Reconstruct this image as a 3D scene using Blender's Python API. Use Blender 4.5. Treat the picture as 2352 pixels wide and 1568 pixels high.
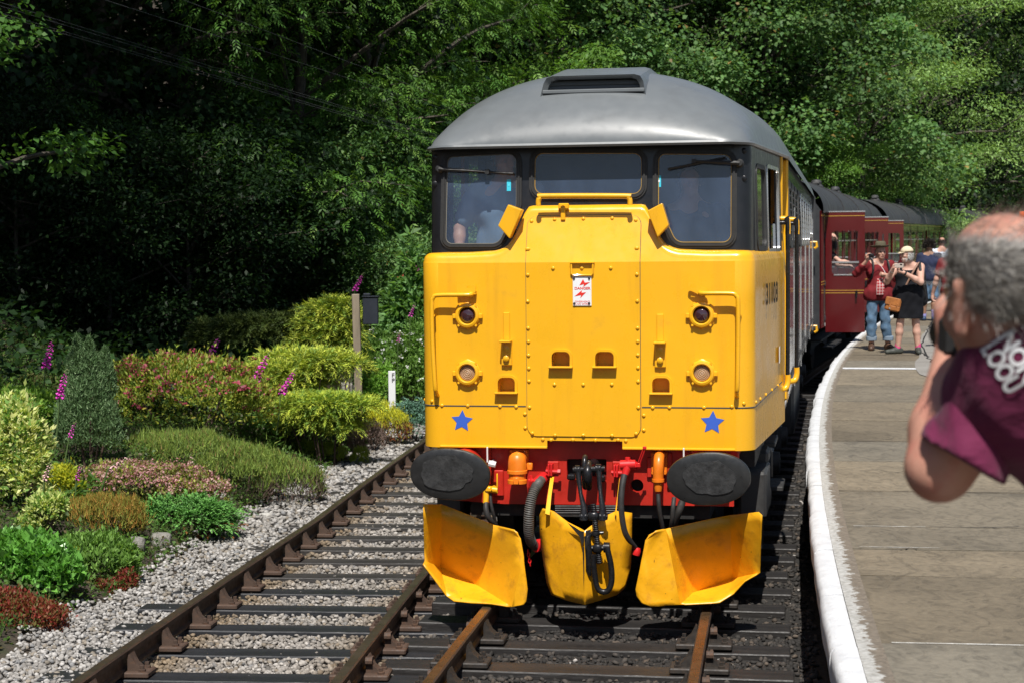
import bpy, bmesh, math, random
import numpy as np
from mathutils import Vector, Matrix, Euler, noise as mnoise
from mathutils.geometry import tessellate_polygon

random.seed(7)
RNG = np.random.default_rng(7)
R = math.radians
scene = bpy.context.scene
for _o in list(bpy.data.objects):
    bpy.data.objects.remove(_o)

# ------------------------------------------------------------------ camera
FPX = 4045.0            # focal length for a picture 2352 px wide
CAM_H = 2.50
PITCH = math.atan((784 - 556) / FPX)
ROLL = -0.0095
cam_data = bpy.data.cameras.new("camera")
cam = bpy.data.objects.new("camera", cam_data)
scene.collection.objects.link(cam)
CAM_M = Matrix.Rotation(math.pi / 2 - PITCH, 3, 'X') @ Matrix.Rotation(ROLL, 3, 'Z')
cam.matrix_world = Matrix.Translation((0, 0, CAM_H)) @ CAM_M.to_4x4()
cam_data.sensor_width = 36
cam_data.lens = FPX / 2352 * 36
cam_data.clip_end = 2000
cam_data.clip_start = 0.05
cam_data.dof.use_dof = True
cam_data.dof.focus_distance = 12.5
cam_data.dof.aperture_fstop = 6.3
scene.camera = cam

# ------------------------------------------------------------------ light
SUN_EL = R(57)
SUN_H = Vector((0.06, 1.0)).normalized()      # horizontal way the light travels
world = bpy.data.worlds.new("World")
scene.world = world
world.use_nodes = True
wn = world.node_tree.nodes
wl = world.node_tree.links
bgn = wn.get("Background") or wn.new("ShaderNodeBackground")
sky = wn.new("ShaderNodeTexSky")
sky.sky_type = 'NISHITA'
sky.sun_disc = False
sky.sun_elevation = SUN_EL
sky.sun_rotation = math.atan2(-SUN_H.x, -SUN_H.y)
sky.air_density = 1.0
sky.dust_density = 1.0
wl.new(sky.outputs[0], bgn.inputs[0])
bgn.inputs[1].default_value = 0.068
outn = wn.get("World Output") or wn.new("ShaderNodeOutputWorld")
wl.new(bgn.outputs[0], outn.inputs[0])
sun_data = bpy.data.lights.new("sun", 'SUN')
sun_data.energy = 5.0
sun_data.angle = R(0.53)
sun_data.color = (1.0, 0.955, 0.89)
sun = bpy.data.objects.new("sun", sun_data)
scene.collection.objects.link(sun)
_d = Vector((SUN_H.x * math.cos(SUN_EL), SUN_H.y * math.cos(SUN_EL), -math.sin(SUN_EL)))
sun.rotation_euler = _d.to_track_quat('-Z', 'Y').to_euler()
sun.location = (0, -20, 40)
scene.view_settings.view_transform = 'Standard'
scene.view_settings.look = 'None'
scene.view_settings.exposure = 0.28
scene.view_settings.gamma = 1.0
scene.view_settings.use_curve_mapping = False
scene.render.engine = 'CYCLES'
scene.cycles.max_bounces = 7
scene.cycles.diffuse_bounces = 3
scene.cycles.glossy_bounces = 4
scene.cycles.transparent_max_bounces = 12
scene.cycles.caustics_reflective = False
scene.cycles.caustics_refractive = False

# ------------------------------------------------------------------ rays
CAM_P = Vector((0, 0, CAM_H))
def ray(px, py):
    d = CAM_M @ Vector(((px - 1176) / FPX, -(py - 784) / FPX, -1.0))
    return d / d.y
def at(px, py, Y):
    """world point at depth Y that shows at (px, py) of the 2352 px wide picture"""
    return CAM_P + ray(px, py) * Y
def on_z(px, py, z):
    d = ray(px, py)
    return CAM_P + d * ((z - CAM_H) / d.z)

# ------------------------------------------------------------------ object helpers
COL = scene.collection
def tag(o, label=None, cat=None, group=None, kind=None):
    if label: o['label'] = label
    if cat: o['category'] = cat
    if group: o['group'] = group
    if kind: o['kind'] = kind
    return o
def empty(name, loc=(0, 0, 0), rz=0.0, label=None, cat=None, group=None, kind=None):
    o = bpy.data.objects.new(name, None)
    COL.objects.link(o)
    o.location = loc
    o.rotation_euler = (0, 0, rz)
    o.empty_display_size = 0.2
    return tag(o, label, cat, group, kind)
def link(name, me, parent=None, mat=None):
    o = bpy.data.objects.new(name, me)
    COL.objects.link(o)
    if mat is not None and not me.materials:
        for m in (mat if isinstance(mat, (list, tuple)) else [mat]):
            me.materials.append(m)
    if parent: o.parent = parent
    return o
def kids(o):
    return [c for c in bpy.data.objects if c.parent == o]
def copy_tree(o, parent=None):
    c = o.copy()
    COL.objects.link(c)
    c.parent = parent
    for ch in kids(o):
        copy_tree(ch, c)
    return c

# ------------------------------------------------------------------ mesh builder
class MB:
    def __init__(s):
        s.v = []; s.f = []; s.m = []
        s.mi = 0
    def add(s, vs, fs):
        b = len(s.v)
        s.v.extend([tuple(p) for p in vs])
        s.f.extend([tuple(i + b for i in f) for f in fs])
        s.m.extend([s.mi] * len(fs))
        return s
    def box(s, c, d, b=0.0, rot=None):
        hx, hy, hz = d[0] / 2, d[1] / 2, d[2] / 2
        if b <= 0:
            vs = [Vector((x * hx, y * hy, z * hz)) for x in (-1, 1) for y in (-1, 1) for z in (-1, 1)]
            fs = [(0, 1, 3, 2), (4, 6, 7, 5), (0, 4, 5, 1), (2, 3, 7, 6), (0, 2, 6, 4), (1, 5, 7, 3)]
        else:
            b = min(b, hx * .95, hy * .95, hz * .95)
            vs = []; ix = {}
            for sx in (-1, 1):
                for sy in (-1, 1):
                    for sz in (-1, 1):
                        for a in range(3):
                            p = [sx * (hx - b), sy * (hy - b), sz * (hz - b)]
                            p[a] = (sx * hx, sy * hy, sz * hz)[a]
                            ix[(sx, sy, sz, a)] = len(vs); vs.append(Vector(p))
            fs = []
            def q(*k): fs.append(tuple(ix[i] for i in k))
            for t in (-1, 1):
                q((t, -1, -1, 0), (t, 1, -1, 0), (t, 1, 1, 0), (t, -1, 1, 0))
                q((-1, t, -1, 1), (1, t, -1, 1), (1, t, 1, 1), (-1, t, 1, 1))
                q((-1, -1, t, 2), (1, -1, t, 2), (1, 1, t, 2), (-1, 1, t, 2))
            for t in (-1, 1):
                for u in (-1, 1):
                    q((t, u, -1, 0), (t, u, 1, 0), (t, u, 1, 1), (t, u, -1, 1))
                    q((t, -1, u, 0), (t, 1, u, 0), (t, 1, u, 2), (t, -1, u, 2))
                    q((-1, t, u, 1), (1, t, u, 1), (1, t, u, 2), (-1, t, u, 2))
            for sx in (-1, 1):
                for sy in (-1, 1):
                    for sz in (-1, 1):
                        q((sx, sy, sz, 0), (sx, sy, sz, 1), (sx, sy, sz, 2))
        if rot is not None:
            M = rot if isinstance(rot, Matrix) else Euler(rot).to_matrix()
            vs = [M @ p for p in vs]
        c = Vector(c)
        return s.add([p + c for p in vs], fs)
    def tube(s, pts, r, n=8, caps=True, closed=False):
        pts = [Vector(p) for p in pts]
        N = len(pts)
        rs = r if isinstance(r, (list, tuple)) else [r] * N
        vs = []; fs = []
        prev = None
        for i, p in enumerate(pts):
            if closed:
                t = pts[(i + 1) % N] - pts[(i - 1) % N]
            else:
                t = pts[min(i + 1, N - 1)] - pts[max(i - 1, 0)]
            if t.length < 1e-9: t = Vector((0, 0, 1))
            t.normalize()
            if prev is None:
                a = Vector((0, 0, 1)) if abs(t.z) < .9 else Vector((1, 0, 0))
                u = t.cross(a).normalized()
            else:
                u = prev - t * prev.dot(t)
                u = u.normalized() if u.length > 1e-6 else t.orthogonal().normalized()
            prev = u
            w = t.cross(u)
            for k in range(n):
                an = 2 * math.pi * k / n
                vs.append(p + (u * math.cos(an) + w * math.sin(an)) * rs[i])
        for i in range(N if closed else N - 1):
            j = (i + 1) % N
            for k in range(n):
                fs.append((i * n + k, i * n + (k + 1) % n, j * n + (k + 1) % n, j * n + k))
        if caps and not closed:
            fs.append(tuple(range(n - 1, -1, -1)))
            fs.append(tuple((N - 1) * n + k for k in range(n)))
        return s.add(vs, fs)
    def lathe(s, prof, c, axis=(0, 0, 1), n=20, ex=1.0, ez=1.0, capa=True, capb=True):
        """prof: list of (radius, along axis)"""
        ax = Vector(axis).normalized()
        u = ax.cross(Vector((0, 0, 1)) if abs(ax.z) < .9 else Vector((1, 0, 0))).normalized()
        w = u.cross(ax)
        c = Vector(c)
        vs = []; fs = []
        for (r, h) in prof:
            for k in range(n):
                a = 2 * math.pi * k / n
                vs.append(c + ax * h + u * (r * math.cos(a) * ex) + w * (r * math.sin(a) * ez))
        for i in range(len(prof) - 1):
            for k in range(n):
                fs.append((i * n + k, i * n + (k + 1) % n, (i + 1) * n + (k + 1) % n, (i + 1) * n + k))
        if capa: fs.append(tuple(range(n)))
        if capb: fs.append(tuple((len(prof) - 1) * n + k for k in range(n - 1, -1, -1)))
        return s.add(vs, fs)
    def grid(s, P, wrap=False):
        """P: list of rows of points"""
        nr, nc = len(P), len(P[0])
        vs = [p for row in P for p in row]
        fs = []
        for i in range(nr - 1):
            for j in range(nc if wrap else nc - 1):
                k = (j + 1) % nc
                fs.append((i * nc + j, i * nc + k, (i + 1) * nc + k, (i + 1) * nc + j))
        return s.add(vs, fs)
    def plate(s, outer, holes=(), f=None, thick=0.02, back=True):
        """outer and holes: 2D polygons; f maps (a, b, depth) to 3D; depth 0 is the front"""
        if f is None: f = lambda a, b, d: (a, d, b)
        polys = [[Vector((a, b, 0)) for a, b in outer]] + [[Vector((a, b, 0)) for a, b in h] for h in holes]
        tris = tessellate_polygon(polys)
        flat = [p for q in polys for p in q]
        n = len(flat)
        vs = [f(p.x, p.y, 0) for p in flat]
        fs = [tuple(t) for t in tris]
        if thick:
            vs += [f(p.x, p.y, thick) for p in flat]
            if back: fs += [tuple(i + n for i in reversed(t)) for t in tris]
            o = 0
            for q in polys:
                m = len(q)
                for i in range(m):
                    j = (i + 1) % m
                    fs.append((o + i, o + j, o + j + n, o + i + n))
                o += m
        return s.add(vs, fs)
    def xf(s, M):
        s.v = [tuple(M @ Vector(p)) for p in s.v]
        return s
    def mesh(s, name, mat=None, smooth=35, merge=0.0, fixn=True):
        me = bpy.data.meshes.new(name)
        me.from_pydata(s.v, [], s.f)
        if mat is not None:
            for m in (mat if isinstance(mat, (list, tuple)) else [mat]): me.materials.append(m)
        if any(s.m):
            me.polygons.foreach_set("material_index", s.m)
        if merge or fixn:
            bm = bmesh.new(); bm.from_mesh(me)
            if merge: bmesh.ops.remove_doubles(bm, verts=bm.verts, dist=merge)
            if fixn: bmesh.ops.recalc_face_normals(bm, faces=bm.faces)
            bm.to_mesh(me); bm.free()
        if smooth:
            me.polygons.foreach_set("use_smooth", [True] * len(me.polygons))
            me.set_sharp_from_angle(angle=R(smooth))
        me.update()
        return me
    def build(s, name, mat, parent=None, smooth=35, merge=0.0, fixn=True):
        return link(name, s.mesh(name, mat, smooth, merge, fixn), parent)

def build_each(mb, name, mat, parent=None, smooth=35):
    """every loose piece of the builder becomes an object of its own"""
    n = len(mb.v); lab = list(range(n))
    def find(a):
        while lab[a] != a:
            lab[a] = lab[lab[a]]; a = lab[a]
        return a
    for f in mb.f:
        r = find(f[0])
        for i in f[1:]: lab[find(i)] = r
    groups = {}
    for f in mb.f: groups.setdefault(find(f[0]), []).append(f)
    out = []
    for fs in groups.values():
        ix = {}
        for f in fs:
            for i in f: ix.setdefault(i, len(ix))
        m = MB(); m.add([mb.v[i] for i in ix], [tuple(ix[i] for i in f) for f in fs])
        out.append(m.build(name, mat, parent, smooth))
    return out
def rpoly(pts, r, n=5):
    """fillet the corners of a 2D polygon"""
    out = []
    N = len(pts)
    rs = r if isinstance(r, (list, tuple)) else [r] * N
    for i in range(N):
        p = Vector(pts[i]); a = Vector(pts[i - 1]); b = Vector(pts[(i + 1) % N])
        da = (a - p); db = (b - p)
        la, lb = da.length, db.length
        da.normalize(); db.normalize()
        ang = math.acos(max(-1, min(1, da.dot(db))))
        rr = rs[i]
        if rr <= 0 or ang > 3.1:
            out.append((p.x, p.y)); continue
        t = min(rr / math.tan(ang / 2), la * .45, lb * .45)
        rr = t * math.tan(ang / 2)
        c = p + (da + db).normalized() * (rr / math.sin(ang / 2))
        s0 = p + da * t - c; s1 = p + db * t - c
        a0 = math.atan2(s0.y, s0.x); a1 = math.atan2(s1.y, s1.x)
        d = (a1 - a0 + math.pi) % (2 * math.pi) - math.pi
        for k in range(n + 1):
            an = a0 + d * k / n
            out.append((c.x + rr * math.cos(an), c.y + rr * math.sin(an)))
    return out
def area2(p):
    return sum(p[i][0] * p[(i + 1) % len(p)][1] - p[(i + 1) % len(p)][0] * p[i][1] for i in range(len(p))) / 2
def inset(p, d):
    sg = 1 if area2(p) > 0 else -1
    out = []
    N = len(p)
    for i in range(N):
        a = Vector(p[i - 1]); b = Vector(p[i]); c = Vector(p[(i + 1) % N])
        e1 = (b - a).normalized(); e2 = (c - b).normalized()
        n1 = Vector((-e1.y, e1.x)) * sg; n2 = Vector((-e2.y, e2.x)) * sg
        n = (n1 + n2)
        if n.length < 1e-6: n = n1
        n.normalize()
        k = d / max(.4, n.dot(n1))
        q = b + n * k
        out.append((q.x, q.y))
    return out
def rect(x0, x1, z0, z1):
    return [(x0, z0), (x1, z0), (x1, z1), (x0, z1)]
def spline(pts, n=6):
    P = [Vector(p) for p in pts]
    out = []
    for i in range(len(P) - 1):
        p0 = P[max(i - 1, 0)]; p1 = P[i]; p2 = P[i + 1]; p3 = P[min(i + 2, len(P) - 1)]
        for k in range(n):
            t = k / n
            out.append(0.5 * ((2 * p1) + (-p0 + p2) * t + (2 * p0 - 5 * p1 + 4 * p2 - p3) * t * t + (-p0 + 3 * p1 - 3 * p2 + p3) * t ** 3))
    out.append(P[-1])
    return out
def text_mesh(name, s, size, mat, extrude=0.0, align='CENTER', spacing=1.0, xs=1.0, bold=0.0):
    c = bpy.data.curves.new(name, 'FONT')
    c.body = s; c.size = size; c.align_x = align; c.align_y = 'CENTER'
    c.extrude = extrude; c.space_character = spacing; c.offset = bold
    c.resolution_u = 4
    o = bpy.data.objects.new(name + "_tmp", c)
    COL.objects.link(o)
    bpy.context.view_layer.update()
    dg = bpy.context.evaluated_depsgraph_get()
    me = bpy.data.meshes.new_from_object(o.evaluated_get(dg))
    bpy.data.objects.remove(o)
    bpy.data.curves.remove(c)
    me.name = name
    me.materials.clear(); me.materials.append(mat)
    if xs != 1.0:
        for v in me.vertices: v.co.x *= xs
    return me

# ------------------------------------------------------------------ numpy meshes
def np_mesh(name, V, F, mat=None, col=None, smooth=False):
    """V (n,3); F (m,k); col (n,3) albedo stored as a point attribute"""
    me = bpy.data.meshes.new(name)
    V = np.asarray(V, dtype=np.float32); F = np.asarray(F, dtype=np.int32)
    n, m, k = len(V), len(F), F.shape[1]
    me.vertices.add(n); me.vertices.foreach_set("co", V.ravel())
    me.loops.add(m * k); me.loops.foreach_set("vertex_index", F.ravel())
    me.polygons.add(m)
    me.polygons.foreach_set("loop_start", np.arange(0, m * k, k, dtype=np.int32))
    me.polygons.foreach_set("loop_total", np.full(m, k, dtype=np.int32))
    if smooth: me.polygons.foreach_set("use_smooth", np.ones(m, dtype=bool))
    me.update(calc_edges=True)
    if col is not None:
        a = me.color_attributes.new("col", 'FLOAT_COLOR', 'POINT')
        c4 = np.ones((n, 4), dtype=np.float32); c4[:, :3] = col
        a.data.foreach_set("color", c4.ravel())
    if mat is not None: me.materials.append(mat)
    me.validate()
    return me
def unit(a):
    return a / np.maximum(np.linalg.norm(a, axis=-1, keepdims=True), 1e-9)
def leaf_arrays(P, D, N, L, W, fold=0.15):
    """one folded rhombus for each leaf"""
    P = np.asarray(P); n = len(P)
    D = unit(D); S = unit(np.cross(N, D)); U = np.cross(D, S)
    L = np.broadcast_to(L, (n,))[:, None]; W = np.broadcast_to(W, (n,))[:, None]
    V = np.empty((n, 4, 3))
    V[:, 0] = P
    mid = P + D * L * .45
    V[:, 1] = mid + S * W * .5 + U * W * fold
    V[:, 2] = P + D * L - U * L * .12
    V[:, 3] = mid - S * W * .5 + U * W * fold
    F = np.arange(n * 4).reshape(n, 4)
    return V.reshape(-1, 3), F
def blade_arrays(P, D, N, L, W):
    P = np.asarray(P); n = len(P)
    D = unit(D); S = unit(np.cross(N, D))
    L = np.broadcast_to(L, (n,))[:, None]; W = np.broadcast_to(W, (n,))[:, None]
    V = np.empty((n, 3, 3))
    V[:, 0] = P - S * W * .5; V[:, 1] = P + S * W * .5; V[:, 2] = P + D * L
    return V.reshape(-1, 3), np.arange(n * 3).reshape(n, 3)
def pick_cols(n, cols, rng, var=.25):
    """cols: list of (r,g,b[,weight])"""
    w = np.array([c[3] if len(c) > 3 else 1.0 for c in cols]); w = w / w.sum()
    base = np.array([c[:3] for c in cols])
    c = base[rng.choice(len(cols), n, p=w)]
    return c * (1 + rng.uniform(-var, var, (n, 1)))
def rand_dir(n, rng):
    return unit(rng.normal(size=(n, 3)))
# ------------------------------------------------------------------ materials
def nodes_of(name):
    m = bpy.data.materials.new(name)
    m.use_nodes = True
    nt = m.node_tree
    return m, nt, nt.nodes["Principled BSDF"], nt.nodes["Material Output"]
def ramp_node(nt, fac, stops, interp='LINEAR'):
    r = nt.nodes.new("ShaderNodeValToRGB")
    r.color_ramp.interpolation = interp
    e = r.color_ramp.elements
    while len(e) < len(stops): e.new(0.5)
    for i, (p, c) in enumerate(stops):
        e[i].position = p
        e[i].color = (c[0], c[1], c[2], 1) if not isinstance(c, (int, float)) else (c, c, c, 1)
    nt.links.new(fac, r.inputs[0])
    return r.outputs[0]
def noise_node(nt, scale, detail=4, rough=.55, vec=None, stretch=None, dist=0.0):
    if vec is None:
        tc = nt.nodes.new("ShaderNodeTexCoord"); vec = tc.outputs["Object"]
    if stretch:
        mp = nt.nodes.new("ShaderNodeMapping"); mp.inputs["Scale"].default_value = stretch
        nt.links.new(vec, mp.inputs[0]); vec = mp.outputs[0]
    n = nt.nodes.new("ShaderNodeTexNoise")
    n.inputs["Scale"].default_value = scale; n.inputs["Detail"].default_value = detail
    n.inputs["Roughness"].default_value = rough; n.inputs["Distortion"].default_value = dist
    nt.links.new(vec, n.inputs["Vector"])
    return n.outputs["Fac"]
def mixc(nt, fac, a, b, mode='MIX'):
    m = nt.nodes.new("ShaderNodeMix"); m.data_type = 'RGBA'; m.blend_type = mode
    for sock, v in ((0, fac), (6, a), (7, b)):
        if isinstance(v, (int, float)): m.inputs[sock].default_value = v
        elif isinstance(v, tuple): m.inputs[sock].default_value = (*v[:3], 1)
        else: nt.links.new(v, m.inputs[sock])
    return m.outputs[2]
def bump_node(nt, bsdf, h, strength=.3, dist=.01):
    b = nt.nodes.new("ShaderNodeBump")
    b.inputs["Strength"].default_value = strength; b.inputs["Distance"].default_value = dist
    nt.links.new(h, b.inputs["Height"]); nt.links.new(b.outputs[0], bsdf.inputs["Normal"])
def paint(name, c, rough=.35, metal=0.0, var=.12, vscale=3.0, bump=.0, bscale=20, bdist=.004, c2=None, t=(.45, .75), spec=.5, coat=0.0, stretch=None, wear=None, wscale=9.0, wt=(.66, .70)):
    """painted or plain surface with colour drift, optional second colour c2 in blotches, wear spots and fine relief"""
    m, nt, b, o = nodes_of(name)
    f = noise_node(nt, vscale, 5, .6, stretch=stretch)
    lo = tuple(x * (1 - var) for x in c); hi = tuple(min(1, x * (1 + var)) for x in c)
    col = ramp_node(nt, f, [(.3, lo), (.7, hi)])
    if c2:
        f2 = noise_node(nt, vscale * 2.3, 6, .65, stretch=stretch)
        k = ramp_node(nt, f2, [(t[0], 0.0), (t[1], 1.0)])
        col = mixc(nt, k, col, c2)
    if wear:
        f3 = noise_node(nt, wscale, 8, .7)
        k = ramp_node(nt, f3, [(wt[0], 0.0), (wt[1], 1.0)])
        col = mixc(nt, k, col, wear)
    nt.links.new(col, b.inputs["Base Color"])
    fr = noise_node(nt, vscale * 4, 4)
    rr = ramp_node(nt, fr, [(.3, max(.02, rough * .8)), (.7, min(1, rough * 1.25))])
    nt.links.new(rr, b.inputs["Roughness"])
    b.inputs["Metallic"].default_value = metal
    b.inputs["Specular IOR Level"].default_value = spec
    if coat:
        b.inputs["Coat Weight"].default_value = coat; b.inputs["Coat Roughness"].default_value = .08
    if bump:
        h = noise_node(nt, bscale, 6, .6, stretch=stretch)
        bump_node(nt, b, h, bump, bdist)
    return m
def leaf_mat(name, trans=.3, rough=.45, spec=.4, sat=1.0):
    m, nt, b, o = nodes_of(name)
    a = nt.nodes.new("ShaderNodeAttribute"); a.attribute_name = "col"
    nt.links.new(a.outputs["Color"], b.inputs["Base Color"])
    b.inputs["Roughness"].default_value = rough
    b.inputs["Specular IOR Level"].default_value = spec
    tr = nt.nodes.new("ShaderNodeBsdfTranslucent")
    g = mixc(nt, 1.0, a.outputs["Color"], (1.25, 1.25, .55), 'MULTIPLY')
    nt.links.new(g, tr.inputs["Color"])
    mx = nt.nodes.new("ShaderNodeMixShader"); mx.inputs[0].default_value = trans
    nt.links.new(b.outputs[0], mx.inputs[1]); nt.links.new(tr.outputs[0], mx.inputs[2])
    nt.links.new(mx.outputs[0], o.inputs["Surface"])
    return m
def attr_mat(name, rough=.85, bump=.0, bscale=60, spec=.3):
    m, nt, b, o = nodes_of(name)
    a = nt.nodes.new("ShaderNodeAttribute"); a.attribute_name = "col"
    f = noise_node(nt, bscale, 4)
    k = ramp_node(nt, f, [(.3, .75), (.7, 1.2)])
    c = mixc(nt, 1.0, a.outputs["Color"], k, 'MULTIPLY')
    nt.links.new(c, b.inputs["Base Color"])
    b.inputs["Roughness"].default_value = rough; b.inputs["Specular IOR Level"].default_value = spec
    if bump: bump_node(nt, b, f, bump, .004)
    return m
def glass_mat(name, tint=(.62, .68, .72), dust=.10, dust_sky_col=(.32, .38, .48), refl=1.0):
    """thin dirty pane: transparent, a mirror film by Fresnel and a dust film blued with painted sky reflection"""
    m, nt, b, o = nodes_of(name)
    nt.nodes.remove(b)
    t = nt.nodes.new("ShaderNodeBsdfTransparent"); t.inputs[0].default_value = (*tint, 1)
    g = nt.nodes.new("ShaderNodeBsdfGlossy"); g.inputs["Roughness"].default_value = .03
    d = nt.nodes.new("ShaderNodeBsdfDiffuse"); d.inputs[0].default_value = (*dust_sky_col, 1)
    f = nt.nodes.new("ShaderNodeFresnel"); f.inputs[0].default_value = 1.55
    fm = nt.nodes.new("ShaderNodeMath"); fm.operation = 'MULTIPLY'; fm.use_clamp = True
    fm.inputs[1].default_value = refl
    nt.links.new(f.outputs[0], fm.inputs[0])
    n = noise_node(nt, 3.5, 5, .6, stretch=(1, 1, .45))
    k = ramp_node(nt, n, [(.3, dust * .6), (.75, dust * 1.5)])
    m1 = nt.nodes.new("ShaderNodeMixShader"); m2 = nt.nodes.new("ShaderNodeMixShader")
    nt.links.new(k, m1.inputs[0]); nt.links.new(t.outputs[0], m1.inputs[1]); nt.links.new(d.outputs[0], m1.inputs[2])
    nt.links.new(fm.outputs[0], m2.inputs[0]); nt.links.new(m1.outputs[0], m2.inputs[1]); nt.links.new(g.outputs[0], m2.inputs[2])
    nt.links.new(m2.outputs[0], o.inputs["Surface"])
    return m

YEL = (0.84, 0.43, 0.012)
MAT = {}
def yellow_mat():
    m, nt, b, o = nodes_of('yellow_paint')
    f = noise_node(nt, 1.5, 5, .6)
    col = ramp_node(nt, f, [(.3, tuple(x * .95 for x in YEL)), (.7, tuple(min(1, x * 1.03) for x in YEL))])
    st = noise_node(nt, 9, 6, .65, stretch=(1, 1, .09))
    col = mixc(nt, ramp_node(nt, st, [(.52, 0.0), (.78, .34)]), col, (.50, .215, .02))
    sm = noise_node(nt, 4.5, 6, .7)
    col = mixc(nt, ramp_node(nt, sm, [(.60, 0.0), (.80, .40)]), col, (.46, .22, .03))
    ch = noise_node(nt, 38, 3, .6)
    col = mixc(nt, ramp_node(nt, ch, [(.755, 0.0), (.775, .8)]), col, (.20, .10, .03))
    nt.links.new(col, b.inputs["Base Color"])
    nt.links.new(ramp_node(nt, sm, [(.3, .20), (.75, .42)]), b.inputs["Roughness"])
    b.inputs["Coat Weight"].default_value = .22; b.inputs["Coat Roughness"].default_value = .1
    bump_node(nt, b, noise_node(nt, 1.9, 3, .5), .16, .03)
    return m
MAT['yellow'] = yellow_mat()
MAT['yellow_dirty'] = paint('yellow_plough_paint', (.80, .38, .010), .34, var=.10, vscale=4, bump=.3, bscale=5, bdist=.025, c2=(.38, .16, .02), t=(.52, .85), wear=(.04, .025, .015), wscale=20, wt=(.655, .69))
MAT['roof_grey'] = paint('roof_grey_paint', (.140, .153, .160), .36, var=.05, vscale=2.5, bump=.06, bscale=3, bdist=.012, c2=(.125, .133, .136), t=(.5, .9), spec=.5, coat=.08)
MAT['black_paint'] = paint('black_paint', (.009, .010, .013), .34, var=.2, vscale=5, bump=.15, bscale=6, bdist=.01, spec=.6)
MAT['rubber'] = paint('rubber_seal', (.018, .018, .018), .6, var=.2, vscale=12)
MAT['hose'] = paint('hose_rubber', (.028, .027, .026), .55, var=.3, vscale=14, bump=.2, bscale=50)
MAT['ribbed'] = paint('ribbed_hose', (.07, .068, .062), .6, var=.3, vscale=14, c2=(.11, .10, .085))
MAT['red'] = paint('red_beam_paint', (.46, .022, .012), .38, var=.15, vscale=5, bump=.15, bscale=9, c2=(.25, .012, .01), t=(.55, .9), wear=(.03, .02, .02), wscale=12, wt=(.70, .76))
MAT['red_bright'] = paint('red_fitting_paint', (.62, .02, .02), .3, var=.1)
MAT['orange'] = paint('orange_fitting_paint', (.80, .20, .012), .32, var=.12, vscale=9, bump=.15, bscale=14)
MAT['white_paint'] = paint('white_fitting_paint', (.72, .72, .70), .4, var=.08)
MAT['iron'] = paint('oiled_iron', (.022, .022, .024), .28, metal=.55, var=.3, vscale=16, bump=.3, bscale=40, c2=(.05, .045, .04), t=(.5, .9))
MAT['buffer'] = paint('greasy_buffer', (.017, .017, .017), .33, var=.2, vscale=6, bump=.18, bscale=9, bdist=.01, c2=(.026, .026, .026), t=(.5, .72), spec=.55)
MAT['dark'] = paint('underframe_dark', (.013, .0125, .012), .7, var=.3, vscale=6, c2=(.03, .026, .022))
MAT['under_grey'] = paint('bogie_grey', (.035, .034, .033), .6, var=.3, vscale=6, bump=.3, bscale=20)
MAT['side_grey'] = paint('loco_side_grey', (.30, .31, .32), .10, var=.08, vscale=2, spec=.9, coat=.6, bump=.05, bscale=3, bdist=.02)
MAT['cab_inside'] = paint('cab_cream', (.20, .19, .16), .6, var=.1)
MAT['cab_wood'] = paint('cab_wood_post', (.40, .14, .03), .5)
MAT['cab_dark'] = paint('cab_dark', (.045, .05, .055), .7)
MAT['glass'] = glass_mat('cab_glass', tint=(.80, .85, .88), dust=.16, dust_sky_col=(.21, .31, .52), refl=1.35)  # dust film, its blue painting in the reflected sky
MAT['side_glass'] = glass_mat('side_glass', dust=.06, refl=1.4)
MAT['coach_glass'] = glass_mat('coach_glass', tint=(.5, .52, .52), dust=.05, refl=1.3)
MAT['lens_red'] = paint('red_lamp_lens', (.035, .008, .012), .06, var=.1, spec=.9, coat=1)
MAT['lens_clear'] = paint('clear_lamp_lens', (.42, .27, .16), .14, var=.15, vscale=30, spec=.8, coat=.6)
MAT['sign_white'] = paint('sign_white', (.78, .79, .80), .35, var=.03)
MAT['sign_red'] = paint('sign_red', (.72, .03, .02), .4, var=.03)
MAT['sign_black'] = paint('sign_black', (.02, .02, .022), .45, var=.05)
MAT['blue_star'] = paint('blue_star_paint', (.045, .12, .53), .35, var=.06)
MAT['cyan'] = paint('cyan_sticker', (.05, .55, .72), .4, var=.08)
MAT['maroon'] = paint('coach_maroon', (.088, .007, .009), .16, var=.1, vscale=2, coat=.5, bump=.04, bscale=3, bdist=.01)
MAT['coach_roof'] = paint('coach_roof_grey', (.034, .035, .037), .6, var=.2, vscale=1.2, c2=(.05, .05, .048))
MAT['coach_end'] = paint('coach_end_black', (.03, .032, .036), .5, var=.2)
MAT['gold'] = paint('lining_yellow', (.46, .27, .04), .4, var=.05)
MAT['alu'] = paint('aluminium_strip', (.60, .61, .62), .25, metal=.8, var=.05)
MAT['interior_red'] = paint('coach_curtain', (.16, .012, .014), .8, var=.2)
MAT['interior'] = paint('coach_interior', (.16, .12, .08), .7, var=.2)
MAT['rail_rust'] = paint('rail_rust', (.050, .030, .020), .62, var=.35, vscale=5, c2=(.10, .05, .022), t=(.5, .85), bump=.3, bscale=30, stretch=(1, 1, 3))
MAT['rail_top'] = paint('rail_top_brown', (.13, .082, .045), .30, metal=.55, var=.3, vscale=7, c2=(.20, .09, .028), t=(.5, .8))
MAT['rail_top_old'] = paint('rail_top_dull', (.085, .066, .048), .34, metal=.5, var=.3, vscale=7, c2=(.13, .075, .035), t=(.5, .85))
MAT['chair'] = paint('chair_rust', (.070, .043, .030), .75, var=.3, vscale=12, c2=(.13, .058, .026), t=(.52, .8), bump=.4, bscale=40)
MAT['chair_dark'] = paint('chair_oily', (.026, .022, .019), .6, var=.3, vscale=12, c2=(.05, .036, .026), bump=.4, bscale=40)
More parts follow.
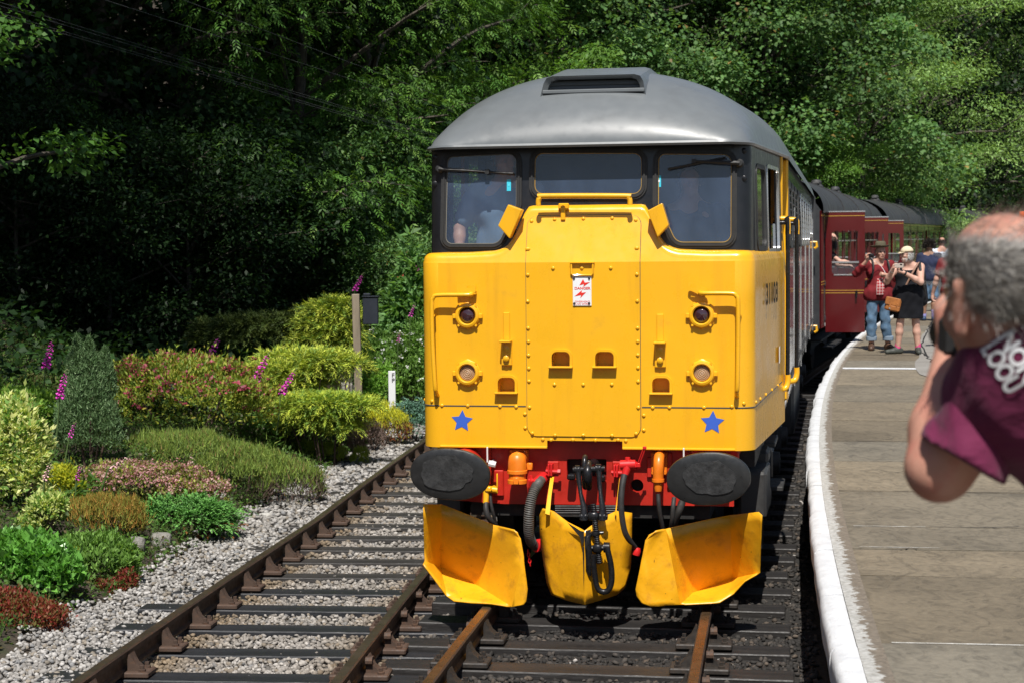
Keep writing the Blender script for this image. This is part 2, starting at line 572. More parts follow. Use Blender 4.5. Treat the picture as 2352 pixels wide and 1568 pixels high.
MAT['timber'] = paint('sleeper_creosote', (.030, .027, .025), .55, var=.35, vscale=7, c2=(.075, .066, .056), t=(.5, .85), bump=.9, bscale=26, bdist=.012, stretch=(.12, 1, 1))
MAT['timber_new'] = paint('sleeper_dark_blue', (.021, .022, .025), .42, var=.3, vscale=7, c2=(.055, .042, .034), t=(.55, .85), bump=.6, bscale=26, bdist=.01, stretch=(.12, 1, 1))
MAT['timber_oil'] = paint('sleeper_oily', (.022, .020, .019), .5, var=.35, vscale=7, c2=(.042, .037, .032), t=(.5, .85), bump=.8, bscale=26, bdist=.01, stretch=(.12, 1, 1))
MAT['post_wood'] = paint('grey_post_wood', (.27, .22, .16), .85, var=.25, vscale=8, c2=(.13, .105, .075), t=(.5, .8), bump=1.0, bscale=22, bdist=.01, stretch=(1, 1, .1))
MAT['box_black'] = paint('black_metal_box', (.022, .026, .036), .35, var=.2, wear=(.35, .37, .4), wscale=7, wt=(.74, .78))
MAT['concrete'] = paint('old_concrete', (.26, .25, .22), .9, var=.2, vscale=8, c2=(.14, .13, .10), bump=.5, bscale=30)
MAT['rock'] = paint('garden_rock', (.25, .24, .215), .9, var=.3, vscale=9, c2=(.12, .115, .09), bump=.9, bscale=14, bdist=.03)
MAT['rock_white'] = paint('pale_rock', (.48, .47, .44), .9, var=.2, vscale=9, c2=(.25, .24, .2), bump=.9, bscale=14, bdist=.03)
MAT['bark'] = paint('tree_bark', (.085, .072, .055), .95, var=.35, vscale=6, c2=(.03, .028, .02), bump=1.0, bscale=10, bdist=.05, stretch=(1, 1, .25))
MAT['bark_pale'] = paint('pale_bark', (.26, .235, .19), .9, var=.3, vscale=6, c2=(.12, .11, .085), bump=.6, bscale=10, bdist=.03)
MAT['stem'] = paint('green_stem', (.07, .12, .03), .6, var=.2)
MAT['woody'] = paint('woody_stem', (.085, .055, .04), .9, var=.3)
MAT['leaf'] = leaf_mat('leaf', .38, .5, .25)
MAT['leaf_gloss'] = leaf_mat('glossy_leaf', .25, .32, .5)
MAT['needle'] = leaf_mat('needle', .12, .6, .3)
MAT['petal'] = leaf_mat('petal', .3, .5, .3)
MAT['stone_attr'] = attr_mat('ballast_stone', .85, .3, 45)
MAT['wire'] = paint('wire_grey', (.09, .093, .095), .5)
MAT['hair'] = attr_mat('hair_strands', .5, 0, 30, .4)
# ------------------------------------------------------------------ lines of the tracks and the platform
def drop(Y):                      # the left track runs slightly downhill away from the station
    return -0.025 * min(max(Y - 10.0, -4.0), 7.0)
def on_left_track(px, py):
    z = 0.0
    for _ in range(30):
        p = on_z(px, py, z); z = drop(p.y)
    return p
_pa = [on_left_track(*q) for q in ((160, 1568), (355, 1440), (560, 1310), (770, 1150), (975, 1010))]
_ca = np.polyfit([p.y for p in _pa], [p.x for p in _pa], 2)
_ea = float(np.polyval(_ca, 23.0)); _sa = float(2 * _ca[0] * 23 + _ca[1])
def xa(Y):                        # left rail of the left track
    if Y < 23: return float(np.polyval(_ca, Y))
    t = Y - 23
    return _ea + _sa * t + .0027 * t * t
def edge_x(Y):                    # platform edge
    return .5476 + .0903 * Y + .002726 * Y * Y
def main_x(Y):                    # centre line of the locomotive's track
    return edge_x(Y) - 1.455 - max(0.0, min(.25, (Y - 18) * .02))
PLAT_Z = 0.71
def sstep(a, b, x):
    t = min(1, max(0, (x - a) / (b - a))); return t * t * (3 - 2 * t)
def terrain(X, Y):
    s = xa(Y) - X
    z0 = -.235
    dl = drop(Y)
    if s < 0:
        k = sstep(-2.6, -1.5, s + 0.0)
        return z0 + dl * k
    n = mnoise.noise(Vector((X * .45, Y * .45, 1.3))) * .12 + mnoise.noise(Vector((X * 1.7, Y * 1.7, 4.1))) * .035
    z = z0 + dl * (1 - sstep(1, 5, s) * .6)
    z += .42 * min(max(0, s - 1.0), 1.3) + .14 * max(0, s - 2.3)
    z += n * sstep(1.2, 2.5, s)
    z += .42 * max(0, s - 5.5)
    return min(z, 34 + 2 * n)
def on_ground(px, py):
    d = ray(px, py)
    Y = 6.0
    while Y < 90:
        p = CAM_P + d * Y
        if p.z <= terrain(p.x, p.y): break
        Y += .05
    p.z = terrain(p.x, p.y)
    return p

# ------------------------------------------------------------------ ground sheet
def ground_mat():
    m, nt, b, o = nodes_of('soil')
    f = noise_node(nt, 2.2, 6, .65)
    c = ramp_node(nt, f, [(.3, (.030, .022, .015)), (.55, (.055, .042, .028)), (.75, (.035, .045, .016))])
    nt.links.new(c, b.inputs["Base Color"]); b.inputs["Roughness"].default_value = .95
    bump_node(nt, b, noise_node(nt, 18, 6), .8, .05)
    return m
def track_bed_mat(dark):
    m, nt, b, o = nodes_of('track_bed_dark' if dark else 'track_bed')
    f = noise_node(nt, 28, 5, .7)
    if dark: st = [(.3, (.012, .011, .010)), (.7, (.040, .036, .032))]
    else: st = [(.3, (.10, .092, .082)), (.7, (.26, .245, .225))]
    c = ramp_node(nt, f, st)
    nt.links.new(c, b.inputs["Base Color"]); b.inputs["Roughness"].default_value = .95
    bump_node(nt, b, f, 1.0, .04)
    return m
SOIL = ground_mat()
def sheet(name, xs, ys, zf, mat, kind='structure'):
    V = [(x, y, zf(x, y)) for y in ys for x in xs]
    nx = len(xs)
    F = [(j * nx + i, j * nx + i + 1, (j + 1) * nx + i + 1, (j + 1) * nx + i) for j in range(len(ys) - 1) for i in range(nx - 1)]
    o = link(name, np_mesh(name, V, F, mat, smooth=True))
    o['kind'] = kind
    return o
xs = sorted(set([-150, -110, -80, -60, -45] + list(np.arange(-36, -14, 1.0)) + list(np.arange(-14, 6, .4)) + list(np.arange(6, 40, 1.5)) + [45, 60, 90, 150]))
ys = sorted(set([-60, -30, -12, -4] + list(np.arange(0, 32, .45)) + list(np.arange(32, 90, 2.0)) + [95, 105, 120, 150, 220]))
ground = sheet('ground', [float(x) for x in xs], [float(y) for y in ys], terrain, SOIL)
def strip(name, f0, f1, zoff, mat, ys, n=6):
    V = []; F = []
    for y in ys:
        a, b = f0(y), f1(y)
        for i in range(n + 1):
            x = a + (b - a) * i / n
            V.append((x, y, terrain(x, y) + zoff))
    for j in range(len(ys) - 1):
        for i in range(n):
            k = j * (n + 1) + i
            F.append((k, k + 1, k + n + 2, k + n + 1))
    o = link(name, np_mesh(name, V, F, mat, smooth=True)); o['kind'] = 'structure'
    return o
ysb = [float(v) for v in np.arange(1, 80, .6)]
strip('track_bed', lambda y: xa(y) - 1.0, lambda y: main_x(y) - 1.25, .012, track_bed_mat(False), ysb)
strip('dark_track_bed', lambda y: main_x(y) - 1.25, lambda y: edge_x(y) + .1, .012, track_bed_mat(True), ysb)

# ------------------------------------------------------------------ track
def rail_mesh(name, fx, fz, y0, y1, step, top):
    prof = [(-.026, -.150), (-.030, -.128), (-.011, -.112), (-.011, -.056), (-.035, -.040), (-.036, -.010), (-.028, -.0005), (.028, -.0005), (.036, -.010), (.035, -.040), (.011, -.056), (.011, -.112), (.030, -.128), (.026, -.150)]
    rows = []
    Y = y0
    while Y <= y1 + 1e-6:
        dx = (fx(Y + .1) - fx(Y - .1)) / .2
        n = Vector((1, -dx, 0)).normalized()
        c = Vector((fx(Y), Y, fz(Y)))
        rows.append([c + n * a + Vector((0, 0, b)) for a, b in prof])
        Y += step
    mb = MB(); mb.grid(rows, wrap=True)
    np_ = len(prof)
    for i in range(len(mb.f)):
        if i % np_ in (6,): mb.m[i] = 1
    mb.f.append(tuple(range(np_))); mb.m.append(0)
    return mb.mesh(name, [MAT['rail_rust'], top], smooth=30)
def sleeper_mesh(name, L, mat):
    mb = MB(); mb.box((0, 0, -.235), (L, .25, .13), .008)
    return mb.mesh(name, mat, smooth=0)
def chair_mesh(name, mat):
    """cast rail chair: base plate, two horned jaws and two bolt heads; x across the rail"""
    mb = MB()
    mb.box((0, 0, -.150), (.37, .20, .036), .008)
    for s in (-1, 1):
        prof = [(.040, -.132), (.040, -.060), (.046, -.030), (.056, -.022), (.066, -.046), (.088, -.088), (.122, -.116), (.150, -.132)]
        P = [(s * a, b) for a, b in prof]
        mb.plate(P, f=lambda a, b, d: (a, d - .048, b), thick=.096)
        for q in (-1, 1):
            mb.lathe([(.024, -.006), (.024, .010), (.015, .012), (.015, .034)], (s * .135, q * .055, -.128), n=6)
    return mb.mesh(name, mat, smooth=25)
def key_mesh(name, mat):
    """coiled spring key between rail and jaw"""
    mb = MB()
    pts = []
    for i in range(15):
        a = i / 14 * 2 * math.pi * 1.6
        r = .030 - .013 * i / 14
        pts.append((0, math.cos(a) * r, math.sin(a) * r))
    V = []
    for p in pts:
        V.append([(-.022, p[1], p[2]), (.022, p[1], p[2])])
    mb.grid(V)
    mb.box((0, .05, .012), (.03, .09, .006))
    return mb.mesh(name, mat, smooth=40)
CHAIR = chair_mesh('chair', MAT['chair']); CHAIR_D = chair_mesh('chair', MAT['chair_dark'])
KEY = key_mesh('spring_key', MAT['chair'])
SLP = [sleeper_mesh('sleeper', 2.62, MAT['timber_new']), sleeper_mesh('sleeper', 2.58, MAT['timber']), sleeper_mesh('sleeper', 2.60, MAT['timber_oil'])]
def track(name, label, cx, fz, ys, kinds, ychair, top, y0, y1, chair):
    t = empty(name, (cx(10), 10, fz(10)), 0, label, 'railway track')
    M = Matrix.Translation((-cx(10), -10, -fz(10)))
    for s in (-1, 1):
        def fx(Y, s=s):
            dx = (cx(Y + .1) - cx(Y - .1)) / .2
            return cx(Y) + s * .7525 / math.cos(math.atan(dx)) * 1.0
        me = rail_mesh('rail', fx, fz, y0, y1, .5, top)
        me.transform(M)
        link('rail', me, t)
    rnd = random.Random(3)
    for i, Y in enumerate(ys):
        dx = (cx(Y + .1) - cx(Y - .1)) / .2
        rz = -math.atan(dx)
        dz = (fz(Y + .2) - fz(Y - .2)) / .4
        k = kinds(i)
        o = link('sleeper', SLP[k], t)
        o.location = (cx(Y) - cx(10) + rnd.uniform(-.05, .05), Y - 10, fz(Y) - fz(10) - rnd.uniform(0, .012))
        o.rotation_euler = (dz, rnd.uniform(-.006, .006), rz + rnd.uniform(-.012, .012))
        if Y < ychair:
            for s in (-1, 1):
                c = link('rail_chair', chair, t)
                c.location = (cx(Y) + s * .7525 * math.cos(rz) - cx(10), Y + s * .7525 * math.sin(rz) - 10, fz(Y) - fz(10))
                c.rotation_euler = (dz, 0, rz if s < 0 else rz + math.pi)
                kk = link('spring_key', KEY, t)
                kk.location = (cx(Y) + s * .81 * math.cos(rz) - cx(10), Y - .05 + s * .81 * math.sin(rz) - 10, fz(Y) - fz(10) - .055)
                kk.rotation_euler = (dz, 0, rz)
    return t
def xb_c(Y):
    dx = (xa(Y + .1) - xa(Y - .1)) / .2
    return xa(Y) + .7525 / math.cos(math.atan(dx))
ysl = [8.55, 9.33]
while ysl[-1] < 46:
    ysl.append(ysl[-1] + (.775 if ysl[-1] < 14.5 else .74))
# where the sleepers show in the picture
track('left_track', 'rusty left railway track beside the garden, its pale stones showing between dark sleepers', xb_c, drop, ysl, lambda i: 0 if ysl[i] < 14 else 1, 30, MAT['rail_top_old'], 3.5, 60, CHAIR)
ysm = [8.95 + .655 * i for i in range(40)]
track('main_track', 'oily dark railway track under the yellow locomotive next to the platform', main_x, lambda Y: 0.0, ysm, lambda i: 2, 24, MAT['rail_top'], 3.5, 60, CHAIR_D)

# ------------------------------------------------------------------ ballast stones
def ico():
    t = (1 + 5 ** .5) / 2
    v = np.array([(-1, t, 0), (1, t, 0), (-1, -t, 0), (1, -t, 0), (0, -1, t), (0, 1, t), (0, -1, -t), (0, 1, -t), (t, 0, -1), (t, 0, 1), (-t, 0, -1), (-t, 0, 1)], float)
    v = unit(v)
    f = np.array([(0, 11, 5), (0, 5, 1), (0, 1, 7), (0, 7, 10), (0, 10, 11), (1, 5, 9), (5, 11, 4), (11, 10, 2), (10, 7, 6), (7, 1, 8), (3, 9, 4), (3, 4, 2), (3, 2, 6), (3, 6, 8), (3, 8, 9), (4, 9, 5), (2, 4, 11), (6, 2, 10), (8, 6, 7), (9, 8, 1)])
    return v, f
ICO_V, ICO_F = ico()
def stones(name, P, S, C, rng, mat):
    n = len(P)
    q = rng.normal(size=(n, 4)); q /= np.linalg.norm(q, axis=1, keepdims=True)
    w, x, y, z = q.T
    Rm = np.stack([1 - 2 * (y * y + z * z), 2 * (x * y - z * w), 2 * (x * z + y * w), 2 * (x * y + z * w), 1 - 2 * (x * x + z * z), 2 * (y * z - x * w), 2 * (x * z - y * w), 2 * (y * z + x * w), 1 - 2 * (x * x + y * y)], 1).reshape(n, 3, 3)
    base = ICO_V[None] * (1 + rng.uniform(-.28, .28, (n, 12, 1)))
    sc = np.stack([rng.uniform(.8, 1.35, n), rng.uniform(.65, 1.1, n), rng.uniform(.5, .85, n)], 1)
    V = np.einsum('nij,nkj->nki', Rm, base * sc[:, None]) * S[:, None, None]
    V[:, :, 2] *= .8
    V += P[:, None]
    F = (ICO_F[None] + (np.arange(n) * 12)[:, None, None]).reshape(-1, 3)
    o = link(name, np_mesh(name, V.reshape(-1, 3), F, mat, np.repeat(C, 12, axis=0)))
    return o
def tz(X, Y):
    return np.array([terrain(float(a), float(b)) for a, b in zip(X, Y)])
def scatter_strip(n, f0, f1, y0, y1, rng, near=1.6):
    # more and smaller stones close to the camera
    u = rng.random(n)
    Y = (y0 ** (1 - near) + u * (y1 ** (1 - near) - y0 ** (1 - near))) ** (1 / (1 - near)) if near != 1 else y0 * (y1 / y0) ** u
    t = rng.random(n)
    a = np.array([f0(v) for v in Y]); b = np.array([f1(v) for v in Y])
    return a + (b - a) * t, Y
rng = np.random.default_rng(11)
X, Y = scatter_strip(42000, lambda v: xa(v) - 1.35, lambda v: main_x(v) - 1.15, 8.2, 30, rng, 1.9)
A = np.array([xa(v) for v in Y])
lat = X - A
keep = (lat > -1.12 - .22 * np.array([mnoise.noise(Vector((0, v * .9, 2))) for v in Y])) 
X, Y, lat = X[keep], Y[keep], lat[keep]
S = rng.uniform(.014, .027, len(X)) * np.clip(Y / 14, .95, 1.8)
Z = tz(X, Y) + .018 + rng.uniform(-.004, .022, len(X)) + np.where((lat < -.1), .02, 0)
C = pick_cols(len(X), [(.32, .305, .285, 4), (.235, .222, .205, 3), (.42, .405, .385, 1.6), (.24, .21, .17, 1), (.20, .20, .20, .7)], rng, .16)
rust = np.exp(-((np.minimum(abs(lat - .05), abs(lat - 1.45))) / .27) ** 2) * (lat > -.1)
rust = np.clip(rust * .85 + .22 * (lat > 0), 0, 1)[:, None]
C = C * (1 - rust) + C * np.array([.62, .50, .36]) * rust
mx = np.array([main_x(v) for v in Y]); oil = np.clip(1 - (mx - 1.0 - X) / .75, 0, 1)[:, None] * .8
C = C * (1 - oil) + np.array([.045, .040, .036]) * oil
o = stones('ballast', np.stack([X, Y, Z], 1), S, C, rng, MAT['stone_attr'])
tag(o, 'pale grey crushed stone ballast around the left track', 'ballast', None, 'stuff')
X, Y = scatter_strip(17000, lambda v: main_x(v) - 1.35, lambda v: edge_x(v) + .05, 8.2, 30, rng, 2.0)
S = rng.uniform(.013, .028, len(X)) * np.clip(Y / 13, 1, 1.7)
Z = tz(X, Y) + .012 + rng.uniform(-.004, .018, len(X))
C = pick_cols(len(X), [(.030, .028, .026, 5), (.055, .048, .042, 3), (.085, .068, .054, 1.2), (.30, .28, .26, .07)], rng, .3)
o = stones('dark_ballast', np.stack([X, Y, Z], 1), S, C, rng, MAT['stone_attr'])
tag(o, 'oil blackened ballast between the rails of the platform track', 'ballast', None, 'stuff')

# ------------------------------------------------------------------ platform
def plat_pt(lat, Y, z=0.0):
    dx = .0903 + 2 * .002726 * Y
    n = Vector((1, -dx, 0)).normalized()
    return Vector((edge_x(Y), Y, PLAT_Z + z)) + n * lat
def flag_mat(i):
    m, nt, b, o = nodes_of('flagstone')
    tints = [(.205, .168, .115), (.180, .154, .112), (.225, .188, .132), (.192, .170, .130), (.165, .135, .092)]
    c = tints[i % 5]
    f = noise_node(nt, 1.1, 6, .62, stretch=(1, 1, 1), dist=.6)
    col = ramp_node(nt, f, [(.28, tuple(x * .70 for x in c)), (.52, c), (.74, tuple(x * 1.16 for x in c))])
    f2 = noise_node(nt, 24, 6, .7)
    col = mixc(nt, .75, col, ramp_node(nt, f2, [(.3, .70), (.7, 1.12)]), 'MULTIPLY')
    # short riven ripples in the stone
    rp = noise_node(nt, 6, 6, .62, stretch=(1.2, .75, 1), dist=2.2)
    col = mixc(nt, .85, col, ramp_node(nt, rp, [(.36, .66), (.5, 1.0), (.66, 1.10)]), 'MULTIPLY')
    lf = noise_node(nt, 11, 6, .75, stretch=(1.1, .7, 1), dist=1.0)
    col = mixc(nt, ramp_node(nt, lf, [(.64, 0.0), (.74, .5)]), col, (.33, .27, .14))
    f3 = noise_node(nt, 5.5, 6, .7)
    col = mixc(nt, ramp_node(nt, f3, [(.68, 0.0), (.80, .45)]), col, (.07, .058, .045))
    nt.links.new(col, b.inputs["Base Color"])
    b.inputs["Roughness"].default_value = .78
    bump_node(nt, b, rp, .5, .02)
    return m
def asphalt_mat():
    m, nt, b, o = nodes_of('platform_asphalt')
    f = noise_node(nt, 1.2, 5, .6)
    col = ramp_node(nt, f, [(.3, (.21, .195, .175)), (.7, (.30, .285, .26))])
    f2 = noise_node(nt, 60, 4, .7)
    col = mixc(nt, .7, col, ramp_node(nt, f2, [(.3, .72), (.7, 1.15)]), 'MULTIPLY')
    nt.links.new(col, b.inputs["Base Color"]); b.inputs["Roughness"].default_value = .9
    bump_node(nt, b, f2, .35, .01)
    return m
def white_edge_mat():
    m, nt, b, o = nodes_of('white_edge_paint')
    f = noise_node(nt, 5, 6, .65)
    col = ramp_node(nt, f, [(.3, (.52, .53, .545)), (.6, (.66, .675, .69))])
    f2 = noise_node(nt, 16, 7, .75)
    col = mixc(nt, ramp_node(nt, f2, [(.56, 0.0), (.70, .6)]), col, (.42, .40, .36))
    nt.links.new(col, b.inputs["Base Color"]); b.inputs["Roughness"].default_value = .7
    bump_node(nt, b, noise_node(nt, 9, 6, .7), .6, .02)
    return m
def margin_mat():
    m, nt, b, o = nodes_of('worn_white_margin')
    a = nt.nodes.new("ShaderNodeAttribute"); a.attribute_name = "col"
    sep = nt.nodes.new("ShaderNodeSeparateColor"); nt.links.new(a.outputs["Color"], sep.inputs[0])
    f = noise_node(nt, 14, 8, .72)
    ad = nt.nodes.new("ShaderNodeMath"); ad.operation = 'MULTIPLY_ADD'
    nt.links.new(sep.outputs[0], ad.inputs[0]); ad.inputs[1].default_value = -.50
    nt.links.new(f, ad.inputs[2])
    k = ramp_node(nt, ad.outputs[0], [(.22, 0.0), (.27, 1.0)])
    f2 = noise_node(nt, 40, 4)
    st = ramp_node(nt, f2, [(.3, (.15, .125, .095)), (.7, (.24, .20, .155))])
    wh = ramp_node(nt, f2, [(.3, (.34, .33, .30)), (.7, (.56, .555, .53))])
    nt.links.new(mixc(nt, k, st, wh), b.inputs["Base Color"]); b.inputs["Roughness"].default_value = .85
    bump_node(nt, b, f, .9, .03)
    return m
platform = empty('platform', (edge_x(9), 9, PLAT_Z), 0, None, None, None, 'structure')
PM = Matrix.Translation((-edge_x(9), -9, -PLAT_Z))
def pbuild(mb, name, mat, smooth=35):
    me = mb.mesh(name, mat, smooth); me.transform(PM); return link(name, me, platform)
# core: a solid whose top lies under the paving, and the wall set back under the coping
rows = []
for Y in [float(v) for v in np.arange(-3, 92, 1.0)]:
    rows.append([plat_pt(.13, Y, -1.0), plat_pt(.13, Y, -.07), plat_pt(11, Y, -.07), plat_pt(11, Y, -1.0)])
mb = MB(); mb.grid(rows)
pbuild(mb, 'platform_wall', MAT['concrete'])
WE = white_edge_mat(); MG = margin_mat(); FL = [flag_mat(i) for i in range(5)]; AS = asphalt_mat()
# coping stones, painted white with rounded nose
rnd = random.Random(5)
Y = -1.0; n = 0
while Y < 60:
    L = rnd.uniform(.85, 1.35) if Y < 34 else 4.0
    k = 8 if Y < 34 else 4
    rows = []
    dz = rnd.uniform(-.004, .004); dl = rnd.uniform(-.013, .013)
    for i in range(k + 1):
        yy = Y + .009 + (L - .018) * i / k
        wob = .011 * mnoise.noise(Vector((yy * 2.3, 0, 7)))
        prof = [(.105, -.09), (.105, dz), (.06, dz + .001), (.022 + dl + wob, dz - .006), (.004 + dl + wob, dz - .026), (dl + wob, dz - .06), (dl + .004 + wob, -.16), (.105, -.165)]
        rows.append([plat_pt(a, yy, b) for a, b in prof])
    mb = MB(); mb.grid(rows)
    m_ = len(rows[0])
    mb.f.append(tuple(range(m_))); mb.m.append(0)
    mb.f.append(tuple(range(k * m_, k * m_ + m_))); mb.m.append(0)
    pbuild(mb, 'coping_stone', WE, 50)
    Y += L; n += 1
# rough painted margin between coping and paving
V = []; F = []; C = []
yv = np.arange(-1, 60, .05)
for Y in yv:
    for j in range(5):
        z = .003 + .006 * mnoise.noise(Vector((Y * 9, j * 1.7, 3)))
        V.append(PM @ plat_pt(.105 + .112 * j / 4, float(Y), z + .0045)); C.append((j / 4, 0, 0))
for i in range(len(yv) - 1):
    for j in range(4):
        k = i * 5 + j; F.append((k, k + 1, k + 6, k + 5))
link('painted_margin', np_mesh('painted_margin', V, F, MG, C, smooth=True), platform)
# flagstones: rows across the platform, seen joints where the photograph has them
joints = [1.5, 3.2, 4.9, 6.4, 7.75, 9.35, 10.95, 12.5, 14.2, 15.6, 17.4, 19.4, 21.6, 24.4]
while joints[-1] < 62: joints.append(joints[-1] + rnd.uniform(1.6, 2.3))
def flag(l0, l1, y0, y1, z, mi, g=.009):
    mb = MB()
    nl = max(2, int((l1 - l0) / .4)); ny = max(2, int((y1 - y0) / .4))
    top = []
    sk = rnd.uniform(-.006, .006)
    for j in range(ny + 1):
        yy = y0 + g + (y1 - y0 - 2 * g) * j / ny
        row = []
        for i in range(nl + 1):
            l = l0 + g + (l1 - l0 - 2 * g) * i / nl
            p = plat_pt(l, yy, z + .003 * mnoise.noise(Vector((l * 2, yy * 2, mi))))
            if j in (0, ny): p.y += .012 * mnoise.noise(Vector((l * 3.1, yy, 9)))
            row.append(p)
        top.append(row)
    mb.grid(top)
    per = [top[0][i] for i in range(nl + 1)] + [top[j][nl] for j in range(1, ny + 1)] + [top[ny][i] for i in range(nl - 1, -1, -1)] + [top[j][0] for j in range(ny - 1, 0, -1)]
    mb.grid([per, [p - Vector((0, 0, .075)) for p in per]], wrap=True)
    me = mb.mesh('flagstone', FL[mi % 5], 30); me.transform(PM)
    return link('flagstone', me, platform)
for i in range(len(joints) - 1):
    y0, y1 = joints[i], joints[i + 1]
    end = 2.55 if y0 < 19 else 1.95 if y0 < 21 else 1.55 if y0 < 24 else 1.3
    if i in (3, 5, 9, 12):
        c = (.95, 1.3, 1.1, 1.5)[(3, 5, 9, 12).index(i)]
        ym = y0 + (y1 - y0) * .5
        if i == 5:
            flag(.202, c, y0, ym, rnd.uniform(-.003, .003), i); flag(.202, c, ym, y1, rnd.uniform(-.003, .003), i + 1)
            flag(c, end, y0, y1, rnd.uniform(-.003, .003), i + 2)
        else:
            flag(.202, c, y0, y1, rnd.uniform(-.003, .003), i); flag(c, end, y0, y1, rnd.uniform(-.003, .003), i + 3)
    else:
        flag(.202, end, y0, y1, rnd.uniform(-.004, .004), i)
# pale mortar in the joints that show white, and the painted line across
mb = MB()
for Y, l1, w in ((7.75, 2.3, .016), (10.95, .7, .012), (10.2, .72, .010)):
    rows = [[plat_pt(.26 + (l1 - .26) * k / 10, Y - w / 2 + .010 * mnoise.noise(Vector((k * .8, Y, 1))), .0058), plat_pt(.26 + (l1 - .26) * k / 10, Y + w / 2 + .010 * mnoise.noise(Vector((k * .8, Y, 2))), .0058)] for k in range(11)]
    mb.grid(rows)
for _o in build_each(mb, 'joint_mortar', MAT['rock_white'], platform): _o.data.transform(PM)
mb = MB()
for Y, l1, w in ((12.5, 2.0, .012), (15.6, 2.5, .022), (19.4, 1.7, .030), (21.6, 2.5, .022), (10.95, 2.5, .014), (27.2, 1.6, .05)):
    l0 = .22 if Y != 10.95 else .72
    mb.grid([[plat_pt(l0 + (l1 - l0) * k / 14, Y + s_ * w * (.35 + .35 * mnoise.noise(Vector((k * 1.1, Y, s_)))) + .012 * mnoise.noise(Vector((k * .7, Y, 5))), .0060) for s_ in (-1, 1)] for k in range(15)])
for _o in build_each(mb, 'joint_dirt', MAT['dark'], platform): _o.data.transform(PM)
mb = MB(); mb.grid([[plat_pt(.2 + 1.42 * k / 6, 24.25 + .02, .0062), plat_pt(.2 + 1.42 * k / 6, 24.55, .0062)] for k in range(7)])
pbuild(mb, 'painted_line', WE)
# asphalt behind the flagstones
rows = []
for Y in [float(v) for v in np.arange(-3, 92, .8)]:
    w = .16 * mnoise.noise(Vector((Y * .5, 0, 5))) + .05 * mnoise.noise(Vector((Y * 2.1, 0, 5)))
    a = 2.56 if Y < 18.6 else 2.56 - 1.36 * sstep(18.6, 24, Y)
    rows.append([plat_pt(a + (11 - a) * t + (w * .6 * (1 - t) if Y > 18 else 0), Y, -.060 if t < 0 else (.0085 if Y > 18 else -.002)) for t in (0, .02, .2, .4, .6, .8, 1)])
mb = MB(); mb.grid(rows)
pbuild(mb, 'asphalt', AS)
# fine wandering cracks in the flagstones
mb = MB()
for pts in ([(2022, 1078), (2052, 1084), (2080, 1082), (2096, 1096), (2140, 1104), (2190, 1108)], [(1985, 904), (2040, 902), (2120, 908)], [(2010, 868), (2040, 862), (2088, 866)], [(2060, 1262), (2100, 1258), (2150, 1270)], [(1960, 1000), (1990, 1010), (2050, 1006)], [(2230, 1200), (2270, 1210), (2340, 1206)]):
    P = spline([on_z(a, b, PLAT_Z + .0072) for a, b in pts], 8)
    rows = []
    for k, p in enumerate(P):
        w = .005 + .005 * mnoise.noise(Vector((k * .5, pts[0][0], 1))); j = .03 * mnoise.noise(Vector((k * .45, pts[0][0], 4)))
        rows.append([p + Vector((0, -w + j, 0)), p + Vector((0, w + j, 0))])
    mb.grid(rows)
for _o in build_each(mb, 'crack', MAT['dark'], platform): _o.data.transform(PM)
# dark tar crack wandering through the asphalt
mb = MB()
for pts in ([(2130, 818), (2118, 790), (2128, 765), (2140, 742), (2150, 722), (2156, 705)], [(2196, 900), (2176, 862), (2150, 838), (2126, 815), (2110, 805)]):
    P = [on_z(a, b, PLAT_Z + .0125) for a, b in pts]
    P = spline(P, 6)
    rows = []
    for k, p in enumerate(P):
        w = .013 + .009 * mnoise.noise(Vector((k * .7, 1, 1)))
        j = .05 * mnoise.noise(Vector((k * .9, 2, 1)))
        rows.append([p + Vector((-w + j, 0, 0)), p + Vector((w + j, 0, 0))])
    mb.grid(rows)
for _o in build_each(mb, 'tar_crack', MAT['dark'], platform): _o.data.transform(PM)
# ------------------------------------------------------------------ locomotive
# local frame: x to the right seen from the front, y back along the body, z up from the rails
LY0 = 12.2
LHEAD = .188
LRZ = -math.atan(LHEAD)
_lp = at(1343, 800, LY0)
loco = empty('locomotive', (_lp.x, LY0, 0), LRZ, 'yellow fronted diesel locomotive with a grey domed roof standing at the platform', 'locomotive')
LM = Matrix.Translation((_lp.x, LY0, 0)) @ Matrix.Rotation(LRZ, 4, 'Z')
LMI = LM.inverted()
def Lp(px, py, yl=0.0):
    """(x, z) in the locomotive's frame of what shows at picture point (px, py) on its plane y = yl"""
    o = LMI @ CAM_P
    d = LMI.to_3x3() @ ray(px, py)
    p = o + d * ((yl - o.y) / d.y)
    return (p.x, p.z)
def c1(u, v): return (940.8 + .4 * u, 131.7 + .4 * v)
def c2(u, v): return (940.8 + .4 * u, 564.5 + .4 * v)
def c3(u, v): return (922.0 + .368 * u, 997.2 + .368 * v)
def L1(u, v, y=0.0): return Lp(*c1(u, v), y)
def L2(u, v, y=0.0): return Lp(*c2(u, v), y)
def L3(u, v, y=0.0): return Lp(*c3(u, v), y)

HWN = 1.172            # half width of the yellow nose
RC = .135              # corner radius
ZC = L2(1000, 95)[1]   # crease: above it the nose leans back
ZB = L2(500, 1158)[1]  # lower edge
ZSH = L2(200, 45)[1]   # shoulder at the sides
ZTOP = L1(1000, 845)[1]
def lean(z): return max(0.0, z - ZC) * .30
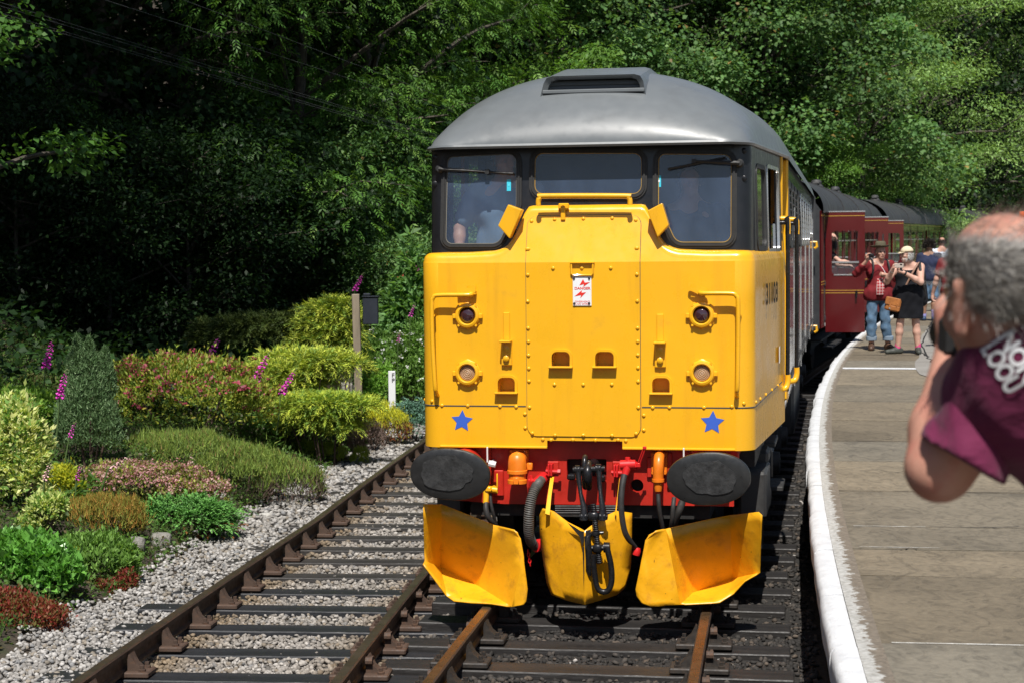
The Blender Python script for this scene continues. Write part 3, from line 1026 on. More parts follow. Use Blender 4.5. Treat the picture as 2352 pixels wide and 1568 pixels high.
# the picture's outline of the upper edge of the nose, right half, as (x, z)
_o = [L1(1000, 843, .08), L1(1330, 843, .08), L1(1352, 850, .08), L1(1368, 880, .08), L1(1420, 1010, .06), L1(1450, 1062, .05), L1(1490, 1090, .04), L1(1540, 1105, .03), L1(1700, 1112, .02)]
HALF = []
for (x, z) in _o[1:]:
    HALF.append((x, z))
def ztop(x):
    x = abs(x)
    if x <= HALF[0][0]: return HALF[0][1]
    for i in range(len(HALF) - 1):
        a, b = HALF[i], HALF[i + 1]
        if x <= b[0]:
            t = (x - a[0]) / max(1e-6, b[0] - a[0])
            return a[1] + (b[1] - a[1]) * t
    return HALF[-1][1]
XF = HWN - RC
def plan(sv):
    """sv: signed length along the front from the centre line; returns x, y, outward normal"""
    a = abs(sv); sg = 1 if sv >= 0 else -1
    if a <= XF: return sg * a, 0.0, (0.0, -1.0)
    arc = RC * math.pi / 2 * .955
    if a <= XF + arc:
        th = (a - XF) / RC
        return sg * (XF + RC * math.sin(th)), RC * (1 - math.cos(th)), (sg * math.sin(th), -math.cos(th))
    th = arc / RC
    x0 = XF + RC * math.sin(th); y0 = RC * (1 - math.cos(th))
    t = a - XF - arc
    return sg * (x0 + t * math.cos(th)), y0 + t * math.sin(th), (sg * math.sin(th), -math.cos(th))
YD = 2.05                           # where the cab door begins
def side_x(y):                      # half width of the body behind the corner
    return HWN - RC + RC * 1.0 + (y - RC) * .0785 if y < 2.3 else 1.302
# pockets and lamps are real openings in the front sheet
POCK = [rpoly([L2(*q) for q in p], [.004, .035, .035, .004], 4) for p in (
    [(818, 690), (818, 606), (922, 606), (922, 690)], [(1068, 690), (1068, 606), (1174, 606), (1174, 690)])]
POCK2 = [rpoly([L2(*q) for q in p], [.004, .035, .035, .004], 4) for p in (
    [(508, 838), (508, 754), (606, 754), (606, 838)], [(1394, 842), (1394, 756), (1494, 756), (1494, 842)])]
LAMPS = [L2(335, 401), L2(335, 727), L2(1677, 398), L2(1680, 728)]
def circ(c, r, n=24): return [(c[0] + r * math.cos(2 * math.pi * k / n), c[1] + r * math.sin(2 * math.pi * k / n)) for k in range(n)]
LH = [circ(c, .066) for c in LAMPS]
XDL, XDR = L2(672, 500)[0], L2(1324, 500)[0]      # centre door
ZDB, ZDT = L2(1000, 1092)[1], L1(1000, 908, .06)[1]
ZSEAM = (L2(330, 917)[1] + L2(1700, 928)[1]) / 2
XN0, XN1 = L2(790, 1130)[0], L2(1222, 1130)[0]    # notch in the lower edge
ZN = L2(1000, 1118)[1]

# body shell of the nose: flat front sheet with openings + leaning top + rounded corners and shoulders
mb = MB()
ZS0 = ZC
outer = [(-XF, ZB), (XN0, ZB), (XN0, ZN), (XN1, ZN), (XN1, ZB), (XF, ZB), (XF, ZS0), (-XF, ZS0)]
doorhole = rpoly(rect(XDL, XDR, ZDB, ZS0 - .02), .05, 4)
mb.plate(outer, POCK2 + LH + POCK, thick=.015)
svs = [-XF + 2 * XF * k / 76 for k in range(77)]
def shell_rows(svs, z0f, ledge=.22):
    rows = [[] for _ in range(16)]
    for sv in svs:
        x, y, n = plan(sv)
        zt = ztop(x) if abs(x) < XF else HALF[-1][1] - (abs(sv) > XF) * 0
        z0 = z0f
        r = .055
        k = 0
        nl = 8
        zs = [z0 + (zt - r - z0) * i / nl for i in range(nl + 1)]
        pts = [(z, lean(z)) for z in zs]
        yb = lean(zt - r)
        for i in range(1, 6):
            a = math.pi / 2 * i / 5
            pts.append((zt - r + r * math.sin(a), yb + r * (1 - math.cos(a))))
        pts.append((zt + .006, yb + r + ledge * .5)); pts.append((zt + .008, yb + r + ledge))
        for i, (z, dep) in enumerate(pts):
            rows[i].append((x - n[0] * dep, y - n[1] * dep, z))
    return rows
mb.grid(shell_rows(svs, ZS0))
for sg in (-1, 1):
    arc = RC * math.pi / 2 * .955
    sl = (YD - .13) / math.sin(arc / RC)
    cs = [XF + arc * k / 10 for k in range(11)] + [XF + arc + sl * k / 8 for k in range(1, 9)]
    cs = [sg * c for c in cs]
    if sg < 0: cs = cs[::-1]
    rows = [[(plan(s)[0] * (1), plan(s)[1], z) for s in cs] for z in (ZB + .0, ZB + .05, ZSEAM, 1.6, 1.9, 2.1, ZS0)]
    # the lower edge rises towards the door on the sides
    rows[0] = [(p[0], p[1], p[2] + .0 * p[1]) for p in rows[0]]
    mb.grid(rows)
    mb.grid(shell_rows(cs, ZS0))
nose = mb.build('nose', MAT['yellow'], loco, smooth=40, merge=.0008)

# windscreen surround: leaning black sheet with three openings
YW = .10
def wy(z): return YW + .045 + (z - 2.4) * .06
WL = rpoly([L1(192, 560, YW), L1(612, 540, YW), L1(614, 850, YW), L1(512, 1082, YW), L1(188, 1082, YW)], [.06, .07, .06, .09, .06], 6)
WC = rpoly([L1(698, 538, YW), L1(1336, 538, YW), L1(1336, 794, YW), L1(698, 794, YW)], .07, 6)
WR = rpoly([L1(1412, 542, YW), L1(1855, 545, YW), L1(1855, 1074, YW), L1(1520, 1074, YW), L1(1412, 846, YW)], [.06, .07, .07, .09, .06], 6)
ZG = L1(1000, 505, YW)[1]           # under the gutter
XW = 1.025
mapw = lambda a, b, d: (a, wy(b) + d, b)
mb = MB()
mb.plate([(-XW, ZSH - .06), (XW, ZSH - .06), (XW, ZG + .02), (-XW, ZG + .02)], [WL, WC, WR], mapw, .02)
for sg in (-1, 1):                   # rounded corner posts and cab sides
    rows = []
    for z in (ZSH - .06, 2.7, 2.95, ZG + .02):
        row = []
        for k in range(9):
            th = math.pi / 2 * k / 8
            row.append((sg * (XW + .115 * math.sin(th)), wy(z) + .115 * (1 - math.cos(th)), z))
        row.append((sg * (1.150), wy(z) + .30, z))
        rows.append(row)
    mb.grid(rows)
    # side sheet with a quarter light and a drop light
    q = rpoly(rect(.52, 1.02, 2.44, 3.02), .07, 5)
    dl = rpoly(rect(1.16, 1.86, 2.42, 3.04), .03, 3)
    mb.plate([(.40, ZSH - .06), (YD, ZSH - .06), (YD, ZG + .02), (.40, ZG + .02)], [q, dl],
             lambda a, b, d, sg=sg: (sg * (side_x(a) - .035 - (b - 2.4) * .02 - d), a, b), .03)
cabsur = mb.build('windscreen_surround', MAT['black_paint'], loco, smooth=30, merge=.0008)
for nm, W in (('l', WL), ('c', WC), ('r', WR)):
    mb = MB()
    mb.plate(inset(W, -.026), [inset(W, .012)], lambda a, b, d: (a, wy(b) - .014 + d, b), .03)
    mb.plate(inset(W, -.012), [inset(W, .0)], lambda a, b, d: (a, wy(b) - .022 + d, b), .012)
    seal = mb.build('window_seal', MAT['rubber'], loco)
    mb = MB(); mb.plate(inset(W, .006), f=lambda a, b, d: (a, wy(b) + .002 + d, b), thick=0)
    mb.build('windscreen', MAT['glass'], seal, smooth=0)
    mb = MB(); mb.plate(inset(W, .0105), [inset(W, .0165)], f=lambda a, b, d: (a, wy(b) - .0015 + d, b), thick=0)
    mb.build('glazing_edge', MAT['gold'] if nm != 'l' else MAT['cab_inside'], seal, smooth=0)
for sg in (1, -1):
    fq = lambda a, b, d, sg=sg: (sg * (side_x(a) - .035 - (b - 2.4) * .02 + .006 - d), a, b)
    q = rpoly(rect(.52, 1.02, 2.44, 3.02), .07, 5)
    mb = MB(); mb.plate(inset(q, -.02), [inset(q, .012)], fq, .02)
    s = mb.build('quarter_light_seal', MAT['rubber'], loco)
    mb = MB(); mb.plate(inset(q, .004), f=lambda a, b, d, sg=sg: (sg * (side_x(a) - .045 - (b - 2.4) * .02), a, b), thick=0)
    mb.build('quarter_light', MAT['side_glass'], s, smooth=0)
    d_ = rpoly(rect(1.16, 1.86, 2.42, 3.04), .03, 3)
    mb = MB(); mb.plate(inset(d_, -.018), [inset(d_, .01)], fq, .02)
    s = mb.build('drop_light_frame', MAT['alu'] if sg > 0 else MAT['rubber'], loco)
    mb = MB(); mb.plate(rect(1.17, 1.86, 2.42, 2.62), f=lambda a, b, d, sg=sg: (sg * (side_x(a) - .055 - (b - 2.4) * .02), a, b), thick=0)
    mb.build('drop_light', MAT['side_glass'], s, smooth=0)
# cab interior: floor, rear bulkhead, desk, wooden post
mb = MB()
mb.box((0, 1.15, 1.95), (2.16, 1.9, .04)); mb.box((0, 2.0, 2.6), (2.30, .05, 1.3)); mb.box((0, 1.1, ZG + .03), (2.2, 1.8, .02))
mb.box((-1.09, 1.4, 2.2), (.02, 1.2, .5)); mb.box((1.10, 1.5, 2.2), (.02, .9, .5))
build_each(mb, 'cab_interior', MAT['cab_dark'], loco)
mb = MB(); mb.box((-.92, 1.93, 2.65), (.30, .03, 1.0)); mb.build('cab_cupboard', MAT['cab_inside'], loco)
a = L1(270, 650, .5); b = L1(272, 1010, .5)
mb = MB(); mb.box((a[0], .72, 2.72), (.022, .022, .85)); mb.build('cab_post', MAT['cab_wood'], loco)
mb = MB(); mb.box((0, .30, 2.24), (2.0, .20, .1), .02); mb.box((.62, .27, 2.33), (.4, .1, .10), .02); build_each(mb, 'driving_desk', MAT['cab_dark'], loco)

# stickers inside the windscreens
for (u0, v0, u1, v1) in ((570, 705, 593, 771), (1427, 682, 1450, 748)):
    a = L1(u0, v1, YW + .15); b = L1(u1, v0, YW + .15)
    mb = MB(); mb.plate(rect(a[0], b[0], a[1], b[1]), f=lambda p, q, d: (p, wy(q) - .001 + d, q), thick=.0)
    mb.plate(rect(a[0] + .01, b[0] - .008, a[1] + (b[1] - a[1]) * .42, b[1] - .03), f=lambda p, q, d: (p, wy(q) - .0025 + d, q), thick=.0)
    for i in range(2, len(mb.m)): mb.m[i] = 1
    mb.build('windscreen_sticker', [MAT['cyan'], MAT['sign_white']] if u0 > 1000 else [MAT['cyan'], paint('cyan_pale', (.10, .62, .76), .4)], loco, smooth=0)

# wipers
def wiper(pivot, tip, b0, b1, extra=None):
    p = L1(*pivot, .05); t = L1(*tip, .05); q0 = L1(*b0, .05); q1 = L1(*b1, .05)
    def P(a, y): return Vector((a[0], wy(a[1]) - y, a[1]))
    mb = MB()
    mb.lathe([(.03, 0), (.03, .035), (.018, .05)], P(p, .0) - Vector((0, .0, 0)), (0, -1, 0), 12)
    mb.tube([P(p, .045), P(((p[0] + t[0]) / 2, (p[1] + t[1]) / 2), .05), P(t, .04)], [.016, .013, .007], 6)
    mb.box(P(t, .035), (.03, .03, .03))
    o = mb.build('wiper_arm', MAT['rubber'], loco)
    mb = MB()
    mb.tube([P(q0, .034), P(q1, .034)], .0085, 6)
    mb.tube([P(q0, .026), P(q1, .026)], .004, 4)
    mb.build('wiper_blade', MAT['rubber'], o)
wiper((152, 640), (430, 656), (330, 650), (580, 666))
wiper((1890, 606), (1625, 594), (1475, 640), (1810, 573))

# rivets and bolt heads on the black corners
def studs(name, pts, mat, r=.013, n=8, parent=loco, h=.009):
    mb = MB()
    for p, nrm in pts:
        mb.lathe([(r, -.003), (r, h * .5), (r * .6, h)], p, nrm, n, capa=False)
    o = mb.build(name, mat, parent, smooth=50)
    o['kind'] = 'stuff'
    return o
pts = []
for u, v in ((140, 575), (138, 728), (1917, 537), (1918, 697)):
    a = L1(u, v, .16); pts.append(((a[0], wy(a[1]) + (.02 if abs(a[0]) > XW else 0), a[1]), (0, -1, 0)))
studs('corner_bolt', pts, MAT['iron'], .022)

# roof: domed over the cab, arched behind
ZGU = L1(1000, 500, .06)[1]
YF = .055; YB = 1.15; HR = 3.765 - ZGU
def roof_hw(y):
    w = 1.128 + max(0, y - .15) * .083 if y < 2.3 else 1.312
    t = min(1, max(0, (y - YF) / .16))
    return w - .13 * (1 - math.sqrt(max(0, 1 - (1 - t) ** 2)))
def roof_z(x, y):
    w = roof_hw(y)
    u = min(1, abs(x) / w)
    g = (1 - u ** 2.2) ** .55
    e = 1.0
    if y < YB:
        t = (YB - y) / (YB - YF)
        e = max(0, 1 - t ** 2.0) ** .60
    return ZGU + HR * g * e
def roof_rows(ys, nx=48):
    rows = []
    for y in ys:
        w = roof_hw(y)
        row = []
        for i in range(nx + 1):
            a = -1 + 2 * i / nx
            u = math.sin(a * math.pi / 2) * .35 + a * .65
            row.append((u * w, y, roof_z(u * w, y)))
        rows.append(row)
    return rows
ysr = [YF + (YB - YF) * (k / 26) ** 1.9 for k in range(27)] + [1.6, 2.2, 2.75]
mb = MB(); mb.grid(roof_rows(ysr))
mb.build('cab_roof', MAT['roof_grey'], loco, smooth=60)
mb = MB(); mb.grid(roof_rows([2.75, 4, 6, 9, 12, 15, 16.6]))
mb.build('body_roof', MAT['roof_grey'], loco, smooth=60)
# gutter along the front and sides
path = []
for k in range(20): path.append((-roof_hw(2.7 - 2.5 * k / 19) - .004, 2.7 - 2.5 * k / 19, ZGU - .006))
fr = []
for k in range(0, 25):
    x = -1.0 + 2.0 * k / 24; fr.append((x, YF - .012, ZGU - .004))
path = [p for p in path if p[1] > .2] + [(-roof_hw(.12) - .004, .13, ZGU - .006), (-roof_hw(.07) + .01, .075, ZGU - .005)] + fr + [(roof_hw(.07) - .01, .075, ZGU - .005), (roof_hw(.12) + .004, .13, ZGU - .006)] + [(-p[0], p[1], p[2]) for p in reversed([p for p in path if p[1] > .2])]
mb = MB(); mb.tube(path, .017, 6); mb.build('gutter', MAT['roof_grey'], loco)
mb = MB(); mb.plate([(-1.06, ZG - .005), (1.06, ZG - .005), (1.06, ZGU), (-1.06, ZGU)], f=lambda a, b, d: (a, YF + .035 + d, b), thick=.03)
mb.build('cornice', MAT['black_paint'], loco)

# roof vent: low scoop with a louvred mouth
y0v = .2
while roof_z(0, y0v) < L1(1050, 208, y0v)[1]: y0v += .005
vx = lambda u, v, y=y0v: L1(u, v, y)
A = vx(744, 238); B = vx(1362, 212); Ctl = vx(800, 108); Ctr = vx(1300, 104)
xl0, xr0, xl1, xr1 = A[0], B[0] , vx(772, 118)[0], vx(1338, 118)[0]
zt0 = vx(1050, 104)[1]; zt1 = vx(1050, 64, y0v + .75)[1]
xl0 += 0.0
def vent_out(y, s):      # outer profile at depth y: s scales the height
    zl = roof_z(xl0, y) - .05
    zt = zt0 + (zt1 - zt0) * min(1, (y - y0v) / .75)
    if y > 1.9: zt = zt - (y - 1.9) * .20
    return [(xl0, y, zl), (xl0 + .012, y, zl + (zt - zl) * .35), (xl1 - .004, y, zt - .05), (xl1 + .018, y, zt - .012), (xl1 + .06, y, zt), (xr1 - .06, y, zt), (xr1 - .018, y, zt - .012), (xr1 + .004, y, zt - .05), (xr0 - .012, y, zl + (zt - zl) * .35), (xr0, y, zl)]
mb = MB()
f0 = vent_out(y0v, 1)
mb.grid([f0] + [vent_out(y0v + d, 1) for d in (.05, .3, .7, 1.4, 2.1)])
# mouth rim
zi = lambda p, k: p
rim = [(p[0] + (.030 if p[0] < (xl0 + xr0) / 2 else -.030), p[1] + .035, p[2] - (.020 if 0 < i < 9 else -.02)) for i, p in enumerate(f0)]
mb.grid([f0, rim, [(p[0], p[1] + .5, p[2]) for p in rim]])
mb.build('roof_vent', MAT['roof_grey'], loco, smooth=35)
vent = [o for o in loco.children if o.name.startswith('roof_vent')][0] if loco.children else None
mb = MB()
xc = (xl1 + xr1) / 2; wv = (xr1 - xl1) * .93
zb = L1(1050, 204, y0v)[1]; zmo = L1(1050, 126, y0v)[1] - zb
for k in range(3):
    mb.box((xc, y0v + .09, zb + .02 + zmo * .3 * k), (wv, .010, .032), rot=(R(-38), 0, 0))
build_each(mb, 'vent_louvre', MAT['roof_grey'], loco)
mb = MB(); mb.box((xc, y0v + .30, zb + zmo * .45), (wv, .02, zmo * 1.1)); mb.build('vent_back', MAT['cab_dark'], loco)
mb = MB(); mb.box((xc, y0v + .02, zb + .012), (wv + .08, .04, .028), .006); mb.build('vent_sill', MAT['roof_grey'], loco)

# centre door of the nose with two pockets, its seam and the locking tab
def rrow(z, r=.07):
    a = XDL; b = XDR
    for ze, sgn in ((ZDB, 1), (ZDT, -1)):
        d = (z - ze) * sgn
        if d < r:
            k = r - math.sqrt(max(0, r * r - (r - d) ** 2)); return a + k, b - k
    return a, b
def door_panel(name, grow, out, mat, holes):
    mb = MB()
    lower = []
    zs = [ZDB - grow + .07 * (1 - math.cos(math.pi / 2 * k / 6)) * 1.0 for k in range(7)]
    pl = []
    for z in zs:
        a, b = rrow(max(z, ZDB)); pl.append((a - grow, b + grow, z))
    left = [(a, z) for a, b, z in pl]; right = [(b, z) for a, b, z in pl]
    outer = right[:] + [(XDR + grow, ZC), (XDL - grow, ZC)] + left[::-1]
    mb.plate(outer, holes, lambda a, b, d: (a, -out + d, b), .03)
    rows = []
    zs = [ZC + (ZDT - .07 - ZC) * k / 3 for k in range(4)] + [ZDT + grow - .07 * (1 - math.sin(math.pi / 2 * k / 6)) for k in range(1, 7)]
    for z in zs:
        a, b = rrow(min(z, ZDT))
        rows.append([(a - grow, lean(z) + .02, z), (a - grow, lean(z) - out, z)] + [(a - grow + (b - a + 2 * grow) * k / 6, lean(z) - out, z) for k in range(1, 6)] + [(b + grow, lean(z) - out, z), (b + grow, lean(z) + .02, z)])
    mb.grid(rows)
    return mb.build(name, mat, loco, smooth=20, merge=.0005)
door_panel('door_seam', .004, .0022, MAT['cab_dark'], POCK)
NDOOR = door_panel('nose_door', 0.0, .008, MAT['yellow'], POCK)
# lower valance seams (dark joints)
mb = MB()
for sg in (-1, 1):
    mb.box((sg * (XF + abs(XDL if sg < 0 else XDR)) / 2, -.0005, ZSEAM), (XF - abs(XDL if sg < 0 else XDR) - .02, .003, .008))
build_each(mb, 'sheet_joint', MAT['cab_dark'], loco)
mb = MB()
arc = RC * math.pi / 2 * .955
for sg in (-1, 1):
    P = []
    for s_ in [XF + arc * k / 8 for k in range(9)] + [XF + arc + 1.7 * k / 4 for k in range(1, 5)]:
        x, y, n = plan(sg * s_); P.append((x + n[0] * .0, y + n[1] * .0, ZSEAM + .02 * max(0, y - .1)))
    mb.tube(P, .005, 4)
build_each(mb, 'side_joint', MAT['cab_dark'], loco)
# bottom flange
mb = MB()
for sg, x0, x1 in ((-1, -XF, XN0), (1, XN1, XF)):
    mb.box(((x0 + x1) / 2, -.004, ZB + .008), (x1 - x0, .022, .016), .004)
build_each(mb, 'lower_flange', MAT['yellow'], loco)
# rivets
pts = []
for u, v in [(680, 20), (680, 168), (680, 320), (682, 473), (684, 550), (684, 627), (686, 702), (687, 775), (690, 925), (1306, 15), (1306, 165), (1308, 318), (1310, 472), (1311, 549), (1311, 625), (1312, 698), (1313, 777), (1314, 926),
             (825, 130), (990, 128), (1156, 128), (833, 794), (998, 795), (1162, 794), (836, 1085), (999, 1085), (1163, 1087), (706, 1073), (1301, 1076)]:
    a = L2(u, v); pts.append(((a[0], lean(a[1]) - .008, a[1]), (0, -1, 0)))
for u, v in [(698, 942), (830, 932), (995, 928), (1161, 925), (1297, 936), (681, 1102), (1306, 1097)]:
    a = L1(u, v, .06); pts.append(((a[0], lean(a[1]) - .008, a[1]), (0, -1, 0)))
studs('door_rivet', pts, MAT['yellow'], .013, parent=NDOOR)
pts = []
for u, v in [(103, 912), (186, 914), (334, 916), (519, 920), (612, 922), (1396, 927), (1492, 926), (1690, 926), (1850, 921), (662, 964), (664, 1043), (1345, 972), (1345, 1056), (765, 1109), (812, 1113), (937, 1112), (1067, 1115), (1197, 1113), (1242, 1117)]:
    a = L2(u, v)
    if abs(a[0]) < XF: pts.append(((a[0], 0, a[1]), (0, -1, 0)))
for s_ in (XF + .06, XF + arc, XF + arc + .25, XF + arc + .6, XF + arc + 1.0, XF + arc + 1.4):
    for sg in (1, -1):
        x, y, n = plan(sg * s_); pts.append(((x, y, ZSEAM + .03), (n[0], n[1], 0)))
studs('nose_rivet', pts, MAT['yellow'], .013)
# pockets: recessed boxes with a rim and a lip
for P, out in [(p, .008) for p in POCK] + [(p, 0.0) for p in POCK2]:
    mb = MB()
    mb.grid([[(a, -out - .004, b) for a, b in P], [(a, .11, b) for a, b in P]], wrap=True)
    mb.plate(P, f=lambda a, b, d: (a, .11, b), thick=0)
    o = mb.build('lamp_pocket', MAT['yellow'], loco, smooth=30, fixn=False)
    mb = MB(); mb.plate(inset(P, -.017), [P], lambda a, b, d: (a, -out - .014 + d, b), .016)
    mb.build('pocket_rim', MAT['yellow'], o)
    z0 = min(b for a, b in P); xa0 = min(a for a, b in P); xa1 = max(a for a, b in P)
    mb = MB(); mb.box(((xa0 + xa1) / 2, -out - .022, z0 - .004), (xa1 - xa0 + .04, .055, .012), .003)
    mb.build('pocket_lip', MAT['yellow'], o)
# lamps
for i, c in enumerate(LAMPS):
    o = empty('marker_lamp', (c[0], 0, c[1])); o.parent = loco
    o['label'] = ('dark red tail lamp' if i in (0, 2) else 'clear marker lamp with ribbed lens')
    # round recess plate, ring with hinge lugs, lens
    mb = MB()
    mb.grid([[(a, -.001, b) for a, b in circ((0, 0), .066)], [(a, .05, b) for a, b in circ((0, 0), .066)]], wrap=True)
    mb.lathe([(.098, -.012), (.098, -.004), (.086, .002)], (0, -.010, 0), (0, -1, 0), 8, capa=False, capb=False)
    mb.plate(rpoly([(x * .107, z * .107) for x, z in ((-.55, -.84), (.55, -.84), (.84, -.45), (.84, .45), (.55, .84), (-.55, .84), (-.84, .45), (-.84, -.45))], .02, 2), [circ((0, 0), .066)], lambda a, b, d: (a, -.007 + d, b), .008)
    mb.build('lamp_plate', MAT['yellow'], o)
    mb = MB()
    mb.lathe([(.086, .0), (.088, .018), (.080, .030), (.066, .034), (.058, .026), (.058, .0)], (0, -.006, 0), (0, -1, 0), 28, capa=False, capb=False)
    for sx in (-1, 1):
        mb.box((sx * .092, -.018, -.004), (.030, .024, .034), .004)
        for sz in (-1, 1): mb.lathe([(.009, 0), (.009, .012)], (sx * .062, -.02, sz * .068), (0, -1, 0), 6)
    mb.build('lamp_ring', MAT['yellow'], o)
    mb = MB()
    if i in (0, 2): prof = [(.0582, .0), (.050, .014), (.036, .022), (.018, .027), (.001, .028)]
    else: prof = [(.0582, .004), (.050, .012), (.046, .008), (.040, .015), (.035, .010), (.028, .017), (.023, .012), (.015, .018), (.010, .014), (.001, .018)]
    mb.lathe(prof, (0, -.004, 0), (0, -1, 0), 26, capa=False, capb=False)
    mb.build('lamp_lens', MAT['lens_red' if i in (0, 2) else 'lens_clear'], o, smooth=60 if i in (0, 2) else 20)
# handrails with end tabs
for sg in (-1, 1):
    if sg < 0: pts = [(160, 858, 0), (152, 835, -.05), (146, 800, -.075), (132, 560, -.075), (128, 345, -.075), (136, 300, -.075), (165, 285, -.075), (340, 283, -.075), (348, 276, -.04), (346, 270, 0)]
    else: pts = [(1880, 862, 0), (1878, 838, -.05), (1882, 800, -.075), (1886, 560, -.075), (1886, 330, -.075), (1876, 290, -.075), (1846, 275, -.075), (1690, 274, -.075), (1668, 272, -.05), (1665, 266, 0)]
    P = [(lambda a, y: (a[0], y, a[1]))(L2(u, v, y), y) for u, v, y in pts]
    mb = MB(); mb.tube(spline(P, 5), .0155, 8)
    o = mb.build('handrail', MAT['yellow'], loco, smooth=60)
    a = L2(326 if sg < 0 else 1662, 246, -.045)
    tab = rpoly([(-.075, -.035), (.075, -.035), (.075, .030), (-.075, .035)] if sg < 0 else [(-.085, .02), (-.075, .055), (.06, -.005), (.075, -.055), (-.01, -.045)], .02, 4)
    tab = [(x * .9, z * .9) for x, z in tab]
    hole = rpoly([(.005, .0), (.05, .0), (.05, .018), (.005, .018)] if sg < 0 else [(-.06, .005), (-.018, .0), (-.022, .022), (-.056, .03)], .008, 3)
    mb = MB(); mb.plate(tab, [hole], lambda p, q, d: (a[0] + p, -.052 + d, a[1] + q), .012)
    mb.box((a[0] + (.055 if sg < 0 else .03), -.02, a[1] - .03), (.02, .06, .03), .004)
    mb.build('rail_tab', MAT['yellow'], o)
    b = L2(142 if sg < 0 else 1886, 400, -.04)
    mb = MB(); mb.tube([(b[0], -.075, b[1]), (b[0] + .012 * sg, 0.0, b[1])], .012, 6); mb.build('rail_stay', MAT['yellow'], o)
# lamp irons (bracket with flat blade)
for u0, u1, vt, vm, vb in ((540, 577, 383, 540, 684), (1420, 1460, 392, 548, 696)):
    xa_, xb_ = L2(u0, 500)[0], L2(u1, 500)[0]
    xc = (xa_ + xb_) / 2; w = xb_ - xa_
    zt, zm, zb_ = L2(u0, vt)[1], L2(u0, vm)[1], L2(u0, vb)[1]
    mb = MB(); mb.box((xc, -.009, (zt + zm) / 2), (w, .014, zt - zm), .004)
    o = mb.build('lamp_iron', MAT['yellow'], loco)
    mb = MB(); mb.box((xc, -.052, zm - .006), (w + .032, .10, .016), .004); mb.build('iron_shelf', MAT['yellow'], o)
    mb = MB(); mb.box((xc, -.015, (zm + zb_) / 2), (w + .028, .022, zm - zb_), .005)
    mb.build('iron_socket', MAT['yellow'], o)
    mb = MB(); mb.lathe([(.022, 0), (.022, .02), (.012, .026)], (xc, -.024, zb_ + .05), (0, -1, 0), 8)
    mb.lathe([(.022, 0), (.022, .008), (.012, .01)], (xc, -.024, zm - .06), (0, -1, 0), 8); mb.build('iron_bolt', MAT['yellow'], o)
# loop handle above the warning plate
P = [L2(927, 98, -.03), L2(927, 160, -.03), L2(938, 170, -.03), L2(1042, 170, -.03), L2(1050, 160, -.03), L2(1052, 98, -.03)]
mb = MB(); mb.tube([(a, -.022, b) for a, b in P], .0075, 6)
mb.box(((P[0][0] + P[-1][0]) / 2, -.018, P[0][1]), (P[-1][0] - P[0][0] + .02, .03, .012), .003)
mb.build('loop_handle', MAT['yellow'], loco)
# lock tab at the top of the door
a = L1(878, 905, .05)
mb = MB(); mb.box((a[0], lean(a[1]) - .022, a[1] + .012), (.032, .026, .10), .005); mb.box((a[0] + .002, lean(a[1] + .055) - .02, a[1] + .055), (.075, .02, .05), .006)
mb.lathe([(.012, 0), (.012, .012)], (a[0], lean(a[1] + .055) - .03, a[1] + .055), (0, -1, 0), 8)
mb.build('lock_tab', MAT['yellow'], loco)
# handrail on top of the nose
P = [L1(738, 850, .0), L1(738, 825, .0), L1(748, 806, .0), L1(775, 797, .0), L1(1230, 797, .0), L1(1255, 806, .0), L1(1264, 822, .0), L1(1265, 848, .0)]
mb = MB(); mb.tube(spline([(a, .01, b) for a, b in P], 3), .0185, 8); mb.build('top_handrail', MAT['yellow'], loco, smooth=60)
# angled bracket boxes at the shoulders of the nose
for Q in ([(566, 846), (646, 876), (574, 1042), (508, 968)], [(1450, 838), (1366, 882), (1424, 1034), (1488, 966)]):
    P = [L1(u, v, -.03) for u, v in Q]
    mb = MB(); mb.plate(P, f=lambda a, b, d: (a, -.035 + d + (.03 if a * 0 else 0), b), thick=.09)
    o = mb.build('shoulder_bracket', MAT['yellow'], loco, smooth=0)
    m = o.modifiers.new('bevel', 'BEVEL'); m.width = .006; m.segments = 2
# warning plate: white sheet with red flashes and lettering
a = L2(938, 346, -.012); b = L2(1044, 174, -.012)
wx = (a[0] + b[0]) / 2; wz = (a[1] + b[1]) / 2; ww = b[0] - a[0]; wh = b[1] - a[1]
mb = MB(); mb.box((wx, -.014, wz), (ww, .006, wh), .002)
wp = mb.build('warning_plate', MAT['sign_white'], loco)
def flash(cu, cv, s):
    pts = [(994, 192), (974, 230), (1000, 224), (996, 238), (1034, 208), (1008, 212), (1012, 203)]
    if s: pts = [(990, 256), (948, 292), (974, 284), (986, 290), (984, 302), (1012, 268), (984, 272)]
    return [L2(u, v, -.018) for u, v in pts]
bolt1 = [(996, 193), (975, 228), (1001, 221), (997, 237), (1035, 210), (1006, 213)]
bolt2 = [(990, 256), (948, 291), (985, 284), (980, 302), (1013, 268), (987, 271)]
mb = MB()
for bq in (bolt1, bolt2):
    mb.plate([L2(u, v, -.018) for u, v in bq], f=lambda p, q, d: (p, -.0185 + d, q), thick=.001)
build_each(mb, 'red_flash', MAT['sign_red'], wp, 0)
def put_text(s, size, u, v, y, mat, parent, rot=None, sx=1.0, name='lettering', spacing=1.0, bold=0.0):
    me = text_mesh(name, s, size, mat, spacing=spacing, xs=sx, bold=bold)
    o = link(name, me, parent)
    p = L2(u, v, y)
    o.location = (p[0], y, p[1]); o.rotation_euler = rot or (R(90), 0, 0)
    return o
put_text('DANGER', .0245, 992, 246, -.0185, MAT['sign_red'], wp, sx=1.12, bold=.0006)
put_text('OVERHEAD', .0185, 992, 322, -.0185, MAT['sign_red'], wp, sx=1.12)
put_text('LIVE WIRE', .0185, 990, 336, -.0185, MAT['sign_red'], wp, sx=1.12)
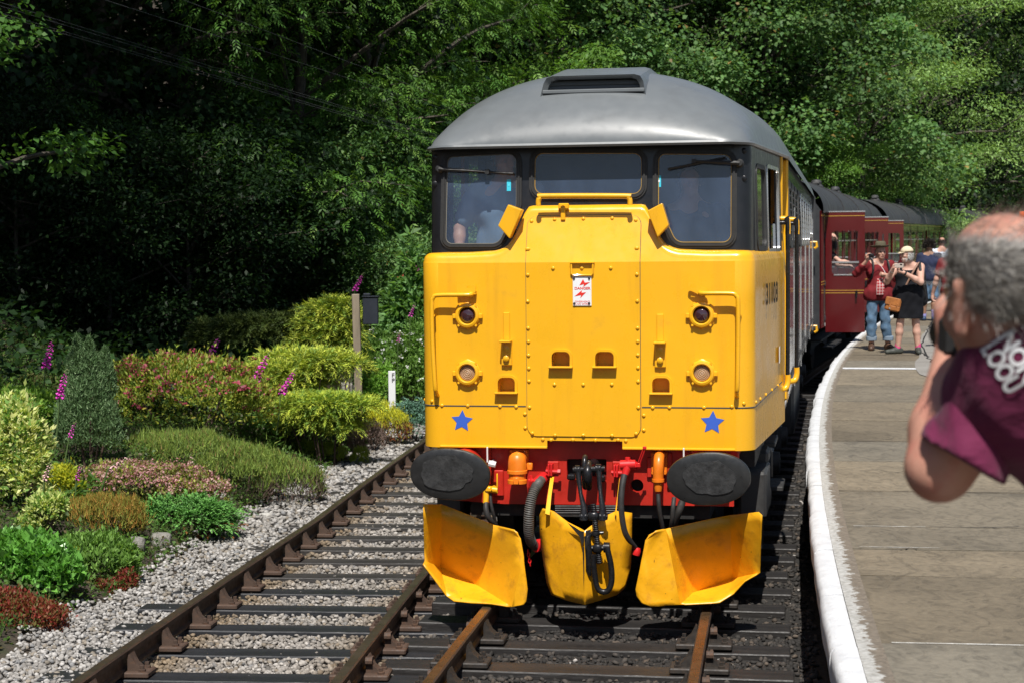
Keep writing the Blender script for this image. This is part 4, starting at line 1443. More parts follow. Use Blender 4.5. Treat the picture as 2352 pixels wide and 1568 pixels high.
pts = [((L2(u, v)[0], -.017, L2(u, v)[1]), (0, -1, 0)) for u, v in ((946, 188), (1033, 187), (948, 331), (1033, 330))]
studs('plate_screw', pts, MAT['box_black'], .008, parent=wp)
# blue stars
for u, v, r in ((301, 1004, .080), (1739, 1013, .084)):
    c = L2(u, v)
    pts = [(c[0] + (r if k % 2 == 0 else r * .50) * math.sin(k * math.pi / 5 + .06), c[1] + (r if k % 2 == 0 else r * .50) * math.cos(k * math.pi / 5 + .06)) for k in range(10)]
    mb = MB(); mb.plate(pts, f=lambda p, q, d: (p, -.0025 + d, q), thick=.002); mb.build('blue_star', MAT['blue_star'], loco, smooth=0)
# running number on the right side
me = text_mesh('running_number', '31108', .21, paint('number_black', (.012, .012, .014), .85, spec=.1), xs=1.28, bold=.006, spacing=1.12)
o = link('running_number', me, loco)
o['kind'] = 'stuff'; o.location = (side_x(1.0) + .009, 1.0, L2(2075, 305)[1]); o.rotation_euler = (R(90), 0, math.pi / 2 - math.atan(.0785))
# data panel
mb = MB(); mb.box((side_x(1.55) + .002, 1.55, 1.62), (.003, .16, .12)); mb.build('data_panel', MAT['sign_white'], loco)
# ------------------------------------------------------------------ locomotive: body behind the cab
# yellow cab door pillar, recessed door, handrails on the side
mb = MB()
rows = [[(side_x(y) * 1.0 - (.0 if z < 2.45 else .03 + (z - 2.45) * .04), y, z) for y in (2.05, 2.12)] for z in (ZB + .15, 1.6, 2.1, 2.45, ZGU - .02)]
mb.grid(rows)
mb.box((1.255, 2.09, (ZB + ZGU) / 2 + .05), (.07, .09, ZGU - ZB - .12), .01)
mb.box((1.285, 2.72, (ZB + ZGU) / 2 + .05), (.06, .12, ZGU - ZB - .12), .015)
mb.box((1.22, 2.4, (ZB + ZGU) / 2 + .05), (.05, .60, ZGU - ZB - .14), .006)
mb.build('cab_door', MAT['yellow'], loco)
mb = MB(); mb.box((1.252, 2.4, 2.72), (.012, .36, .52), .02); mb.build('door_glass', MAT['side_glass'], loco)
for yy, mat, x in ((1.98, MAT['iron'], 1.32), (2.78, MAT['iron'], 1.37)):
    mb = MB(); mb.tube(spline([(x - .10, yy, 2.62), (x - .01, yy, 2.63), (x + .012, yy, 2.58), (x + .012, yy, 1.5), (x + .004, yy, ZSEAM - .05)], 5), .017, 8)
    o = mb.build('side_handrail', mat, loco, smooth=60)
    mb = MB(); mb.tube(spline([(x - .09, yy - .06, ZSEAM - .03), (x - .01, yy - .02, ZSEAM - .03), (x + .012, yy, ZSEAM + .02), (x + .012, yy, ZSEAM + .08)], 5), .024, 8)
    mb.tube(spline([(x - .10, yy + .03, 2.66), (x + .0, yy + .03, 2.66), (x + .014, yy + .02, 2.62), (x + .014, yy + .01, 2.54)], 5), .022, 8)
    build_each(mb, 'rail_end', MAT['yellow'], o, 60)
# bodyside: right, left and rear
mb = MB()
for sg in (1, -1):
    prof = [(1.27, ZB - .02), (1.302, ZB + .12), (1.302, 2.5), (1.292, 2.9), (1.27, ZGU + .02)]
    rows = [[(sg * (a if y > 2.9 else a - .01), y, b) for a, b in prof] for y in (2.78, 3.2, 6, 9, 12, 15, 16.6)]
    mb.grid(rows)
mb.build('bodyside', MAT['side_grey'], loco, smooth=50)
mb = MB(); mb.plate([(-1.32, ZB), (1.32, ZB), (1.33, ZGU), (.9, 3.55), (0, 3.75), (-.9, 3.55), (-1.33, ZGU)], f=lambda a, b, d: (a, 16.6 - d, b), thick=.03)
mb.build('rear_end', MAT['coach_end'], loco)
rng_ = random.Random(4)
for y in (3.5, 4.5, 5.5, 6.9, 8.1, 9.3, 10.6, 11.8, 13.2, 14.6):
    h = 2.42 if y < 12 else 2.5
    mb = MB(); mb.plate(rpoly(rect(y, y + .72, h, 3.02), .03, 3), [rpoly(rect(y + .07, y + .65, h + .07, 2.95), .02, 3)], lambda a, b, d: (1.319 - (b - 2.4) * .04 - d, a, b), .03)
    o = mb.build('grille_frame', MAT['under_grey'] if y < 8 else MAT['alu'], loco)
    mb = MB()
    for k in range(8): mb.box((1.292 - (h - 2.4) * .04, y + .36, h + .09 + .062 * k), (.03, .58, .012), rot=(0, R(-30), 0))
    mb.build('grille_louvre', MAT['cab_dark'], o)['kind'] = 'stuff'
for y in (5.0, 7.7, 10.2, 12.9, 15.4):
    mb = MB(); mb.box((1.306, y, 1.95), (.010, .035, 1.7)); mb.build('body_strip', MAT['alu'], loco)
mb = MB(); mb.box((1.311, 9.7, 1.28), (.012, 13.6, .016)); mb.build('lower_band', MAT['under_grey'], loco)
for y, z in ((16.3, 2.45), (16.3, 1.12)):
    mb = MB(); mb.tube([(1.29, y, z), (1.35, y, z), (1.36, y, z - .07), (1.32, y, z - .1)], .022, 6); mb.build('rear_step_handle', MAT['yellow'], loco)

# ------------------------------------------------------------------ headstock, buffers, fittings
YH = .10
zhb = L3(700, 432, YH)[1]
mb = MB()
P3 = lambda u, v, y=YH: L3(u, v, y)
hole1 = circ(P3(1470, 318), .046, 18)
hook_hole = rpoly([P3(1032, 262), P3(1032, 152), P3(1280, 152), P3(1280, 262)], .01, 2)
out = [(-.99, zhb + .02), P3(640, 432), P3(1690, 442), (1.02, zhb + .01), (1.02, ZB + .05), (-.99, ZB + .05)]
mb.plate(out, [hole1, hook_hole], lambda a, b, d: (a, YH + d, b), .05)
mb.build('buffer_beam', MAT['red'], loco)
mb = MB(); mb.box((0, .22, .9), (1.9, .02, .5)); mb.box((0, .7, .62), (1.7, 1.1, .12)); build_each(mb, 'frame_end', MAT['dark'], loco)
mb = MB()
for sg in (-1, 1):
    mb.grid([[(sg * (1.05 + .02 * k), .12 + 1.6 * k, ZB + .03), (sg * (1.05 + .02 * k), .12 + 1.6 * k, ZB - .05 + .0), (sg * (.92 + .02 * k), .12 + 1.6 * k, ZB - .26)] for k in range(3)])
build_each(mb, 'side_skirt', MAT['red'], loco)
# red square plates and small details on the beam
mb = MB()
for u0, v0, u1, v1 in ((430, 96, 495, 190), (575, 220, 640, 380), (1535, 140, 1570, 265), (1660, 110, 1690, 330), (2030, 105, 2070, 140), (905, 165, 985, 230), (1318, 165, 1380, 232)):
    a = P3(u0, v1); b = P3(u1, v0)
    mb.box(((a[0] + b[0]) / 2, YH - .012, (a[1] + b[1]) / 2), (b[0] - a[0], .026, b[1] - a[1]), .006)
build_each(mb, 'beam_plate', MAT['red'], loco)
# buffers: oval heads on round shanks
for u, v, tilt in ((300, 250, -3), (1915, 278, 3)):
    c = L3(u, v, -.50)
    mb = MB()
    rows = []
    n = 48
    ea, eb = .278, .176
    prof = [(0.02, -.008), (.25, -.0075), (.5, -.005), (.75, -.001), (.93, .004), (.985, .009), (1.0, .016), (1.0, .040), (.97, .046), (.55, .06)]
    for r_, d in prof:
        row = []
        for k in range(n):
            a = 2 * math.pi * k / n
            x = ea * r_ * math.copysign(abs(math.cos(a)) ** .92, math.cos(a)); z = eb * r_ * math.copysign(abs(math.sin(a)) ** .92, math.sin(a))
            t = R(tilt)
            row.append((c[0] + x * math.cos(t) - z * math.sin(t), -.50 + d, c[1] + x * math.sin(t) + z * math.cos(t)))
        rows.append(row)
    mb.grid(rows, wrap=True)
    mb.f.append(tuple(range(n))); mb.m.append(0); mb.f.append(tuple(range(9 * n, 10 * n))); mb.m.append(0)
    o = mb.build('buffer', MAT['buffer'], loco, smooth=40)
    mb = MB(); mb.lathe([(.075, -.46), (.075, -.2), (.115, -.2), (.125, YH - .02)], (c[0], 0, c[1]), (0, 1, 0), 20)
    mb.box((c[0], YH - .015, c[1]), (.34, .03, .30), .01)
    for sx in (-1, 1):
        for sz in (-1, 1): mb.lathe([(.02, 0), (.02, .02)], (c[0] + sx * .135, YH - .03, c[1] + sz * .115), (0, -1, 0), 6)
    mb.build('buffer_shank', MAT['red'], o)
    # thick grease worked into the face
    blob = []
    for k in range(30):
        a = 2 * math.pi * k / 30
        r_ = .62 * (1 + .22 * mnoise.noise(Vector((math.cos(a) * 2.2, math.sin(a) * 2.2, u * .01))))
        if u > 1000: r_ *= .95
        blob.append((c[0] + ea * r_ * math.cos(a) * 1.05 - (.02 if u < 1000 else -.01), c[1] + eb * r_ * math.sin(a) * 1.1 + .01))
    mb = MB(); mb.plate(blob, f=lambda p, q, d: (p, -.511 + d, q), thick=.006)
    mb.build('grease_patch', paint('grease_grey_%d' % u, (.030, .030, .030), .36, var=.5, vscale=14, bump=.55, bscale=20, bdist=.01, spec=.55), o, smooth=0)

# orange sockets
def bolts_rect(mb, x0, x1, z0, z1, y, r=.012):
    for a in (x0, x1):
        for b in (z0, z1): mb.lathe([(r, 0), (r, .014)], (a, y, b), (0, -1, 0), 6)
mb = MB()
a = P3(680, 210); b = P3(795, 90)
mb.box(((a[0] + b[0]) / 2, YH - .015, (a[1] + b[1]) / 2), (b[0] - a[0], .03, b[1] - a[1]), .006)
bolts_rect(mb, a[0] + .015, b[0] - .015, a[1] + .02, b[1] - .015, YH - .03)
c = L3(726, 165, -.06)
mb.lathe([(.005, .066), (.034, .056), (.056, .036), (.064, .0), (.066, -.06), (.071, -.065), (.071, -.085), (.060, -.087), (.060, -.125), (.069, -.13), (.069, -.155), (.05, -.157)], (c[0] - .004, -.06, c[1] + .0), (0, 0, 1), 20)
mb.tube([(c[0], -.06, c[1]), (c[0], YH, c[1] + .01)], .05, 12)
mb.box((c[0] + .08, -.03, c[1] - .04), (.04, .03, .05), .005); mb.box((c[0] - .0, -.13, c[1] - .13), (.04, .02, .05), .004)
mb.build('jumper_socket', MAT['orange'], loco, smooth=40)
mb = MB()
a = P3(1560, 250); b = P3(1662, 106)
mb.box(((a[0] + b[0]) / 2, YH - .015, (a[1] + b[1]) / 2), (b[0] - a[0], .03, b[1] - a[1]), .006)
bolts_rect(mb, a[0] + .015, b[0] - .015, a[1] + .02, b[1] - .015, YH - .03)
c = L3(1606, 170, -.03)
mb.tube(spline([(c[0], YH, c[1] + .03), (c[0], .0, c[1] + .03), (c[0], -.045, c[1] - .02), (c[0] - .003, -.05, c[1] - .12)], 5), .037, 14)
mb.lathe([(.043, 0), (.043, -.02), (.030, -.022), (.028, -.06), (.024, -.085)], (c[0] - .003, -.05, c[1] - .115), (0, 0, 1), 14)
js = mb.build('jumper_socket', MAT['orange'], loco, smooth=40)
# hoses
def hose(name, pts, r, mat, parent=loco, n=10, sp=6):
    P = [(lambda a, y: (a[0], y, a[1]))(L3(u, v, y), y) for u, v, y in pts]
    mb = MB(); mb.tube(spline(P, sp), r, n)
    return mb.build(name, mat, parent, smooth=60)
hose('jumper_cable', [(1602, 370, -.05), (1606, 430, -.06), (1614, 500, -.04), (1628, 575, .0), (1630, 640, .05)], .0155, MAT['hose'])
# ribbed vacuum pipe
P = [(lambda a, y: (a[0], y, a[1]))(L3(u, v, y), y) for u, v, y in ((872, 285, .0), (842, 325, -.10), (815, 390, -.15), (800, 470, -.16), (795, 560, -.14), (800, 640, -.09), (826, 690, -.02), (868, 690, .03))]
S = spline(P, 14)
mb = MB(); mb.tube(S, [.0345 + (.0035 if k % 2 else -.0025) * (0 if k < 8 or k > len(S) - 22 else 1) for k in range(len(S))], 14)
vp = mb.build('vacuum_pipe', MAT['ribbed'], loco, smooth=30)
mb = MB()
a = L3(852, 300, -.03); mb.tube([(a[0] + .02, YH, a[1] + .02), (a[0], -.02, a[1]), (a[0] - .02, -.08, a[1] - .02)], .043, 12)
mb.tube([(a[0] - .045, -.05, a[1] + .055), (a[0] - .045, -.05, a[1] + .02)], .012, 6); mb.box((a[0] - .045, -.05, a[1] + .02), (.04, .02, .02), .003)
b = L3(858, 690, .02); mb.tube([(b[0] - .02, -.01, b[1]), (b[0] + .03, .05, b[1])], .046, 12)
build_each(mb, 'pipe_clip', MAT['red_bright'], vp)
# red chain below
mb = MB(); a = L3(790, 730, -.02)
for k in range(5):
    ring = [(a[0] + .004 * k + (.010 * math.cos(t) if k % 2 else 0), -.02 + (0 if k % 2 else .010 * math.cos(t)), a[1] - .022 * k + .016 * math.sin(t)) for t in [2 * math.pi * q / 8 for q in range(8)]]
    mb.tube(ring, .0038, 5, closed=True)
mb.build('pipe_chain', MAT['red_bright'], vp)['kind'] = 'stuff'
# air hose with red cock and handle
ah = hose('air_hose', [(1392, 250, -.10), (1378, 320, -.13), (1370, 420, -.15), (1376, 520, -.15), (1394, 610, -.13), (1428, 670, -.08), (1455, 705, -.02)], .0225, MAT['hose'])
c = L3(1412, 190, -.07)
mb = MB()
mb.tube([(c[0] - .05, -.07, c[1]), (c[0] + .055, -.07, c[1] + .005)], [.034, .034], 12)
mb.tube([(c[0] + .0, YH, c[1]), (c[0] + .0, -.07, c[1])], .03, 10)
mb.tube([(c[0] - .0, -.07, c[1]), (c[0] - .016, -.09, c[1] - .065)], [.034, .024], 10)
mb.tube([(c[0] + .0, -.07, c[1] + .03), (c[0] + .0, -.07, c[1] + .055)], .018, 8)
mb.tube([(c[0] + .055, -.07, c[1] - .01), (c[0] + .075, -.07, c[1] + .01)], .026, 8)
mb.build('air_cock', MAT['red_bright'], ah, smooth=40)
a = L3(1478, 190, -.09); b = L3(1518, 82, -.12)
mb = MB()
for o_ in (-.007, .007): mb.tube([(a[0] + o_, -.09, a[1]), (b[0] + o_, -.12, b[1])], .005, 6)
mb.box((b[0], -.12, b[1]), (.026, .014, .02), .003); mb.box((a[0], -.09, a[1]), (.03, .02, .03), .003)
mb.build('cock_handle', MAT['red_bright'], ah)
d = L3(1462, 722, -.02)
mb = MB(); mb.lathe([(.028, 0), (.03, .03), (.02, .05)], (d[0], -.02, d[1] - .03), (.3, 0, 1), 10); mb.build('hose_end', MAT['red_bright'], ah)
# left air pipe: white and yellow cocks, black hose
lh = hose('main_air_hose', [(528, 425, -.06), (528, 465, -.08), (540, 510, -.08), (565, 545, -.05), (590, 585, .02)], .020, MAT['hose'])
hose('thin_air_hose', [(555, 330, -.02), (558, 420, -.05), (575, 500, -.04), (600, 590, .02)], .012, MAT['hose'])
c = L3(548, 355, -.04)
mb = MB()
mb.tube([(c[0] - .03, -.04, c[1] + .02), (c[0] + .06, -.04, c[1] + .01)], .024, 10); mb.tube([(c[0] - .02, -.04, c[1] + .01), (c[0] - .022, -.06, c[1] - .08)], [.024, .020], 10)
mb.tube([(c[0] + .02, YH, c[1] + .015), (c[0] + .02, -.04, c[1] + .015)], .02, 8)
mb.box((c[0] + .06, -.05, c[1] + .06), (.01, .014, .14), .003); mb.box((c[0] + .0, -.05, c[1] + .02), (.05, .05, .035), .006)
mb.build('yellow_cock', MAT['yellow'], lh, smooth=40)
for u, v in ((536, 90), (1762, 96)):
    a = L3(u, v, -.04); mb = MB(); mb.box((a[0], -.04, a[1] - .04), (.011, .012, .11), .003)
    mb.tube([(a[0] + .01, -.04, a[1] - .10), (a[0] + .06, -.04, a[1] - .11)], .022 if u < 1000 else .008, 8); mb.tube([(a[0] + .02, YH, a[1] - .1), (a[0] + .02, -.04, a[1] - .1)], .012, 6)
    mb.build('white_cock', MAT['white_paint'], loco)
hose('steam_pipe', [(1702, 395, .02), (1696, 450, -.02), (1690, 530, .0), (1680, 600, .06)], .016, MAT['under_grey'])
hose('steam_pipe', [(1752, 420, .04), (1735, 470, .0), (1708, 540, .03), (1690, 600, .08)], .026, MAT['dark'])
# small red studs on the beam
for u, v in ((938, 228), (1345, 236)):
    a = P3(u, v); mb = MB()
    mb.box((a[0] - .006, YH - .05, a[1] + .02), (.014, .10, .085), .004); mb.box((a[0] + .012, YH - .05, a[1] + .02), (.014, .10, .085), .004)
    mb.tube([(a[0] - .03, YH - .07, a[1] + .01), (a[0] + .065, YH - .07, a[1] + .005)], .014, 8)
    mb.lathe([(.022, 0), (.022, .02)], (a[0] + .055, YH - .07, a[1] + .005), (1, 0, 0), 6)
    mb.build('safety_chain_lug', MAT['red_bright'], loco)

# screw coupling
cp = empty('screw_coupling', (0, YH, .9)); cp.parent = loco
CPM = Matrix.Translation((0, -YH, -.9))
def cbuild(mb, name, mat, smooth=45):
    me = mb.mesh(name, mat, smooth); me.transform(CPM); return link(name, me, cp)
mb = MB()
a = L3(1146, 235, -.20)
ring = [(a[0] + .0, -.19 + .05 * math.cos(t), a[1] + .105 * math.sin(t)) for t in [2 * math.pi * k / 20 for k in range(20)]]
mb.tube(ring, .019, 8, closed=True)
mb.tube(spline([(a[0] + .022, YH, a[1] + .02), (a[0] + .022, -.10, a[1] + .03), (a[0] + .022, -.20, a[1] + .05), (a[0] + .026, -.26, a[1] + .0), (a[0] + .028, -.23, a[1] - .09), (a[0] + .024, -.16, a[1] - .10)], 6), [.04] * 6 + [.036] * 6 + [.032] * 10 + [.026] * 9, 10)
cbuild(mb, 'draw_hook', MAT['iron'])
mb = MB()
l = L3(1100, 220, -.24); r = L3(1230, 212, -.24)
mb.tube([(l[0] - .03, -.24, l[1]), (r[0] + .045, -.24, r[1])], .022, 10)
for p, s in ((l, -1), (r, 1)): mb.lathe([(.034, -.016), (.034, .016)], (p[0], -.24, p[1]), (1, 0, 0), 12)
cbuild(mb, 'coupling_pin', MAT['iron'])
lt = L3(1140, 512, -.34); rt = L3(1256, 512, -.34)
for p, q in ((l, lt), (r, rt)):
    mb = MB(); mid = ((p[0] + q[0]) / 2, -.30, (p[1] + q[1]) / 2)
    mb.tube([(p[0], -.24, p[1] + .02), (p[0] + (q[0] - p[0]) * .15, -.26, p[1] - .05), mid, (q[0], -.34, q[1] + .06), (q[0], -.34, q[1] - .02)], [.030, .019, .014, .022, .034], 8)
    mb.lathe([(.030, -.018), (.030, .018)], (q[0], -.34, q[1]), (1, 0, 0), 10)
    cbuild(mb, 'coupling_link', MAT['iron'])
t = L3(1200, 508, -.34)
mb = MB(); mb.box((t[0], -.34, t[1]), (.075, .07, .062), .012); mb.tube([(lt[0] - .03, -.34, t[1]), (rt[0] + .035, -.34, t[1])], .016, 8)
cbuild(mb, 'upper_trunnion', MAT['iron'])
s0 = L3(1196, 432, -.34); s1 = L3(1236, 805, -.40)
mb = MB(); N = 60
mb.tube([(s0[0] + (s1[0] - s0[0]) * k / N, -.34 - .06 * k / N, s0[1] + (s1[1] - s0[1]) * k / N) for k in range(N + 1)], [.022 if k % 2 else .0175 for k in range(N + 1)], 10)
cbuild(mb, 'coupling_screw', MAT['iron'], 20)
t2 = L3(1225, 708, -.39)
mb = MB(); mb.box((t2[0], -.39, t2[1]), (.06, .06, .058), .01); mb.tube([(t2[0] - .04, -.39, t2[1]), (t2[0] + .085, -.39, t2[1] + .005)], .02, 8)
mb.lathe([(.036, -.02), (.036, .02)], (t2[0] + .062, -.39, t2[1] + .006), (1, 0, 0), 12)
cbuild(mb, 'lower_trunnion', MAT['iron'])
m_ = L3(1210, 615, -.365)
mb = MB(); mb.lathe([(.032, -.014), (.036, 0), (.032, .014)], (m_[0], -.365, m_[1]), (0, 0, 1), 10); mb.tube([(m_[0] - .03, -.37, m_[1]), (m_[0] + .055, -.36, m_[1] + .005)], .013, 8)
q = [L3(1160, 640, -.40), L3(1163, 690, -.41), L3(1170, 780, -.415), L3(1174, 850, -.415), L3(1176, 880, -.415)]
mb.tube([(m_[0] - .03, -.375, m_[1])] + [(p[0], -.40, p[1]) for p in q], [.012, .022, .024, .027, .031, .018], 10)
cbuild(mb, 'tommy_bar', MAT['iron'])
q = [L3(u, v, -.42) for u, v in ((1282, 700), (1292, 740), (1306, 800), (1314, 870), (1310, 930), (1292, 968), (1262, 978), (1232, 962), (1218, 925), (1208, 860), (1202, 800), (1206, 745))]
mb = MB(); mb.tube(spline([(p[0], -.42 - .03 * k / 11, p[1]) for k, p in enumerate(q)], 4), .0205, 10)
cbuild(mb, 'coupling_shackle', MAT['iron'])
mb = MB(); a = L3(1060, 265, .0); mb.box((a[0], .03, a[1]), (.06, .09, .04), .01); a = L3(1250, 275, .0); mb.box((a[0], .03, a[1]), (.05, .09, .045), .01)
[setattr(o, 'location', CPM @ o.location) for o in build_each(mb, 'hook_stop', MAT['iron'], cp)]
mb = MB()
for k in range(4):
    a = L3(960, 446 + 14 * k, .03); b = L3(1348, 446 + 14 * k, .03); mb.tube([(a[0], .03, a[1]), (b[0], .03, b[1])], .006, 6)
build_each(mb, 'cable_run', MAT['under_grey'], loco)

# snow ploughs: folded plates
def plough(name, V, faces, label=None, parent=loco, ext=()):
    """V: dict key -> (u, v, y) in the picture's plane y"""
    keys = list(V); P = []
    for k in keys:
        u, v, y = V[k]; a = L3(u, v, y); P.append((a[0], y, a[1]))
    ix = {k: i for i, k in enumerate(keys)}
    mb = MB(); mb.add(P, [tuple(ix[k] for k in f) for f in faces])
    me = mb.mesh(name, MAT['yellow_dirty'], 0)
    bm = bmesh.new(); bm.from_mesh(me)
    bmesh.ops.triangulate(bm, faces=[f for f in bm.faces if len(f.verts) > 4])
    bmesh.ops.recalc_face_normals(bm, faces=bm.faces)
    # normals to the camera side
    if sum(f.normal.y * f.calc_area() for f in bm.faces) > 0: bmesh.ops.reverse_faces(bm, faces=bm.faces)
    bmesh.ops.subdivide_edges(bm, edges=bm.edges, cuts=3, use_grid_fill=True)
    for v in bm.verts:
        v.co.y += .006 * mnoise.noise(v.co * 6 + Vector((3, 1, 2))) + .004 * mnoise.noise(v.co * 15)
    bm.to_mesh(me); bm.free()
    me.polygons.foreach_set("use_smooth", [True] * len(me.polygons)); me.set_sharp_from_angle(angle=R(22))
    o = link(name, me, parent)
    m = o.modifiers.new('thickness', 'SOLIDIFY'); m.thickness = .009; m.offset = -1
    if label: o['label'] = label
    return o
V = dict(a=(140, 437, -.43), b=(252, 437, -.25), c=(575, 566, -.25), d=(700, 596, -.37), e=(722, 610, -.375), f=(740, 650, -.38), g=(760, 760, -.385), h=(786, 965, -.39), i=(778, 1040, -.39), j=(760, 1062, -.39), k=(690, 1075, -.38),
         l=(560, 1052, -.35), m=(440, 1047, -.33), n=(328, 1036, -.31), o=(285, 1005, -.27), p=(240, 945, -.30), q=(138, 806, -.31), r=(150, 785, -.26), s=(245, 828, -.05), t=(480, 943, -.06))
plough('snow_plough', V, [('a', 'b', 's', 'r'), ('b', 'c', 't', 's'), ('c', 'd', 'e', 'f', 'g', 'h', 'i', 'j', 'k', 't'), ('r', 's', 'p', 'q'), ('s', 't', 'm', 'n', 'o', 'p'), ('t', 'k', 'l', 'm')], 'left yellow plough blade under the buffer')
V = dict(a=(1525, 658, -.39), b=(1545, 625, -.385), c=(1590, 602, -.375), d=(1650, 590, -.33), e=(1785, 560, -.26), f=(2050, 505, -.25), g=(2225, 484, -.40), h=(2247, 505, -.42), i=(2240, 700, -.34), j=(2236, 860, -.26), k=(2140, 910, -.28), l=(2072, 990, -.26), m=(1985, 1045, -.31), n=(1870, 1052, -.33), o=(1740, 1060, -.36), p=(1562, 1075, -.40), q=(1500, 1055, -.40), r=(1468, 1010, -.40), s=(1462, 965, -.40), t=(1490, 830, -.395), w=(1820, 985, -.07), x=(2068, 897, -.05))
plough('snow_plough', V, [('d', 'e', 'f', 'x', 'w'), ('f', 'g', 'h', 'i', 'j', 'x'), ('a', 'b', 'c', 'd', 'w', 'o', 'p', 'q', 'r', 's', 't'), ('w', 'x', 'l', 'm', 'n', 'o'), ('x', 'j', 'k', 'l')], 'right yellow plough blade under the buffer, sun glint at its inner corner')
V = dict(a=(880, 461, -.14), b=(950, 480, -.18), c=(1035, 545, -.26), d=(1145, 600, -.40), e=(1145, 800, -.42), f=(1145, 1062, -.44), g=(1040, 1038, -.32), h=(935, 1000, -.19), i=(906, 930, -.15), j=(880, 760, -.12), k=(863, 610, -.11), l=(862, 500, -.11),
         m=(1250, 520, -.28), n=(1345, 476, -.18), o=(1440, 488, -.09), p=(1438, 700, -.09), q=(1432, 830, -.10), r=(1398, 955, -.13), s=(1345, 1000, -.19), t=(1240, 1035, -.33))
plough('centre_plough', V, [('a', 'b', 'c', 'd', 'e', 'j', 'k', 'l'), ('e', 'f', 'g', 'h', 'i', 'j'), ('d', 'm', 'n', 'o', 'p', 'e'), ('e', 'p', 'q', 'r', 's', 't', 'f')], 'yellow centre plough with black oil streaks')
for u0, v0, u1, v1 in ((914, 266, 950, 476), (1348, 275, 1360, 480)):
    a = L3(u0, v1, -.10); b = L3(u1, v0, .0)
    mb = MB(); mb.grid([[(a[0], .02, b[1]), (b[0], .02, b[1])], [(a[0], -.10, (a[1] + b[1]) / 2), (b[0], -.10, (a[1] + b[1]) / 2)], [(a[0], -.215, a[1]), (b[0] + .005, -.215, a[1] - .01)]])
    o = mb.build('plough_strap', MAT['yellow'], loco, smooth=0); m = o.modifiers.new('thickness', 'SOLIDIFY'); m.thickness = .008
mb = MB()
def ridge_y(u, v):
    return (-.42 + abs(u - 1145) / 285 * .30 - (v - 600) * .00008) - .012
for pts in ([(1035, 548), (1080, 575), (1118, 600), (1140, 605), (1140, 660), (1128, 700), (1115, 640), (1080, 600)], [(1150, 600), (1185, 590), (1178, 610), (1160, 640), (1152, 720), (1148, 700)], [(1130, 700), (1141, 700), (1141, 850), (1137, 950), (1134, 800)]):
    q = [(L3(u, v, ridge_y(u, v)), ridge_y(u, v)) for u, v in pts]
    mb.add([(a[0], y, a[1]) for a, y in q], [tuple(range(len(q)))])
o = mb.build('oil_streak', MAT['dark'], loco, smooth=0); o['kind'] = 'stuff'
# ------------------------------------------------------------------ bogies and underframe
def wheelset(y, par):
    mb = MB()
    for sg in (-1, 1):
        mb.lathe([(.44, -.06), (.545, -.055), (.52, .07), (.54, .075), (.40, .06), (.14, .05)], (sg * .75, y, .525), (sg, 0, 0), 28)
    mb.tube([(-.75, y, .525), (.75, y, .525)], .09, 12)
    mb.build('wheelset', MAT['dark'], par)
for yb in (3.6, 12.6):
    bg_ = empty('bogie', (0, yb, 0)); bg_.parent = loco
    for dy in (-2.1, 0, 2.1):
        wheelset(dy, bg_)
    for sg in (-1, 1):
        mb = MB()
        mb.plate([(-2.75, .62), (-2.4, .86), (2.4, .86), (2.75, .62), (2.6, .52), (2.3, .66), (.5, .62), (.2, .5), (-.2, .5), (-.5, .62), (-2.3, .66), (-2.6, .52)], f=lambda a, b, d: (sg * (1.02 - d), a, b), thick=.07)
        mb.build('bogie_frame', MAT['under_grey'], bg_)
        for dy in (-2.1, 0, 2.1):
            mb = MB(); mb.box((sg * 1.08, dy, .53), (.16, .32, .30), .04); mb.lathe([(.10, 0), (.10, .05), (.05, .06)], (sg * 1.16, dy, .53), (sg, 0, 0), 14)
            for k in range(4): mb.box((sg * 1.07, dy, .71 + .022 * k), (.09, .9 - .16 * k, .016))
            mb.build('axle_box', MAT['under_grey'], bg_)
for sg in (-1, 1):
    mb = MB(); mb.box((sg * 1.10, 2.4, .86), (.26, .60, .04), .008); mb.box((sg * 1.14, 2.4, .50), (.30, .52, .04), .008); mb.box((sg * 1.02, 2.15, .68), (.04, .03, .42)); mb.box((sg * 1.02, 2.65, .68), (.04, .03, .42))
    mb.box((sg * 1.12, 1.0, .66), (.20, .70, .34), .02); mb.box((sg * 1.10, 1.45, .86), (.22, .4, .1), .02); mb.box((sg * 1.12, .95, .36), (.12, .34, .26), .02)
    build_each(mb, 'cab_step', MAT['under_grey'], loco)
    mb = MB(); mb.box((sg * 1.0, 8.1, .72), (.5, 2.6, .62), .03); mb.build('fuel_tank', MAT['under_grey'], loco)
mb = MB(); mb.box((0, 8.4, .98), (2.3, 16.0, .16)); mb.build('underframe', MAT['dark'], loco)
